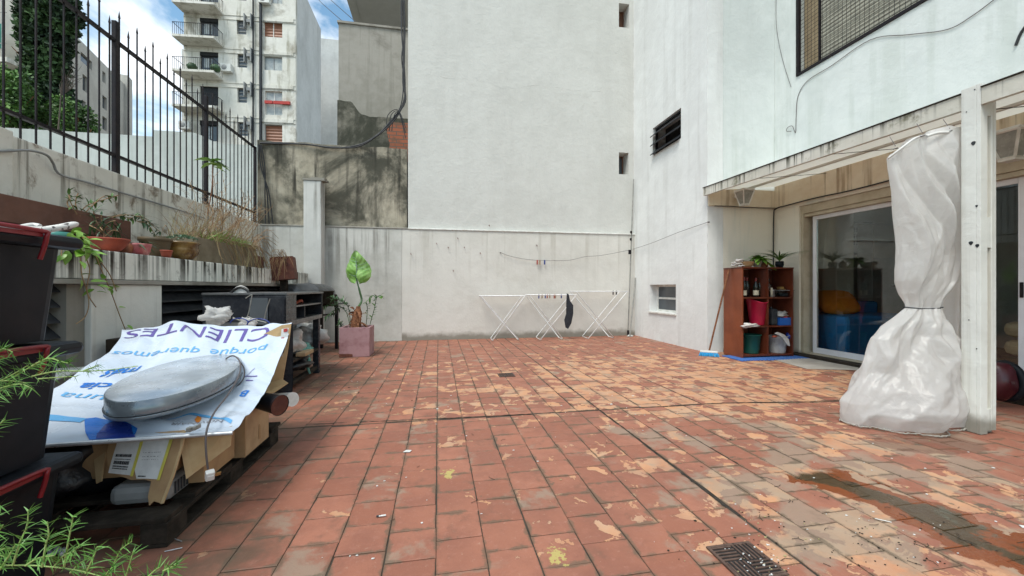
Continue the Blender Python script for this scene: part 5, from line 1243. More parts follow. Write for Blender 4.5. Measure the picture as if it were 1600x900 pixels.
def ban(s, t, off=0.0):
    a = bq(*BL, t); b = bq(*BR, t); p = a.lerp(b, s)
    p.z += .045*math.exp(-((s-.27)/.16)**2)*sst(.55,1,t)                       # raised corner of the box below
    p.z -= .05*math.sin(math.pi*s)*math.sin(math.pi*min(1,t*1.15))*.6
    w = 0
    w += .010*math.sin(s*34+t*5+2*math.sin(t*4))*sst(.5,.95,t)*(.4+.6*math.sin(s*9)**2)
    w += .012*mnoise.noise(Vector((s*4,t*3,0))) + .014*abs(mnoise.noise(Vector((s*6+t*5,t*7,3))))
    w += .022*math.exp(-((t-.16-.05*math.sin(s*6))/.035)**2)*(1-s*.6) - .008*math.exp(-((t-.07)/.03)**2)
    w += .016*facet(s*5+t*1.3, t*4-s*.7, 97, 21) + .007*facet(s*11-t*2, t*9+s*1.1, 97, 22)*(.4+t)
    p.z += w*min(1,t*6+.25) + off; return p
NS, NTT = 90, 100
m = MB(); vs = [ban(i/NS, j/NTT) for j in range(NTT+1) for i in range(NS+1)] + [ban(i/NS, j/NTT, -.0015) for j in range(NTT+1) for i in range(NS+1)]
o2 = (NS+1)*(NTT+1); fs = []
for j in range(NTT):
    for i in range(NS):
        a = j*(NS+1)+i; fs += [(a,a+1,a+NS+2,a+NS+1), (o2+a,o2+a+NS+1,o2+a+NS+2,o2+a+1)]
m.add(vs, fs, 0, True)
c0 = ban(.5,.5); t = thing('banner', 'white printed vinyl banner with upside down blue and purple lettering draped over the pile', 'banner', (c0.x,c0.y,.47)); BAN = t
part('sheet', m, M_['vinyl'], t)
m = MB(); m.tube([ban(-.01,0)+Vector((0,-.006,-.003)), ban(1.0,0)+Vector((.004,-.006,-.003))], .010, 8); part('rail', m, M_['alu'], t, 'aluminium edge rail')
cl = MB(); p = W(302,672,D=1.80); cl.box(p.x-.028,p.x-.008,p.y-.005,p.y+.02,p.z-.008,p.z+.012,bev=.002); cl.box(p.x-.006,p.x+.012,p.y-.005,p.y+.02,p.z-.002,p.z+.016,bev=.004); cl.box(p.x+.0125,p.x+.022,p.y-.005,p.y+.02,p.z+.004,p.z+.022,bev=.002); part('clip', cl, M_['greymetal'], t)
def inv(x, y):   # pixel -> banner s,t (Newton-like search)
    best = None
    s, tt, st = .5, .5, .25
    def px(p): zc = p.x*S_+p.y*C_; return 800+F*(p.x*C_-p.y*S_)/zc, 450-F*(p.z-H)/zc
    def er(s, t_): q = px(ban(s, t_)); return (q[0]-x)**2+(q[1]-y)**2
    e = er(s, tt)
    while st > .0005:
        imp = False
        for ds, dt in ((st,0),(-st,0),(0,st),(0,-st),(st,st),(-st,-st),(st,-st),(-st,st)):
            e2 = er(s+ds, tt+dt)
            if e2 < e: s, tt, e, imp = s+ds, tt+dt, e2, True; break
        if not imp: st *= .5
    return s, tt
def text_mesh(body, shear=0.0, bold=0.0):
    cu = bpy.data.curves.new('t', 'FONT'); cu.body = body; cu.size = 1; cu.shear = shear; cu.offset = bold; cu.resolution_u = 4
    ob = bpy.data.objects.new('t', cu); COL.objects.link(ob); bpy.context.view_layer.update()
    me = bpy.data.meshes.new_from_object(ob.evaluated_get(bpy.context.evaluated_depsgraph_get())); bpy.data.objects.remove(ob)
    bm = bmesh.new(); bm.from_mesh(me); bpy.data.meshes.remove(me); bmesh.ops.triangulate(bm, faces=bm.faces)
    for _ in range(4):
        lg = [e for e in bm.edges if e.calc_length() > .09]
        if not lg: break
        bmesh.ops.subdivide_edges(bm, edges=lg, cuts=1); bmesh.ops.triangulate(bm, faces=bm.faces)
    bm.verts.index_update(); v = [q.co.copy() for q in bm.verts]; f = [[q.index for q in fc.verts] for fc in bm.faces]; bm.free()
    xs = [p.x for p in v]; ys = [p.y for p in v]; return v, f, min(xs), max(xs), min(ys), max(ys)
def ban_text(body, pr, pl, hpx, mat, bold=.0, label=None, slope=1, thin=.0032):
    """pr = pixel where the (upside down) text starts (image right), pl = pixel where it ends (image left); hpx height px downwards"""
    v, f, x0, x1, y0, y1 = text_mesh(body, .12, bold)
    A = Vector((*inv(*pr),0)); B = Vector((*inv(*pl),0)); A2 = Vector((*inv(pr[0]-hpx*.3, pr[1]+hpx),0)); dt = (A2 - A).y
    m = MB(); out = []
    for p in v:
        a = (p.x-x0)/(x1-x0); b = (p.y)/1.0
        q = A.lerp(B, a); s = q.x; tt = q.y + dt*(b/.72)
        out.append(ban(s, tt, thin))
    m.add(out, f); return part('lettering', m, M_[mat], BAN, label)
# baseline of upside-down text lies at its top in the picture
ban_text('CLIENTES', (423,510), (196,518), 22, 'v_purple', .0, 'large purple word, upside down')
ban_text('porque', (418,541), (330,545), 11, 'v_light', .0, 'light blue word, upside down')
ban_text('queremos', (313,545), (178,549), 11, 'v_light', .0, 'second light blue word, upside down')
ban_text('más', (222,572), (167,580), 14, 'v_blue', .02, 'bold blue word, upside down')
ban_text('cia', (178,599), (131,599), 12, 'v_blue', .02, 'bold blue syllable, upside down')
ban_text('una', (168,619), (101,613), 11, 'v_light', .0, 'light blue word, upside down')
ban_text('B', (390,611), (378,612), 9, 'v_blue', .02, 'small blue letter, upside down')
ban_text('NOVINAIR', (350,656), (270,661), 5, 'v_grey', -.005, 'grey logo lettering, upside down')
def ban_patch(pts, mat, name, nn=14, off=.0028):
    ring = [inv(*p) for p in pts]; cx = sum(r[0] for r in ring)/len(ring); cy = sum(r[1] for r in ring)/len(ring); m = MB(); vs = []; fs = []
    rr = []
    for i in range(len(ring)):
        a, b = ring[i], ring[(i+1)%len(ring)]
        for k in range(6): rr.append((a[0]+(b[0]-a[0])*k/6, a[1]+(b[1]-a[1])*k/6))
    n = len(rr)
    for j in range(nn+1):
        f_ = j/nn
        for (a, b) in rr: vs.append(ban(cx+(a-cx)*f_, cy+(b-cy)*f_, off))
    for j in range(nn):
        for i in range(n): fs.append((j*n+i,j*n+(i+1)%n,(j+1)*n+(i+1)%n,(j+1)*n+i))
    m.add(vs, fs, 0, True); return part(name, m, M_[mat], BAN)
ban_patch([(132,655),(150,653),(185,656),(215,670),(206,686),(140,688),(133,675)], 'v_blue', 'blue_shape')
ban_patch([(165,664),(178,659),(205,664),(212,685),(150,687),(152,678)], 'v_navy', 'navy_shape', off=.0042)
def ban_line(pts, wpx, mat, name):
    st = [inv(*p) for p in pts]; st = [Vector((a,b,0)) for a,b in st]; sp_ = spline(st, 8); m = MB(); vs = []
    for p in sp_: vs += [ban(p.x, p.y-wpx, .003), ban(p.x, p.y, .0032), ban(p.x, p.y+wpx, .003)]
    fs = []
    for i in range(len(sp_)-1): a = i*3; fs += [(a,a+1,a+4,a+3),(a+1,a+2,a+5,a+4)]
    m.add(vs, fs, 0, True); return part(name, m, M_[mat], BAN)
ban_line([(60,652),(95,655),(130,658)], .012, 'v_light', 'blue_stripe'); ban_line([(262,656),(290,649),(305,648),(330,653),(362,660)], .009, 'v_light', 'blue_stripe')
for l_ in ([(383,584),(390,570)],[(384,589),(398,576)],[(382,589),(402,588)],[(384,595),(395,595)]): ban_line([l_[0],((l_[0][0]+l_[1][0])/2,(l_[0][1]+l_[1][1])/2),l_[1]], .0035, 'v_purple', 'logo_stroke')
ban_patch([(309,650),(315,654),(312,660),(307,661),(304,656)], 'v_orange', 'orange_mark')

# oval sign lying on the banner
Cc = Vector((-1.372,2.475,.635)); A_ = Vector((.187,.235,.012)); B_ = Vector((-.136,.365,.034))
nn_ = A_.cross(B_).normalized(); nn_ = nn_ if nn_.z > 0 else -nn_
t = thing('oval_sign', 'grey oval metal light box lying face down on the banner', 'sign', tuple(Cc - nn_*.12))
def ring(r, h, n=72): return [Cc + A_*math.cos(2*math.pi*i/n)*r + B_*math.sin(2*math.pi*i/n)*r + nn_*h for i in range(n)]
def ringmesh(rs, n=72, cap0=True):
    m = MB(); vs = []; fs = []
    for (r, h) in rs: vs += ring(r, h, n)
    for j in range(len(rs)-1):
        for i in range(n): fs.append((j*n+i,j*n+(i+1)%n,(j+1)*n+(i+1)%n,(j+1)*n+i))
    m.add(vs, fs, 0, True); return m
m = ringmesh([(.985,-.002),(1.0,-.006),(1.0,-.068)]); part('rim', m, M_['signside'], t)
m = ringmesh([(0.001,.001),(.6,.001),(.975,.0),(.986,-.003)]); part('back_plate', m, M_['signmetal'], t)
m = ringmesh([(1.0,-.0685),(1.012,-.069),(1.012,-.088),(.98,-.09),(.001,-.09)]); part('base_rim', m, M_['signside'], t)
m = ringmesh([(1.014,-.0675),(1.02,-.0695),(1.014,-.072)]); part('seal', m, M_['black_iron'], t)
cb = MB(); p = W(363,561,D=2.5); cb.tube(spline([W(352,562,D=2.50),W(357,558,D=2.48),W(365,556,D=2.46),W(373,562,D=2.40),W(376,574,D=2.34),W(371,592,D=2.24),W(355,618,D=2.08),W(338,640,D=1.95),W(327,660,D=1.84),W(322,680,D=1.80),W(322,705,D=1.79),W(325,733,D=1.79)],8), .0045, 7)
part('cord', cb, M_['cable'], t)
cb = MB(); cb.tube(spline([W(374,564,D=2.40),W(381,575,D=2.4),W(381,590,D=2.38),W(372,602,D=2.35),W(350,618,D=2.3)],6), .0035, 6); part('cord', cb, M_['cable'], t)
pc = W(328,744,D=1.79); Mz = Matrix.Translation(pc) @ Matrix.Rotation(R(35),4,'Z') @ Matrix.Rotation(R(20),4,'X')
pg = part('plug', MB().box(-.017,.017,-.012,.016,-.018,.026,bev=.005,M=Mz).box(-.012,.012,-.016,-.0125,-.012,.012,bev=.001,M=Mz), M_['whiteplastic'], t)
part('pin', MB().box(.018,.040,-.004,-.001,.004,.012,M=Mz).box(.018,.040,.004,.007,-.012,-.004,M=Mz), M_['brass'], pg)

# ================================================================ BLACK CABINET, OVEN, CHAIR, GRILL
xa, xb = -2.25, -1.50; ya, yb2 = 4.36, 5.62; z0, z1 = .76, 1.03
t = thing('black_cabinet', 'low black open cabinet on legs with clutter in its shelves, behind the banner', 'cabinet', ((xa+xb)/2,(ya+yb2)/2,0))
part('top', MB().box(xa,xb+.01,ya-.02,yb2+.02,z1,z1+.022,bev=.003), M_['greyboard'], t, 'dusty grey top board')
part('bottom', MB().box(xa,xb,ya,yb2,z0-.05,z0,bev=.003), M_['greyboard'], t); part('shelf', MB().box(xa+.01,xb-.01,ya+.30,yb2-.021,.895,.912), M_['greyboard'], t)
part('side_panel', MB().box(xa,xb,ya,ya+.02,z0+.001,z1-.001), M_['blacklaq'], t); part('side_panel', MB().box(xa,xb,yb2-.02,yb2,z0+.001,z1-.001), M_['blacklaq'], t); part('back_panel', MB().box(xa,xa+.02,ya+.021,yb2-.021,z0+.001,z1-.001), M_['blacklaq'], t)
part('divider', MB().box(xa+.02,xb-.005,ya+.28,ya+.299,z0+.001,z1-.001), M_['blacklaq'], t); part('drawer_front', MB().box(xb-.02,xb-.004,ya+.021,ya+.279,z0+.002,z1-.002), M_['blacklaq'], t); part('divider', MB().box(xb-.2,xb-.02,ya+.62,ya+.635,z0+.001,.894), M_['blacklaq'], t)
for (a, b) in ((xa+.02,ya+.02),(xb-.09,ya+.02),(xa+.02,yb2-.09),(xb-.09,yb2-.09)): part('leg', MB().box(a,a+.07,b,b+.07,.002,z0-.051,bev=.003), M_['blacklaq'], t)
part('lower_shelf', MB().box(xa+.03,xb-.02,ya+.1,yb2-.1,.30,.33,bev=.003), M_['wood_dark'], t); part('rail', MB().box(xb-.08,xb-.03,ya+.1,yb2-.1,.06,.1), M_['wood_dark'], t)
m = MB(); m.tube(spline([(xb-.15,ya+.7,.92),(xb-.12,ya+.8,.95),(xb-.14,ya+.9,.925)],4),.02,6); solo('orange_toy', m, M_['terra'], 'small reddish object lying on the cabinet shelf', 'clutter')
# bags and cloth under the cabinet
for (px, py, D, r_, lb, mt, fl_) in ((462,538,4.6,(.13,.22,.15),'long rolled pale bag under the black cabinet','bag',.332),(490,530,5.4,(.20,.24,.17),'crumpled shiny white bag under the black cabinet, nearest its right legs','bag',.332),(476,556,4.8,(.13,.2,.06),'teal green cloth draped under the black cabinet','teal',.332),(462,568,4.6,(.2,.22,.08),'dark crumpled bag on the floor below the cabinet shelf','binbag',.0)):
    c = W(px, py, D=D); c.x -= .07; c.z = max(c.z, fl_ + r_[2]*.75); solo('bag' if mt != 'teal' else 'cloth', blob(c, r_, .55, px*.1, fl=fl_), M_[mt], lb, 'bag' if mt != 'teal' else 'cloth')
m = MB(); c = W(480,555,D=4.75); m.tube(spline([c,c+Vector((.02,0,-.06)),c+Vector((.01,-.01,-.14)),c+Vector((.03,0,-.22))],4),[.03,.025,.02,.02,.02,.02,.02,.018,.018,.016,.014,.012,.01],6); solo('cloth', m, M_['teal'], 'hanging end of teal cloth between the cabinet shelf and the floor', 'cloth')
solo('wood_offcut', MB().box(xb-.06,xb+.04,ya+.45,ya+.75,.335,.375,bev=.004), M_['ply'], 'orange brown wood offcut on the lower cabinet shelf', 'wood piece')

# microwave-like box in front
a, b = W(357,462,D=4.02), W(446,463,D=3.85)
t = thing('black_oven', 'black tabletop oven with a dark glass front behind the banner', 'oven', ((a.x+b.x)/2,(a.y+b.y)/2,.72))
e = (b-a); e.z = 0; e.normalize(); e_ = Vector((0,1,0)); wv = (b-a).length; Mo = Matrix(((e.x,e_.x,0,a.x),(e.y,e_.y,0,a.y),(0,0,1,0),(0,0,0,1)))
part('body', MB().box(0,wv,.012,.15,.78,a.z,bev=.005,M=Mo), M_['blacklaq'], t)
part('door', MB().box(.05,wv*.7,.0,.0115,.74,a.z-.02,bev=.002,M=Mo), M_['winglass'], t); part('control_panel', MB().box(wv*.72,wv-.01,.0,.0115,.74,a.z-.02,bev=.002,M=Mo), M_['blacklaq'], t)
solo('crate', MB().box(0,wv-.12,.02,.14,.002,.778,bev=.004,M=Mo), M_['wood_dark'], 'dark wooden crate under the black oven, hidden by the banner', 'crate')
m = MB()
def wv_(x,y,D=3.78): return W(x,y,D=D)
for l_ in ([(394,460),(391,478),(386,496),(378,500),(364,498)],[(422,467),(417,482),(413,500)],[(386,494),(400,500),(416,504)],[(364,496),(380,503),(395,506)],[(385,498),(372,506)],[(394,460),(390,462),(384,466)]): m.tube(spline([wv_(x,y) for x,y in l_],4),.005,5)
solo('wire_rack', m, M_['greymetal'], 'bent silver wire rack leaning on the black oven', 'rack')
m = MB()
for (cx, cy, r_) in ((374,505,14),(404,508,18)):
    m.tube([wv_(cx+r_*math.cos(q),cy-r_*.55*math.sin(q),3.5) for q in [math.pi*i/14 for i in range(15)]],.005,5)
solo('blue_hoops', m, M_['v_navy'], 'dark blue wire hoops in front of the black oven', 'wire hoops')
# white child's chair
t = thing('white_chair', 'white plastic chair back with a black edge between the banner and the black oven', 'chair', (-2.05,4.1,0))
m = MB(); D_ = 4.0; fr_ = [(354,500),(352,478),(358,462),(368,452),(378,449),(388,455),(392,466)]; bk = [(330,505),(338,490),(350,478),(362,464),(372,456),(380,455),(388,462)]
A1 = spline([W(x,y,D=4.0) for x,y in fr_],5); A2 = spline([W(x,y,D=4.35) for x,y in fr_],5); vs = []; n = len(A1)
A3 = [p + Vector((0,.02,-.05)) for p in A2]
for i in range(n): vs += [A1[i], A1[i].lerp(A2[i],.5)+Vector((0,0,.02)), A2[i]]
fs = []
for i in range(n-1): a = i*3; fs += [(a,a+1,a+4,a+3),(a+1,a+2,a+5,a+4)]
m.add(vs, fs, 0, True)
pb = A1; cc_ = W(372,500,D=4.0); vs = [cc_] + pb; m.add(vs, [(0,i,i+1) for i in range(1,len(pb))], 0, True)
part('shell', m, M_['whiteplastic'], t); part('edge', MB().tube([p+Vector((0,-.01,0)) for p in A1],.012,6), M_['blackcable'], t)
for (dx,dy) in ((-.15,0),(.12,0),(-.15,.3),(.12,.3)): part('leg', MB().tube([(-2.05+dx,4.1+dy,.7),(-2.05+dx*1.2,4.1+dy,.002)],.015,6), M_['whiteplastic'], t)
part('seat', MB().box(-2.25,-1.88,4.05,4.42,.68,.72,bev=.01), M_['whiteplastic'], t)
for (px, py, rr, lb) in ((340,492,.09,'crumpled pale grey bag left of the white chair'),(388,505,.05,'small torn white plastic bag at the far edge of the banner')):
    c = W(px,py,D=3.6); solo('bag', blob(c,(rr*1.1,rr*.8,rr*.75),.9,px), M_['sheet'], lb, 'bag')
solo('dark_crate', MB().box(-2.42,-1.95,3.45,3.95,.002,.72,bev=.005), M_['wood_dark'], 'dark crate carrying the pale bag beside the terrace pier', 'crate')

# barrel grill
t = thing('barrel_grill', 'dark barrel barbecue with a domed grey lid behind the black cabinet', 'barbecue', (-2.15,6.8,0))
p0, p1 = W(447,462,D=6.3), W(510,462,D=7.2); ax = (p1-p0); ax.z = 0; LL = ax.length; ax.normalize(); sd_ = Vector((-ax.y,ax.x,0))
m = MB(); vs = []; n = 14; sec = [(0,.13),(.03,.16),(.1,.18),(LL*.5-.01,.19),(LL*.5,.20),(LL*.5+.01,.19),(LL-.1,.18),(LL-.02,.16),(LL,.13)]
for (a, r_) in sec:
    for k in range(n+1): th = math.pi*k/n; vs.append(Vector((p0.x,p0.y,.99))+ax*a+sd_*math.cos(th)*.26*(r_/.2)+Vector((0,0,math.sin(th)*r_)))
fs = [(j*(n+1)+k,j*(n+1)+k+1,(j+1)*(n+1)+k+1,(j+1)*(n+1)+k) for j in range(len(sec)-1) for k in range(n)]; m.add(vs, fs, 0, True)
m.add(vs[:n+1],[tuple(range(n+1))]); m.add(vs[-n-1:],[tuple(range(n+1))[::-1]]); part('lid', m, M_['greyboard'], t)
Mg = Matrix(((ax.x,sd_.x,0,p0.x),(ax.y,sd_.y,0,p0.y),(0,0,1,0),(0,0,0,1))); part('firebox', MB().box(0,LL,-.24,.24,.78,.988,bev=.02,M=Mg), M_['wood_dark'], t); part('side_table', MB().box(LL-.1,LL+.35,-.2,.2,.80,.83,bev=.004,M=Mg), M_['greyboard'], t)
for (a, b) in ((.03,-.18),(.03,.16),(LL+.05,-.18),(LL+.05,.14)): part('leg', MB().box(a,a+.045,b,b+.045,.002,.779 if a < .1 else .799,M=Mg), M_['black_iron'], t)
part('brace', MB().box(.08,LL+.05,-.17,-.14,.62,.65,M=Mg), M_['black_iron'], t)
c = W(508,467,D=6.9); solo('dark_bucket', MB().lathe([(0,0),(.10,0),(.13,.2),(.14,.2),(.14,.22),(.12,.22),(.1,.02)],(c.x+.03,c.y-.1,.832),18), M_['wood_dark'], 'dark square topped bucket on the barbecue side table', 'bucket')

# ================================================================ PINK PLANTER WITH GIANT LEAF
a, b = W(530,559,Z=0), W(577,558,Z=0); zt_ = .47
x0,x1 = a.x, b.x-.0; y0,y1 = a.y, a.y+.46
t = thing('pink_planter', 'square faded pink planter box with chipped dark red corner', 'planter', ((x0+x1)/2,(y0+y1)/2,0))
m = MB(); m.box(x0,x1,y0,y0+.03,.004,zt_,bev=.004); m.box(x0,x1,y1-.03,y1,.004,zt_,bev=.004); m.box(x0,x0+.03,y0+.031,y1-.031,.004,zt_,bev=.004); m.box(x1-.03,x1,y0+.031,y1-.031,.004,zt_,bev=.004); m.box(x0+.031,x1-.031,y0+.031,y1-.031,.004,.03)
part('box', m, M_['pinkbox'], t); part('soil', MB().box(x0+.032,x1-.032,y0+.032,y1-.032,.35,.42), M_['soil'], t)
part('chipped_corner', MB().slab([(x0-.001,y0-.002,.008),(x0+.2,y0-.002,.008),(x0+.2,y0-.002,.05),(x0+.17,y0-.002,.055),(x0-.001,y0-.002,.06)],(0,.0015,0)), M_['rust'], t)
cx, cy = (x0+x1)/2+.01, (y0+y1)/2
t = thing('elephant_ear', 'tall plant with one giant heart shaped leaf in the pink planter', 'plant', (cx,cy,.42))
m = MB(); m.tube(spline([(cx-.02,cy,.40),(cx-.03,cy,.55),(cx,cy,.70),(cx+.005,cy,.80)],4),[.085,.085,.08,.085,.08,.075,.07,.07,.065,.05,.04,.035,.03],10)
for k in range(26):
    th = rnd.uniform(0,6.28); zz = rnd.uniform(.45,.78); p = Vector((cx-.01+math.cos(th)*.065,cy+math.sin(th)*.065,zz)); m.blade(p,(math.cos(th)*.6,math.sin(th)*.6,rnd.uniform(-.2,1)),rnd.uniform(.07,.17),.04,.8,0,3)
part('trunk', m, M_['bark'], t)
D_ = 6.75; lb = W(559,444,D=D_); st = MB(); st.tube(spline([(cx,cy,.78),W(565,470,D=D_),W(562,455,D=D_),W(558,440,D=D_),W(556.5,430,D=D_)],5),[.02]*4+[.017]*8+[.012]*9,8); part('stem', st, M_['leafdark'], t)
# heart leaf: outline by rows
tip = W(556,391,D=D_); basep = W(557.5,434,D=D_); up_ = (tip-basep); LLf = up_.length; up_.normalize(); sx_ = Vector((C_,-S_,0)); nf = up_.cross(sx_).normalized(); nf = nf if nf.y < 0 else -nf
m = MB(); rows = 24; cols = 14; wl = [(-.22,.0),(-.18,.55),(-.08,.85),(.05,1.0),(.2,1.03),(.35,.98),(.5,.86),(.65,.68),(.8,.45),(.92,.2),(1,.0)]
def wf(q):
    for i in range(len(wl)-1):
        if wl[i][0] <= q <= wl[i+1][0]: f_ = (q-wl[i][0])/(wl[i+1][0]-wl[i][0]); return wl[i][1]*(1-f_)+wl[i+1][1]*f_
    return 0
half = 19.5*D_/F
for side in (-1, 1):
    vs = []
    for i in range(rows+1):
        q = -.22+1.22*i/rows
        for j in range(cols+1):
            f_ = j/cols; inner = 0 if q > 0 else .16*(-q/.22)**.7
            w = inner+(max(wf(q),inner)-inner)*f_; vein = math.sin((q*1.0-f_*.32)*40)*.010*f_**.6*(1 if f_<.97 else .4)
            p = basep+up_*q*LLf+sx_*side*w*half*(1+.02*math.sin(q*30))+nf*(-.10*(f_*w)**1.5+vein+.02*math.sin(q*9+side)+.05*(1-q)*0)
            vs.append(p)
    fs = [(i*(cols+1)+j,i*(cols+1)+j+1,(i+1)*(cols+1)+j+1,(i+1)*(cols+1)+j) for i in range(rows) for j in range(cols)]
    m.add(vs, fs, 0, True)
gl = NT('giant_leaf'); gl.color(gl.mix(gl.ramp(gl.noise(11,6,.65),.35,.65),(.15,.33,.05),(.27,.45,.13))); gl.set(Roughness=.45, Subsurface_Weight=0.0)
part('leaf', m, gl.mat, t); v_ = MB(); v_.tube([basep+nf*.004,basep+up_*LLf*.5+nf*.012,tip],[.010,.006,.002],6)
for q in (.05,.18,.31,.44,.57,.7):
    for side in (-1,1): p = basep+up_*q*LLf; v_.tube([p+nf*.008,p+sx_*side*half*wf(q)*.6+up_*.03+nf*-.02,p+sx_*side*half*wf(q)*.92+up_*.08+nf*-.07],[.004,.003,.0015],4)
part('vein', v_, M_['succ'], t)
t = sprigs('feathery_weed', 'feathery side stems growing around the trunk in the pink planter', [[(546,516),(547,500),(544,480),(540,470),(528,466)],[(546,500),(540,484),(520,478),(505,488)],[(572,516),(573,498),(576,480),(570,470)],[(576,516),(580,500),(586,480),(588,466)],[(540,520),(536,512),(528,506)],[(545,478),(532,470),(518,463)],[(586,472),(594,464),(600,466)]], 'leafdark', .13, 4, .006, .22, X=None) if False else None
def sprD(name, label, lines, D, L, n, w, mat, stem=.006):
    P0 = W(*lines[0][0], D=D); t = thing(name, label, 'plant', P0); s = MB(); l = MB()
    for ln in lines:
        sp_ = spline([W(x, y, D=D+rnd.uniform(-.08,.08)) for x, y in ln], 5); s.tube(sp_, stem, 5)
        for i in range(len(sp_)//3, len(sp_)):
            for k in range(n):
                d = (sp_[i]-sp_[i-1]).normalized(); o = d.orthogonal().normalized(); o.rotate(Matrix.Rotation(rnd.uniform(0,6.28),3,d))
                l.leaf(sp_[i], o+d*.6, (0,0,1), L*rnd.uniform(.5,1.2), L*w, .3, seg=3)
    part('stem', s, M_['leafdark'], t); part('leaves', l, M_[mat], t); return t
sprD('feathery_weed', 'feathery green weed leaning left out of the pink planter', [[(546,516),(547,500),(544,480),(536,470),(522,466)],[(546,505),(540,486),(524,476),(507,478)],[(544,478),(532,470),(516,463)],[(536,480),(524,484),(508,496)],[(540,520),(534,512),(530,504)]], 6.72, .10, 3, .25, 'leafdark')
sprD('sapling', 'two upright leafy stems right of the trunk in the pink planter', [[(571,516),(573,498),(574,482),(572,472)],[(576,516),(580,500),(585,482),(588,466)],[(584,470),(592,462),(598,463)],[(588,468),(584,462),(578,464)]], 6.8, .10, 1, .4, 'leaf')

# ================================================================ DRYING RACKS
def rack(tl, tr, feet, ytop, label, depth, base_y):
    """tl,tr px of the top front corners; feet: px x of the left and right foot on the floor"""
    Y0 = base_y; Y1 = base_y + depth; a, b = W(tl, ytop, Y=Y0), W(tr, ytop, Y=Y0); z = a.z; fl_, fr_ = W(feet[0], 533, Y=Y0).x, W(feet[1], 533, Y=Y0).x
    t = thing('drying_rack', label, 'drying rack', ((a.x+b.x)/2, Y0+depth/2, 0), 'white folding drying racks')
    r = .0095
    for (xt, xb) in ((a.x, fr_), (b.x, fl_)):
        dd = .05 if xb == fr_ else 0
        m = MB(); m.tube([(xt,Y0+.0,z-.01),(xb,Y0+dd,.028),(xb+.004,Y0+dd+.02,.012),(xb+.004,Y1-dd-.02,.012),(xb,Y1-dd,.028),(xt,Y1,z-.01)], r, 8); part('leg_frame', m, M_['whitetube'], t)
    m = MB(); m.tube([(a.x-.02,Y0,z),(b.x+.02,Y0,z)], r, 8); m.tube([(a.x-.02,Y1,z),(b.x+.02,Y1,z)], r, 8); m.tube([(a.x,Y0+.005,z),(a.x,Y1-.005,z)], r*.8, 6); m.tube([(b.x,Y0+.005,z),(b.x,Y1-.005,z)], r*.8, 6); part('top_frame', m, M_['whitetube'], t)
    m = MB()
    for k in range(1,9): yy = Y0+(Y1-Y0)*k/9; m.tube([(a.x,yy,z),(b.x,yy,z)], .0035, 5)
    part('drying_wire', m, M_['whitetube'], t); return t, z, a.x, b.x
rack(752, 820, (770,811), 462.5, 'left empty white folding drying rack against the back wall', .33, 8.18)
_, z2, xa2, xb2 = rack(828, 900, (845,880), 461, 'middle white drying rack with pegs and a black garment hanging from it', .40, 8.12)
_, z3, xa3, xb3 = rack(901, 980, (920,960), 455.5, 'right white drying rack, the tallest, beside the leaning poles', .38, 8.14)
def peg(p, mt, label, g='clothes pegs'):
    t = solo('clothes_peg', MB().box(p.x-.012,p.x+.003,p.y-.006,p.y+.006,p.z-.075,p.z+.015,bev=.002).box(p.x+.0035,p.x+.012,p.y-.006,p.y+.006,p.z-.07,p.z+.02,bev=.002), M_[mt], label, 'clothes peg', g)
lb2 = ['peg','peg','peg']
for k, (px, mt) in enumerate(((842,'peg_b'),(847,'peg_w'),(852,'peg_b'),(855,'peg_r'),(859,'peg_w'),(866,'peg_r'),(868,'peg_w'),(877,'peg_b'))):
    nm = {'peg_b':'dark blue','peg_r':'red','peg_w':'wooden'}[mt]; p = W(px, 461, Y=8.13+.04*(k%5)); p.z = z2; peg(p, mt, nm + ' clothes peg on the middle drying rack, ' + ('first','second','third','fourth','fifth','sixth','seventh','eighth')[k] + ' from the left', 'pegs on the middle drying rack')
for px, w_ in ((958,'left'),(963,'right')): p = W(px,455,Y=8.2); p.z = z3; peg(p, 'cloth_black', w_ + ' one of the two black clothes pegs on the right drying rack', 'black pegs on the right drying rack')
# black garment
m = MB(); pts = [W(x,y,Y=8.105) for x,y in ((886,458),(889,460),(891,470),(896,477),(896,490),(893,505),(888,514),(884,512),(882,500),(885,490),(885,475))]
m.slab(pts, (0,.03,0)); o = solo('black_garment', m, M_['cloth_black'], 'black garment hanging from the right end of the middle drying rack', 'garment')
md = o.modifiers.new('b','BEVEL'); md.width = .008; md.segments = 2
# clothes line on the wall
cb = MB(); pts = [W(782,394.5,Y=YB-.03),W(800,401,Y=YB-.04),W(830,406,Y=YB-.05),W(862,407,Y=YB-.06),W(890,406.5,Y=YB-.08),W(915,401,Y=YB-.09),W(940,399,Y=YB-.10),W(982,391,Y=YB-.12),W(990,389,X=4.46),W(1020,379,X=4.44),W(1060,363,X=4.45),W(1106,347,X=4.485)]
cb.tube(spline(pts,6), .004, 5); cb.tube([pts[0]+Vector((0,.04,0)),pts[0]],.01,5); cb.tube([pts[-1]+Vector((.03,0,0)),pts[-1]],.012,5); solo('clothes_line', cb, M_['cable'], 'thin clothes line strung from the back wall to the white block corner', 'clothes line')
for px, mt, lb in ((839.5,'peg_r','reddish clothes peg, first on the clothes line'),(843.5,'peg_w','wooden clothes peg on the clothes line between the red and the blue one'),(851,'peg_b','dark blue clothes peg on the clothes line')):
    p = W(px,407,Y=YB-.055); p2 = MB().box(p.x-.016,p.x+.016,p.y-.007,p.y+.007,p.z-.09,p.z+.012,bev=.003) ; solo('clothes_peg', p2, M_[mt], lb, 'clothes peg')
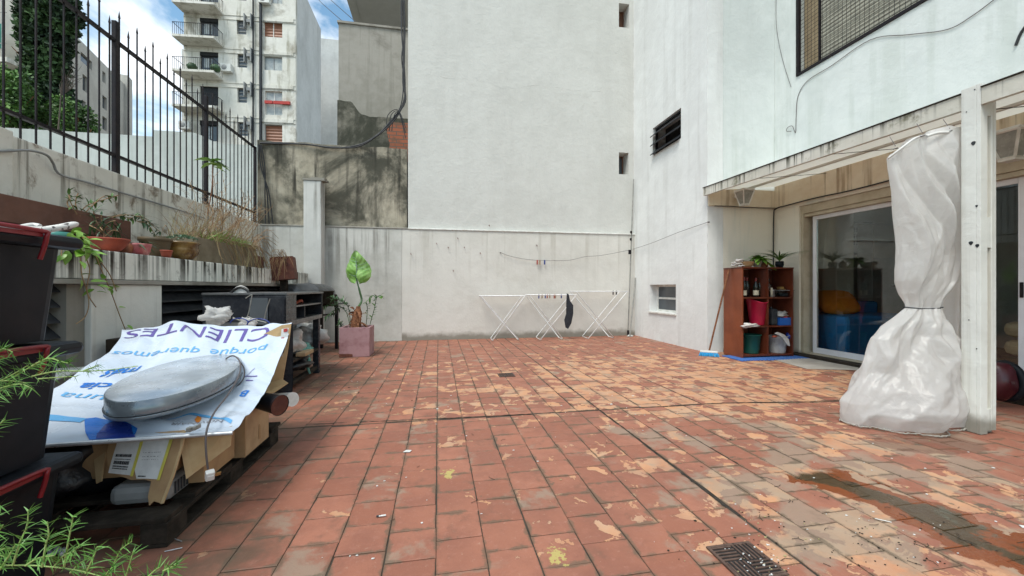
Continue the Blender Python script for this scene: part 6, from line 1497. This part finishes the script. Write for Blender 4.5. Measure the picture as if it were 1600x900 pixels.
# leaning poles
m = MB(); p, q = W(981,525,Y=8.5), W(990,280,Y=8.60); p.z = .002; m.tube([p,q],.014,8)
t = thing('long_pole', 'long thin grey pole leaning in the back corner', 'pole', p); part('pole', m, M_['greymetal'], t)
m = MB()
for (x,y) in ((985.5,363),(985,374)): c = W(x,y,Y=8.555); m.box(c.x-.02,c.x+.02,c.y-.03,c.y-.005,c.z-.03,c.z+.03,bev=.004)
c = W(981,520,Y=8.48); m.box(c.x-.025,c.x+.02,c.y-.03,c.y-.005,c.z-.05,c.z+.06,bev=.005); part('clamp', m, M_['black_iron'], t)
c = W(983,394,Y=8.53); m = MB().box(c.x-.03,c.x+.035,c.y-.04,c.y-.015,c.z-.05,c.z+.05,bev=.006); part('clamp', m, M_['black_iron'], t)
p, q = W(984,525,Y=8.35), W(993,434,Y=8.6); p.z=.002; solo('short_pole', MB().tube([p,q],.016,8), M_['greymetal'], 'short grey pole leaning beside the long pole', 'pole')
# rubble in corner
c = W(988,524,Y=8.4); solo('rubble', blob((c.x-.05,8.4,.02),(.06,.03,.02),.8,5,12,8,0.001), M_['paper'], 'small white crumpled scrap in the back corner below the poles', 'scrap')

# ================================================================ CUBE SHELF
sx0, sx1, sy0, sy1, sh = 4.63, 5.56, 5.45, 5.86, 1.405
t = thing('cube_shelf', 'reddish brown wooden cube shelf with six open compartments', 'shelf', ((sx0+sx1)/2,(sy0+sy1)/2,.012)); SHF = t
zb = .014; e = .022
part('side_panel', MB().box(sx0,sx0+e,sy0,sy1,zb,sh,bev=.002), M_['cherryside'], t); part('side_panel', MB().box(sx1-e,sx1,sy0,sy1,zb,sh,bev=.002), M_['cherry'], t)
xm = (sx0+sx1)/2; part('top_panel', MB().box(sx0-.005,sx1+.005,sy0-.004,sy1,sh+.001,sh+e,bev=.002), M_['cherry'], t); part('bottom_panel', MB().box(sx0+e+.001,sx1-e-.001,sy0+.003,sy1,zb+.02,zb+.02+e), M_['cherry'], t)
part('divider', MB().box(xm-e/2,xm+e/2,sy0+.003,sy1,zb+.021+e,sh), M_['cherry'], t)
zs = [zb+.02+e]; ch = (sh-zb-.02-e)/3
for k in (1,2):
    z = zb+.02+e+ch*k; zs.append(z)
    for (a,b) in ((sx0+e+.001,xm-e/2-.001),(xm+e/2+.001,sx1-e-.001)): part('shelf_board', MB().box(a,b,sy0+.003,sy1,z-e,z-.0005), M_['cherry'], t)
# narrow back boards leave the left strip of each compartment open
for (a,b) in ((sx0+e+.12,xm-e/2-.001),(xm+e/2+.10,sx1-e-.001)): part('back_board', MB().box(a,b,sy1-.012,sy1-.002,zb+.021+e,sh-.001), M_['cherry'], t)
def bottle(x, y, z, label, h=.31, r=.038, lab=None, foil='foil', mt='bottle'):
    t = thing('wine_bottle', label, 'bottle', (x,y,z), 'bottles on the cube shelf'); m = MB(); m.lathe([(0,0),(r,0.004),(r,h*.58),(r*.85,h*.66),(r*.38,h*.76),(r*.36,h*.97),(r*.42,h*.975),(r*.42,h),(0,h)],(x,y,z),16); part('glass_body', m, M_[mt], t)
    m = MB(); m.lathe([(r*.40,h*.80),(r*.41,h*.972)],(x,y,z),12); part('foil', m, M_[foil], t)
    if lab: m = MB(); m.lathe([(r*1.02,h*lab[0]),(r*1.02,h*lab[1])],(x,y,z),16); part('label', m, M_['label'], t)
zz = zs[2]+.001; fx_ = lambda px, yy: W(px, 450, Y=yy).x
bottle(fx_(1163,5.6),5.60,zz,'leftmost dark bottle in the top left compartment, with a low pale label',.33,.034,(.08,.32)); bottle(fx_(1169,5.62),5.64,zz,'dark bottle second from the left in the top left compartment',.32,.037); bottle(fx_(1179.5,5.58),5.56,zz,'dark wine bottle with a round cream label in the middle of the top left compartment',.31,.040,(.10,.34)); bottle(fx_(1188.5,5.6),5.62,zz,'plain dark bottle without a label at the right of the top left compartment',.31,.032,None,'bottle')
bottle(fx_(1207,5.62),5.70,zz,'clear plastic bottle in the top right compartment',.30,.045,None,'darkgrey','clear')
solo('tin_can', MB().lathe([(0,0),(.035,0),(.035,.1),(.037,.1),(.037,.115),(0,.115)],(fx_(1209,5.5),5.53,zz),16), M_['alu'], 'small grey can in front of the clear bottle', 'can')
solo('small_bottle', MB().lathe([(0,0),(.02,0),(.02,.12),(.012,.15),(0,.15)],(fx_(1203,5.55),5.52,zz),12), M_['label'], 'small white bottle at the left of the top right compartment', 'bottle')
a = fx_(1215,5.55); t = thing('food_container', 'clear plastic food container with a lid in the top right compartment', 'container', (a+.1,5.58,zz)); part('tub', MB().box(a,a+.26,5.50,5.66,zz,zz+.10,bev=.012), M_['clear'], t); part('contents', MB().box(a+.06,a+.2,5.53,5.62,zz+.01,zz+.06,bev=.01), M_['darkgrey'], t); part('lid', MB().box(a-.005,a+.265,5.495,5.665,zz+.101,zz+.112,bev=.004), M_['greyplastic'], t)
solo('brass_tins', MB().lathe([(0,0),(.07,0),(.072,.015),(.05,.02),(.055,.05),(0,.05)],(a+.08,5.58,zz+.114),16), M_['glaze'], 'brass coloured lids stacked on the food container', 'lid')
# red bucket
def bucketp(name, label, x, y, z, r0, r1, h, mt, cat, handle=None, lip=.008, slant=0):
    t = thing(name, label, cat, (x,y,z)); m = MB(); n = 28; prof = [(.01,0),(r0,0),(r0+.003,.01),(r1-.003,h*.96),(r1+lip,h*.965),(r1+lip,h),(r1-.004,h),(r0-.004,.02),(.01,.015)]
    m.lathe(prof,(x,y,z),n)
    if slant: m.xf(lambda p: Vector((p.x,p.y,p.z + slant*max(0,(p.z-z)/h)**2*((p.x-x)/r1)**2)))
    part('body', m, M_[mt], t)
    if handle: q = MB(); q.tube([(x+(r1+.006)*math.cos(a),y-.02-.06*abs(math.sin(a)),z+h*.95-h*.30*abs(math.sin(a))) for a in [math.pi*i/16 for i in range(17)]],.003,5); part('handle', q, M_[handle], t)
    return t
xr = fx_(1183,5.6); bucketp('red_tub','crimson plastic tub with a curved rim in the middle left compartment',xr,5.60,zs[1]+.004,.10,.155,.36,'crimson','tub',None,.006,.06)
xr = fx_(1173,5.62); bucketp('green_bucket','dark green bucket in the bottom left compartment',xr+.01,5.63,zs[0]+.002,.115,.145,.30,'greenb','bucket','black_iron')
xr = fx_(1213,5.6); bucketp('grey_bucket','pale grey bucket in the bottom right compartment',xr+.01,5.60,zs[0]+.002,.115,.145,.27,'bag','bucket')
def ragmesh(c, pts, th=.012):
    m = MB(); m.slab([Vector(c)+Vector(p) for p in pts], (0,-th,0)); return m
c = W(1172,512,Y=5.44); m = blob((c.x,5.43,zs[1]+.015),(.13,.035,.03),.9,9,20,12); o = solo('rag', m, M_['rag'], 'crumpled pale rag hanging over the middle left shelf board', 'cloth')
m = MB(); c = W(1225,520,Y=5.46); 
pts = [W(x,y,Y=5.455) for x,y in ((1211,521),(1216,519),(1226,523),(1233,530),(1235,541),(1231,540),(1226,532),(1221,526))]; m.slab(pts,(0,.02,0)); o = solo('rag', m, M_['rag'], 'pale grey rag drooping over the right rim of the pale grey bucket', 'cloth'); md = o.modifiers.new('b','BEVEL'); md.width=.006; md.segments=2
c = W(1236,526,Y=5.5); solo('cloth', blob((c.x-.02,5.53,c.z),(.035,.04,.05),.6,4,14,10), M_['v_navy'], 'dark blue cloth right of the pale grey bucket', 'cloth')
c = W(1213,526,Y=5.5); solo('red_scourer', blob((c.x,5.52,c.z),(.06,.03,.018),.3,4,14,8), M_['terra'], 'small red scourer on top of the pale grey bucket', 'scourer')
a = fx_(1213,5.55); zz = zs[1]+.001; t = thing('blue_basket', 'bright blue plastic basket with a clear bag in the middle right compartment', 'basket', (a+.1,5.55,zz)); m = MB(); m.box(a,a+.22,5.48,5.49,zz,zz+.12); m.box(a,a+.22,5.64,5.65,zz,zz+.12); m.box(a,a+.01,5.491,5.639,zz,zz+.12); m.box(a+.21,a+.22,5.491,5.639,zz,zz+.12); m.box(a+.011,a+.209,5.491,5.639,zz,zz+.01); part('basket', m, M_['blueb'], t)
solo('clear_bag', blob((a+.09,5.57,zz+.17),(.12,.07,.045),.7,6,18,12), M_['bag'], 'grey plastic bag lying on the blue basket', 'bag'); solo('red_sponge', blob((a+.15,5.55,zz+.11),(.05,.04,.035),.5,8,14,10), M_['redink'], 'red and white cloth in the blue basket', 'cloth')
solo('black_jerrycan', MB().box(a-.12,a-.015,5.50,5.66,zz,zz+.26,bev=.02).lathe([(0,.26),(.02,.26),(.02,.29),(0,.29)],(a-.07,5.58,zz),10), M_['darkgrey'], 'dark canister left of the blue basket', 'canister')
# on top
zt2 = sh+e+.001
c0 = fx_(1152,5.6); m = MB()
for k in range(9): q = Vector((c0+rnd.uniform(-.05,.05),5.58+rnd.uniform(-.04,.04),zt2+.02+.012*k)); m.tube([q+Vector((math.cos(a)*.05,math.sin(a)*.035,.006*math.sin(3*a))) for a in [i*math.pi/7 for i in range(14)]],.010,5)
solo('rope_coil', m, M_['rag'], 'heap of pale twine at the left end of the shelf top', 'rope')
x = fx_(1167,5.55); t = thing('clay_bowl', 'shallow clay bowl on the shelf top', 'bowl', (x,5.55,zt2)); part('bowl', MB().lathe([(0,0),(.06,0),(.085,.03),(.1,.075),(.105,.08),(.095,.085),(.05,.05),(0,.045)],(x,5.55,zt2),20), M_['card'], t); part('stones', blob((x,5.55,zt2+.08),(.07,.07,.025),.6,2,14,8), M_['soil'], t)
x = fx_(1183,5.6); t = thing('potted_pothos', 'bright green pothos in a white pot on the shelf top', 'plant', (x,5.6,zt2)); part('pot', MB().lathe([(0,0),(.05,0),(.065,.11),(.068,.11),(.06,.115),(.055,.1),(0,.1)],(x,5.6,zt2),18), M_['label'], t); l = MB()
for k in range(34):
    a = rnd.uniform(0,6.28); el_ = rnd.uniform(-.1,1); p = Vector((x+rnd.uniform(-.04,.05),5.58+rnd.uniform(-.04,.04),zt2+.11+rnd.uniform(0,.05))); l.leaf(p,(math.cos(a),math.sin(a),el_),(0,0,1),rnd.uniform(.11,.20),.095,.6)
for k in range(6): l.leaf((x+.05+.02*k,5.52,zt2+.10-.012*k),(.9,-.3,-.3),(0,0,1),.13,.085,.5)
part('leaves', l, M_['leafbright'], t)
x = fx_(1196,5.62); t = thing('clay_pot', 'little brown clay pot beside the pothos on the shelf top', 'plant pot', (x,5.64,zt2)); part('pot', MB().lathe([(0,0),(.04,0),(.055,.04),(.055,.07),(.045,.08),(0,.075)],(x,5.64,zt2),16), M_['terra2'], t); part('dead_plant', blob((x,5.64,zt2+.09),(.04,.04,.03),.9,11,12,8), M_['soil'], t)
x = fx_(1218,5.6); t = thing('spider_plant', 'spider plant with arching thin leaves in a small black pot on the shelf top', 'plant', (x,5.6,zt2)); part('pot', MB().lathe([(0,0),(.045,0),(.062,.05),(.06,.10),(.05,.105),(0,.095)],(x,5.6,zt2),18), M_['blackplastic'], t); l = MB()
for k in range(46): a = rnd.uniform(0,6.28); L_ = rnd.uniform(.22,.44); l.leaf((x,5.6,zt2+.10),(math.cos(a)*.7,math.sin(a)*.7,1.2),(0,0,1),L_,.020,.95,seg=7)
part('leaves', l, M_['leaf'], t)
# foam mat with jigsaw edge
mx0,mx1,my0,my1 = 4.46,5.70,5.27,5.72
pts = []
n = 22
for i in range(n*4): u = i/(n*4); tooth = (-.022 if (i%4) in (1,2) else .008); pts.append((mx0+(mx1-mx0)*u, my0+tooth+.02*math.sin(u*9), .003))
pts += [(mx1,my0,.003),(mx1+.02,my1,.003),(mx0+.03,my1,.003)]
solo('foam_mat', MB().slab(pts,(0,0,.012)), M_['foam'], 'blue foam mat with jigsaw edge under the cube shelf', 'mat')
# broom
p0 = W(1104,556,Z=.0); hd = Vector((p0.x+.02,p0.y-.03,0)); tp = W(1139,421,Y=5.70); t = thing('broom', 'broom with bright blue bristles leaning against the cube shelf', 'broom', hd)
part('handle', MB().tube([hd+Vector((.03,.03,.09)),tp],.0135,8), M_['bark'], t)
Mb = Matrix.Translation(hd+Vector((.0,0,.0))) @ Matrix.Rotation(R(-38),4,'Z'); m = MB(); m.box(-.13,.13,-.025,.03,.055,.085,bev=.008,M=Mb); part('head', m, M_['whiteplastic'], t)
m = MB(); 
for k in range(26):
    for j in range(4): a = -.125+.25*k/25; b = -.022+.016*j; q = Mb @ Vector((a,b,.056)); e2 = Mb @ Vector((a*1.16+rnd.gauss(0,.004),b*1.9+rnd.gauss(0,.005)-.01,.003)); m.tube([q,e2],[.006,.005],4)
part('bristles', m, M_['broomblue'], t, kind='stuff')

# ================================================================ PLASTIC CURTAIN
prof = [ # y, left px, right px, depth
 (205,1389,1496,3.46,.08),(232,1389,1497,3.45,.09),(262,1391,1496,3.45,.09),(300,1395,1495,3.44,.09),(340,1398,1495,3.44,.10),(380,1401,1493,3.44,.10),(410,1402,1491,3.44,.09),(440,1400,1486,3.44,.08),(460,1406,1477,3.43,.06),(474,1414,1472,3.42,.045),(481,1415,1471,3.42,.04),(492,1402,1474,3.41,.06),(510,1378,1480,3.40,.09),(528,1364,1486,3.39,.12),(555,1358,1490,3.38,.14),(580,1350,1492,3.37,.16),(605,1334,1494,3.36,.19),(628,1320,1495,3.36,.20),(645,1319,1495,3.36,.20),(660,1322,1494,3.36,.19)]
NR = 300; NH = 230
def pint(y):
    for i in range(len(prof)-1):
        a, b = prof[i], prof[i+1]
        if a[0] <= y <= b[0]: f_ = (y-a[0])/(b[0]-a[0]); return [a[k]*(1-f_)+b[k]*f_ for k in range(5)]
    return list(prof[-1])
def tri(x): x = (x/(2*math.pi)) % 1; return 4*abs(x-.5)-1
def cpoint(i, j):
    v = j/NH; th = 2*math.pi*i/NR; xx = 1446+55*math.cos(th); yt = 246-38*sst(1388,1446,xx)-3*tri(th*5); y = yt+(660-yt)*v; _, l, r, D, dp = pint(max(214,y)); hw = (r-l)/2/F*D
    cx = (l+r)/2
    c = W(cx, y, D=D); ux = Vector((C_,-S_,0)); uy = Vector((S_,C_,0))
    neck = math.exp(-((y-480)/20)**2); up = 1-sst(466,504,y); low = 1-up
    tw = .35*math.sin(y*.011) + .22*math.sin(y*.027+1)
    uu = th/(2*math.pi) + tw*.12
    long1 = facet(uu*9 + (y-214)*.006, (y-214)/170, 9, 1); long2 = facet(uu*19 - (y-214)*.008, (y-214)/110, 19, 2); fine = facet(uu*60, (y-214)/24, 60, 3)
    wob = .25*mnoise.noise(Vector((th, y*.02, 3)))
    big = facet(uu*9+wob+ (y*.004), (y-480)/52+wob, 9, 4); med = facet(uu*23+wob, (y-480)/24+wob*2, 23, 5); sm = facet(uu*56+wob*2, (y-480)/10+wob, 56, 6)
    upd = .34*long1 + .22*long2 + .02*fine + .012*sm
    lod = .24*big + .11*med + .16*facet(uu*14+.3*math.sin(y*.02), (y-480)/120, 14, 12) + .022*sm + .06*long2
    rad = 1 + (upd*up + lod*low)*(1-neck) + neck*(.16*facet(uu*26, y/90, 26, 8))
    p = c + ux*math.cos(th)*hw*(1+(rad-1)*(.26-.17*up)) + uy*math.sin(th)*(dp*(.4+.6*rad)+ (rad-1)*(.22*low+.24*up))
    f_ = zf(p.x, p.y)+.006; p.z = max(p.z, f_ + .004*abs(mnoise.noise(Vector((p.x*20,p.y*20,0)))))
    return p
m = MB(); vs = [cpoint(i, j) for j in range(NH+1) for i in range(NR)]; fs = [(j*NR+i,j*NR+(i+1)%NR,(j+1)*NR+(i+1)%NR,(j+1)*NR+i) for j in range(NH) for i in range(NR)]
m.add(vs, fs, 0, True)
c = W(1415,655,D=3.3); t = thing('plastic_curtain', 'bunched translucent white plastic sheet tied at the middle, hanging beside the canopy post', 'curtain', (c.x,c.y,zf(c.x,c.y)))
part('sheet', m, M_['sheet'], t)
# crumpled bottom hem
m = MB(); pts = []
for i in range(NR+1):
    p = cpoint(i % NR, NH-4); th = 2*math.pi*i/NR; p = p + Vector((0,0,.012)) ; p.z = zf(p.x,p.y)+.016+.012*mnoise.noise(Vector((i*.3,0,0))); pts.append(p)
m.tube(pts, [.004+.009*abs(mnoise.noise(Vector((i*.35,3,0)))) for i in range(NR+1)], 7, cap=False); part('hem', m, M_['old_plaster'], t, 'grimy crumpled bottom hem')
m = MB(); jn = int((481-214)/446*NH); jfor = lambda i: (481-(246-38*sst(1388,1446,1446+55*math.cos(2*math.pi*i/NR))))/(660-(246-38*sst(1388,1446,1446+55*math.cos(2*math.pi*i/NR))))*NH
cc_ = W(1443,481,D=3.42); tpn = []
for i in range(0,NR+1,3): q_ = cpoint(i % NR, jfor(i)); q_ = q_ + (q_-cc_).normalized()*.006; q_.z = cc_.z+.006*math.sin(i*.05); tpn.append(q_)
m.tube(tpn, .0045, 6); part('tie_wire', m, M_['darkgrey'], t)
m = MB(); tp = spline([W(1388,247,D=3.42),W(1408,232,D=3.38),W(1430,216,D=3.37),W(1450,211,D=3.37)],6); m.tube(tp, .010, 7); m.tube(spline([W(1448,213,D=3.34),W(1464,208,D=3.33),W(1482,207,D=3.33),W(1494,210,D=3.36)],5), .012, 7); part('rolled_edge', m, M_['whiteplastic'], t)
m = MB()
for (x,y) in ((1399,232),(1442,212),(1484,205),): p = W(x,y,D=3.33); m.tube([p+Vector((0,0,.02)), p+Vector((.01,.05,.42 if False else .12))],.003,4); m.tube([p+Vector((math.cos(a)*.016,math.sin(a)*.012-.0,.006*math.cos(a))) for a in [i*math.pi/5 for i in range(11)]],.004,5)
part('hook', m, M_['cable'], t)
# second strip behind
vs = []; n1, n2 = 26, 60
for j in range(n2+1):
    v = j/n2; y = 200+(560-200)*v
    for i in range(n1+1):
        u = i/n1; l = 1484-6*v; r = 1510; p = W(l+(r-l)*u, y, D=3.55); p += Vector((S_,C_,0))*(.035*math.sin(u*9+v*2)+.03*mnoise.noise(Vector((u*3,v*5,0)))); vs.append(p)
m = MB().add(vs, [(j*(n1+1)+i,j*(n1+1)+i+1,(j+1)*(n1+1)+i+1,(j+1)*(n1+1)+i) for j in range(n2) for i in range(n1)],0,True)
part('rear_fold', m, M_['sheet'], t)

# maroon ball-like thing & black tray behind the post
c = W(1560,600,D=3.9); t = thing('ball_and_pan', 'maroon and black rounded thing on the floor behind the canopy post', 'toy', (c.x,c.y,0))
part('maroon_body', blob((c.x-.02,c.y,.20),(.13,.13,.19),.12,2,24,16,.002), M_['maroon'], t); part('black_ring', MB().tube([(c.x+.09+.0*math.cos(a),c.y+.12*math.cos(a),.19+.17*math.sin(a)) for a in [i*math.pi/12 for i in range(24)]]+[(c.x+.09,c.y+.12,.19)],.035,8), M_['blackplastic'], t)
# ================================================================ DRAINS
def drain(cx, cy, s, label, n):
    z = zf(cx, cy)+.0035; t = thing('floor_drain', label, 'drain', (cx,cy,z), 'square cast iron floor drains')
    f = MB(); h = s/2; e = .012
    for bx in ((-h,h,-h,-h+e),(-h,h,h-e,h),(-h,-h+e,-h+e,h-e),(h-e,h,-h+e,h-e)): f.box(cx+bx[0],cx+bx[1],cy+bx[2],cy+bx[3],z,z+.006)
    part('frame', f, M_['drain_iron'], t); part('sump', MB().box(cx-h+e,cx+h-e,cy-h+e,cy+h-e,z,z+.001), M_['dark'], t)
    g_ = MB()
    for q in range(4):
        sx_ = (-1,1)[q%2]; sy_ = (-1,1)[q//2]
        for k in range(n):
            o_ = (h-e)*(k+.7)/n
            if q in (0,3): g_.box(cx+sx_*o_-.0035,cx+sx_*o_+.0035,cy+min(0,sy_*(h-e)),cy+max(0,sy_*(h-e)),z+.002,z+.006)
            else: g_.box(cx+min(0,sx_*(h-e)),cx+max(0,sx_*(h-e)),cy+sy_*o_-.0035,cy+sy_*o_+.0035,z+.002,z+.006)
    part('grate', g_, M_['drain_iron'], t); return z
p = W(1165,878,Z=0); zd = drain(p.x+.0, p.y, .205, 'near rusty drain grate clogged with white debris, lower right of the tiled floor', 5)
q = W(791,586.5,Z=0); drain(q.x,q.y,.20,'far rusty drain grate set in the middle of the tiled floor',5)
# debris
m = MB()
def chip(m, x, y, s, z=None, mi=0):
    z = (zf(x,y)+.0025) if z is None else z; n = rnd.choice((3,4,5)); a0 = rnd.uniform(0,6.28); st = rnd.uniform(.4,1)
    m.slab([Vector((x+math.cos(a0+i*6.28/n)*s*rnd.uniform(.6,1.2),y+math.sin(a0+i*6.28/n)*s*st*rnd.uniform(.6,1.2),z)) for i in range(n)],(0,0,rnd.uniform(.001,.003)),mi)
for k in range(480):
    x, y = rnd.uniform(-1.0,5.5), rnd.uniform(1.2,8.4)
    if mnoise.noise(Vector((x*.7,y*.7,2))) < -.1 + .35*rnd.random()-.2: continue
    if x > 4.4 and y > 6: continue
    chip(m, x, y, rnd.uniform(.003,.009) if rnd.random() < .93 else rnd.uniform(.010,.018), mi=rnd.choice((0,0,0,0,0,1,2)))
for k in range(70): p_ = W(rnd.uniform(440,600), rnd.uniform(560,640), Z=0); chip(m, p_.x, p_.y, rnd.uniform(.004,.012), mi=rnd.choice((0,1,2)))
for k in range(45): chip(m, p.x+rnd.gauss(.03,.05), p.y+rnd.gauss(-.02,.05), rnd.uniform(.002,.006), zd+.006, mi=rnd.choice((0,0,0,2,1)))
for k in range(110): p_ = W(rnd.gauss(1190,60), rnd.gauss(850,35), Z=0); chip(m, p_.x, p_.y, rnd.uniform(.002,.007), mi=rnd.choice((0,2,2,1)))
for k in range(60): p_ = W(rnd.uniform(1330,1500), rnd.uniform(810,890), Z=0); chip(m, p_.x, p_.y, rnd.uniform(.002,.006), mi=rnd.choice((0,2,2)))
s_ = solo('floor_debris', m, [M_['paper'], M_['straw'], M_['wood_dark']], 'small white flakes and crumbs scattered over the tiles', 'debris'); s_['kind'] = 'stuff'
tw = MB()
for k in range(70):
    x, y = rnd.uniform(-.9,4), rnd.uniform(1.2,6.5)
    if k < 30: q_ = W(rnd.uniform(1150,1560), rnd.uniform(740,895), Z=0); x, y = q_.x, q_.y
    z = zf(x,y)+.004; a = rnd.uniform(0,6.28); L_ = rnd.uniform(.015,.06); tw.tube([(x,y,z),(x+math.cos(a)*L_*.5,y+math.sin(a)*L_*.5,z+.002),(x+math.cos(a+.3)*L_,y+math.sin(a+.3)*L_,z)],.0012,4)
s_ = solo('floor_twigs', tw, M_['wood_dark'], 'tiny dark twigs scattered over the tiles', 'debris'); s_['kind'] = 'stuff'
a = W(636,706,Z=0); solo('paper_scrap', MB().slab([(a.x-.025,a.y-.012,.004),(a.x+.02,a.y-.02,.004),(a.x+.03,a.y+.008,.004),(a.x-.005,a.y+.018,.004)],(0,0,.003)), M_['paper'], 'torn white paper scrap on the tiles in front of the pallet', 'paper')
a, b = W(592,809,Z=0), W(603,807.5,Z=0); m = MB(); m.tube([(a.x,a.y,.008),(b.x,b.y,.008)],.004,6,1); c = W(596.5,808.2,Z=0); m.tube([(a.x-.012,a.y,.008),(c.x-.004,c.y,.008)],.0042,6,0); solo('cigarette_butt', m, [M_['ink'],M_['paper']], 'black and white cigarette butt on a tile joint', 'cigarette butt')
for (p_, q_, lb) in (((257,864),(285,858),'long nail on the tiles in front of the pallet corner'),((270,843),(284,848),'short nail on the tiles beside the pallet corner'),((1367,812),(1393,818),'white stick lying at the edge of the wet patch')):
    a, b = W(*p_,Z=0), W(*q_,Z=0); a.z = zf(a.x,a.y)+.006; b.z = zf(b.x,b.y)+.006; solo('nail' if 'nail' in lb else 'stick', MB().tube([a,b],.0022,5), M_['alu'] if 'nail' in lb else M_['whiteplastic'], lb, 'nail' if 'nail' in lb else 'stick')
# ================================================================ ASPARAGUS FERN (foreground left)
def sprig(l, s, pts, D, nl=.030, dens=1.0, w=.0022):
    P_ = [W(x, y, D=D) for x, y in pts]; sp_ = spline(P_, 9); s.tube(sp_, [.0020-.0012*i/len(sp_) for i in range(len(sp_))], 5)
    for i in range(1, len(sp_)):
        d = (sp_[i]-sp_[i-1]); 
        for k in range(int(3*dens+rnd.random())):
            dd = d.normalized(); o = dd.orthogonal().normalized(); o.rotate(Matrix.Rotation(rnd.uniform(0,6.28),3,dd)); p = sp_[i-1].lerp(sp_[i], rnd.random()); f_ = i/len(sp_)
            l.blade(p, o+dd*rnd.uniform(.35,.9), nl*rnd.uniform(.6,1.15)*(1-.35*f_), w, .15, 0, 2)
base_ = Vector((-1.02,.86,0)); t = thing('asparagus_fern', 'bright green asparagus fern with needle leaves in the lower left foreground', 'plant', base_)
part('pot', MB().lathe([(0,.002),(.10,.002),(.14,.22),(.155,.22),(.155,.26),(.14,.26),(.12,.23),(0,.23)],(base_.x-.1,base_.y-.05,0),24), M_['terra2'], t)
l = MB(); s = MB()
D0 = .82
main = [(-120,850),(-20,880),(60,884),(130,893),(200,915)]
sprig(l, s, main, D0, .02, .4)
for pts in ([(20,884),(30,850),(42,822),(44,797)],[(0,890),(18,862),(24,850)],[(66,886),(72,850),(76,836),(74,815)],[(100,888),(106,850),(112,820),(114,806)],[(85,885),(100,868),(115,862),(124,852)],[(134,896),(146,870),(152,854)],[(170,900),(182,872),(190,858),(206,846)],[(195,905),(203,880),(208,862)],[(158,912),(170,892),(180,884)],[(228,905),(240,893),(250,886)],[(255,892),(268,886),(278,882)],[(-20,870),(5,858),(20,856)],[(40,884),(60,872),(85,868)],[(-30,880),(-5,868),(15,872)],[(110,895),(125,880),(140,872)],[(-30,830),(-10,800),(0,790)],[(-20,860),(-5,835),(5,820)]):
    sprig(l, s, pts, D0+rnd.uniform(-.05,.05), .036, .42, .0030)
for pts in ([(-60,620),(-10,600),(20,585),(45,570)],[(-40,560),(-10,552),(5,545),(20,550)],[(-40,620),(0,607),(30,600),(50,607)],[(20,590),(45,575),(60,566),(85,560)],[(50,572),(75,560),(95,565),(110,568)],[(-30,640),(0,612),(10,606)],[(-40,700),(-10,672),(8,655)],[(-40,560),(-15,560),(0,563)],[(-20,600),(10,595),(40,598)]):
    sprig(l, s, pts, .95+rnd.uniform(-.05,.05), .038, .45, .0030)
for pts in ([(50,588),(90,580),(130,580),(170,578),(215,572)],[(130,580),(145,574),(155,570)],[(60,592),(85,590),(120,588)]):
    sprig(l, s, pts, 1.0, .022, .5, .0015)
for pts in (main[:1]+[(-160,950)],): pass
sp_ = spline([base_+Vector((-.1,-.05,.22)), base_+Vector((-.08,-.02,.28)), W(-120,850,D=D0)],6); s.tube(sp_, .0022, 5)
for e_ in ((-60,620,.95),(-40,560,.95),(-40,700,.95),(-30,640,.95),(-30,830,.82),(-20,860,.82),(-30,880,.82)): s.tube(spline([base_+Vector((-.1,-.05,.22)), base_+Vector((-.12,-.02,.34)), W(*e_[:2],D=e_[2])],6), .0018, 5)
part('stem', s, M_['fernstem'], t); part('needles', l, M_['fern'], t, kind='stuff')
m = MB()
for k in range(16): p_ = W(rnd.uniform(30,100), rnd.uniform(855,875), Z=0); m.xf(lambda v: v); m.s; mm = blob((p_.x,p_.y,.012),(.012,.012,.010),.4,k,8,6); m.add(mm.v, mm.f, 0, True)
s_ = solo('pebbles', m, M_['paper'], 'white pebbles on the floor beside the asparagus fern', 'pebbles'); s_['kind'] = 'stuff'
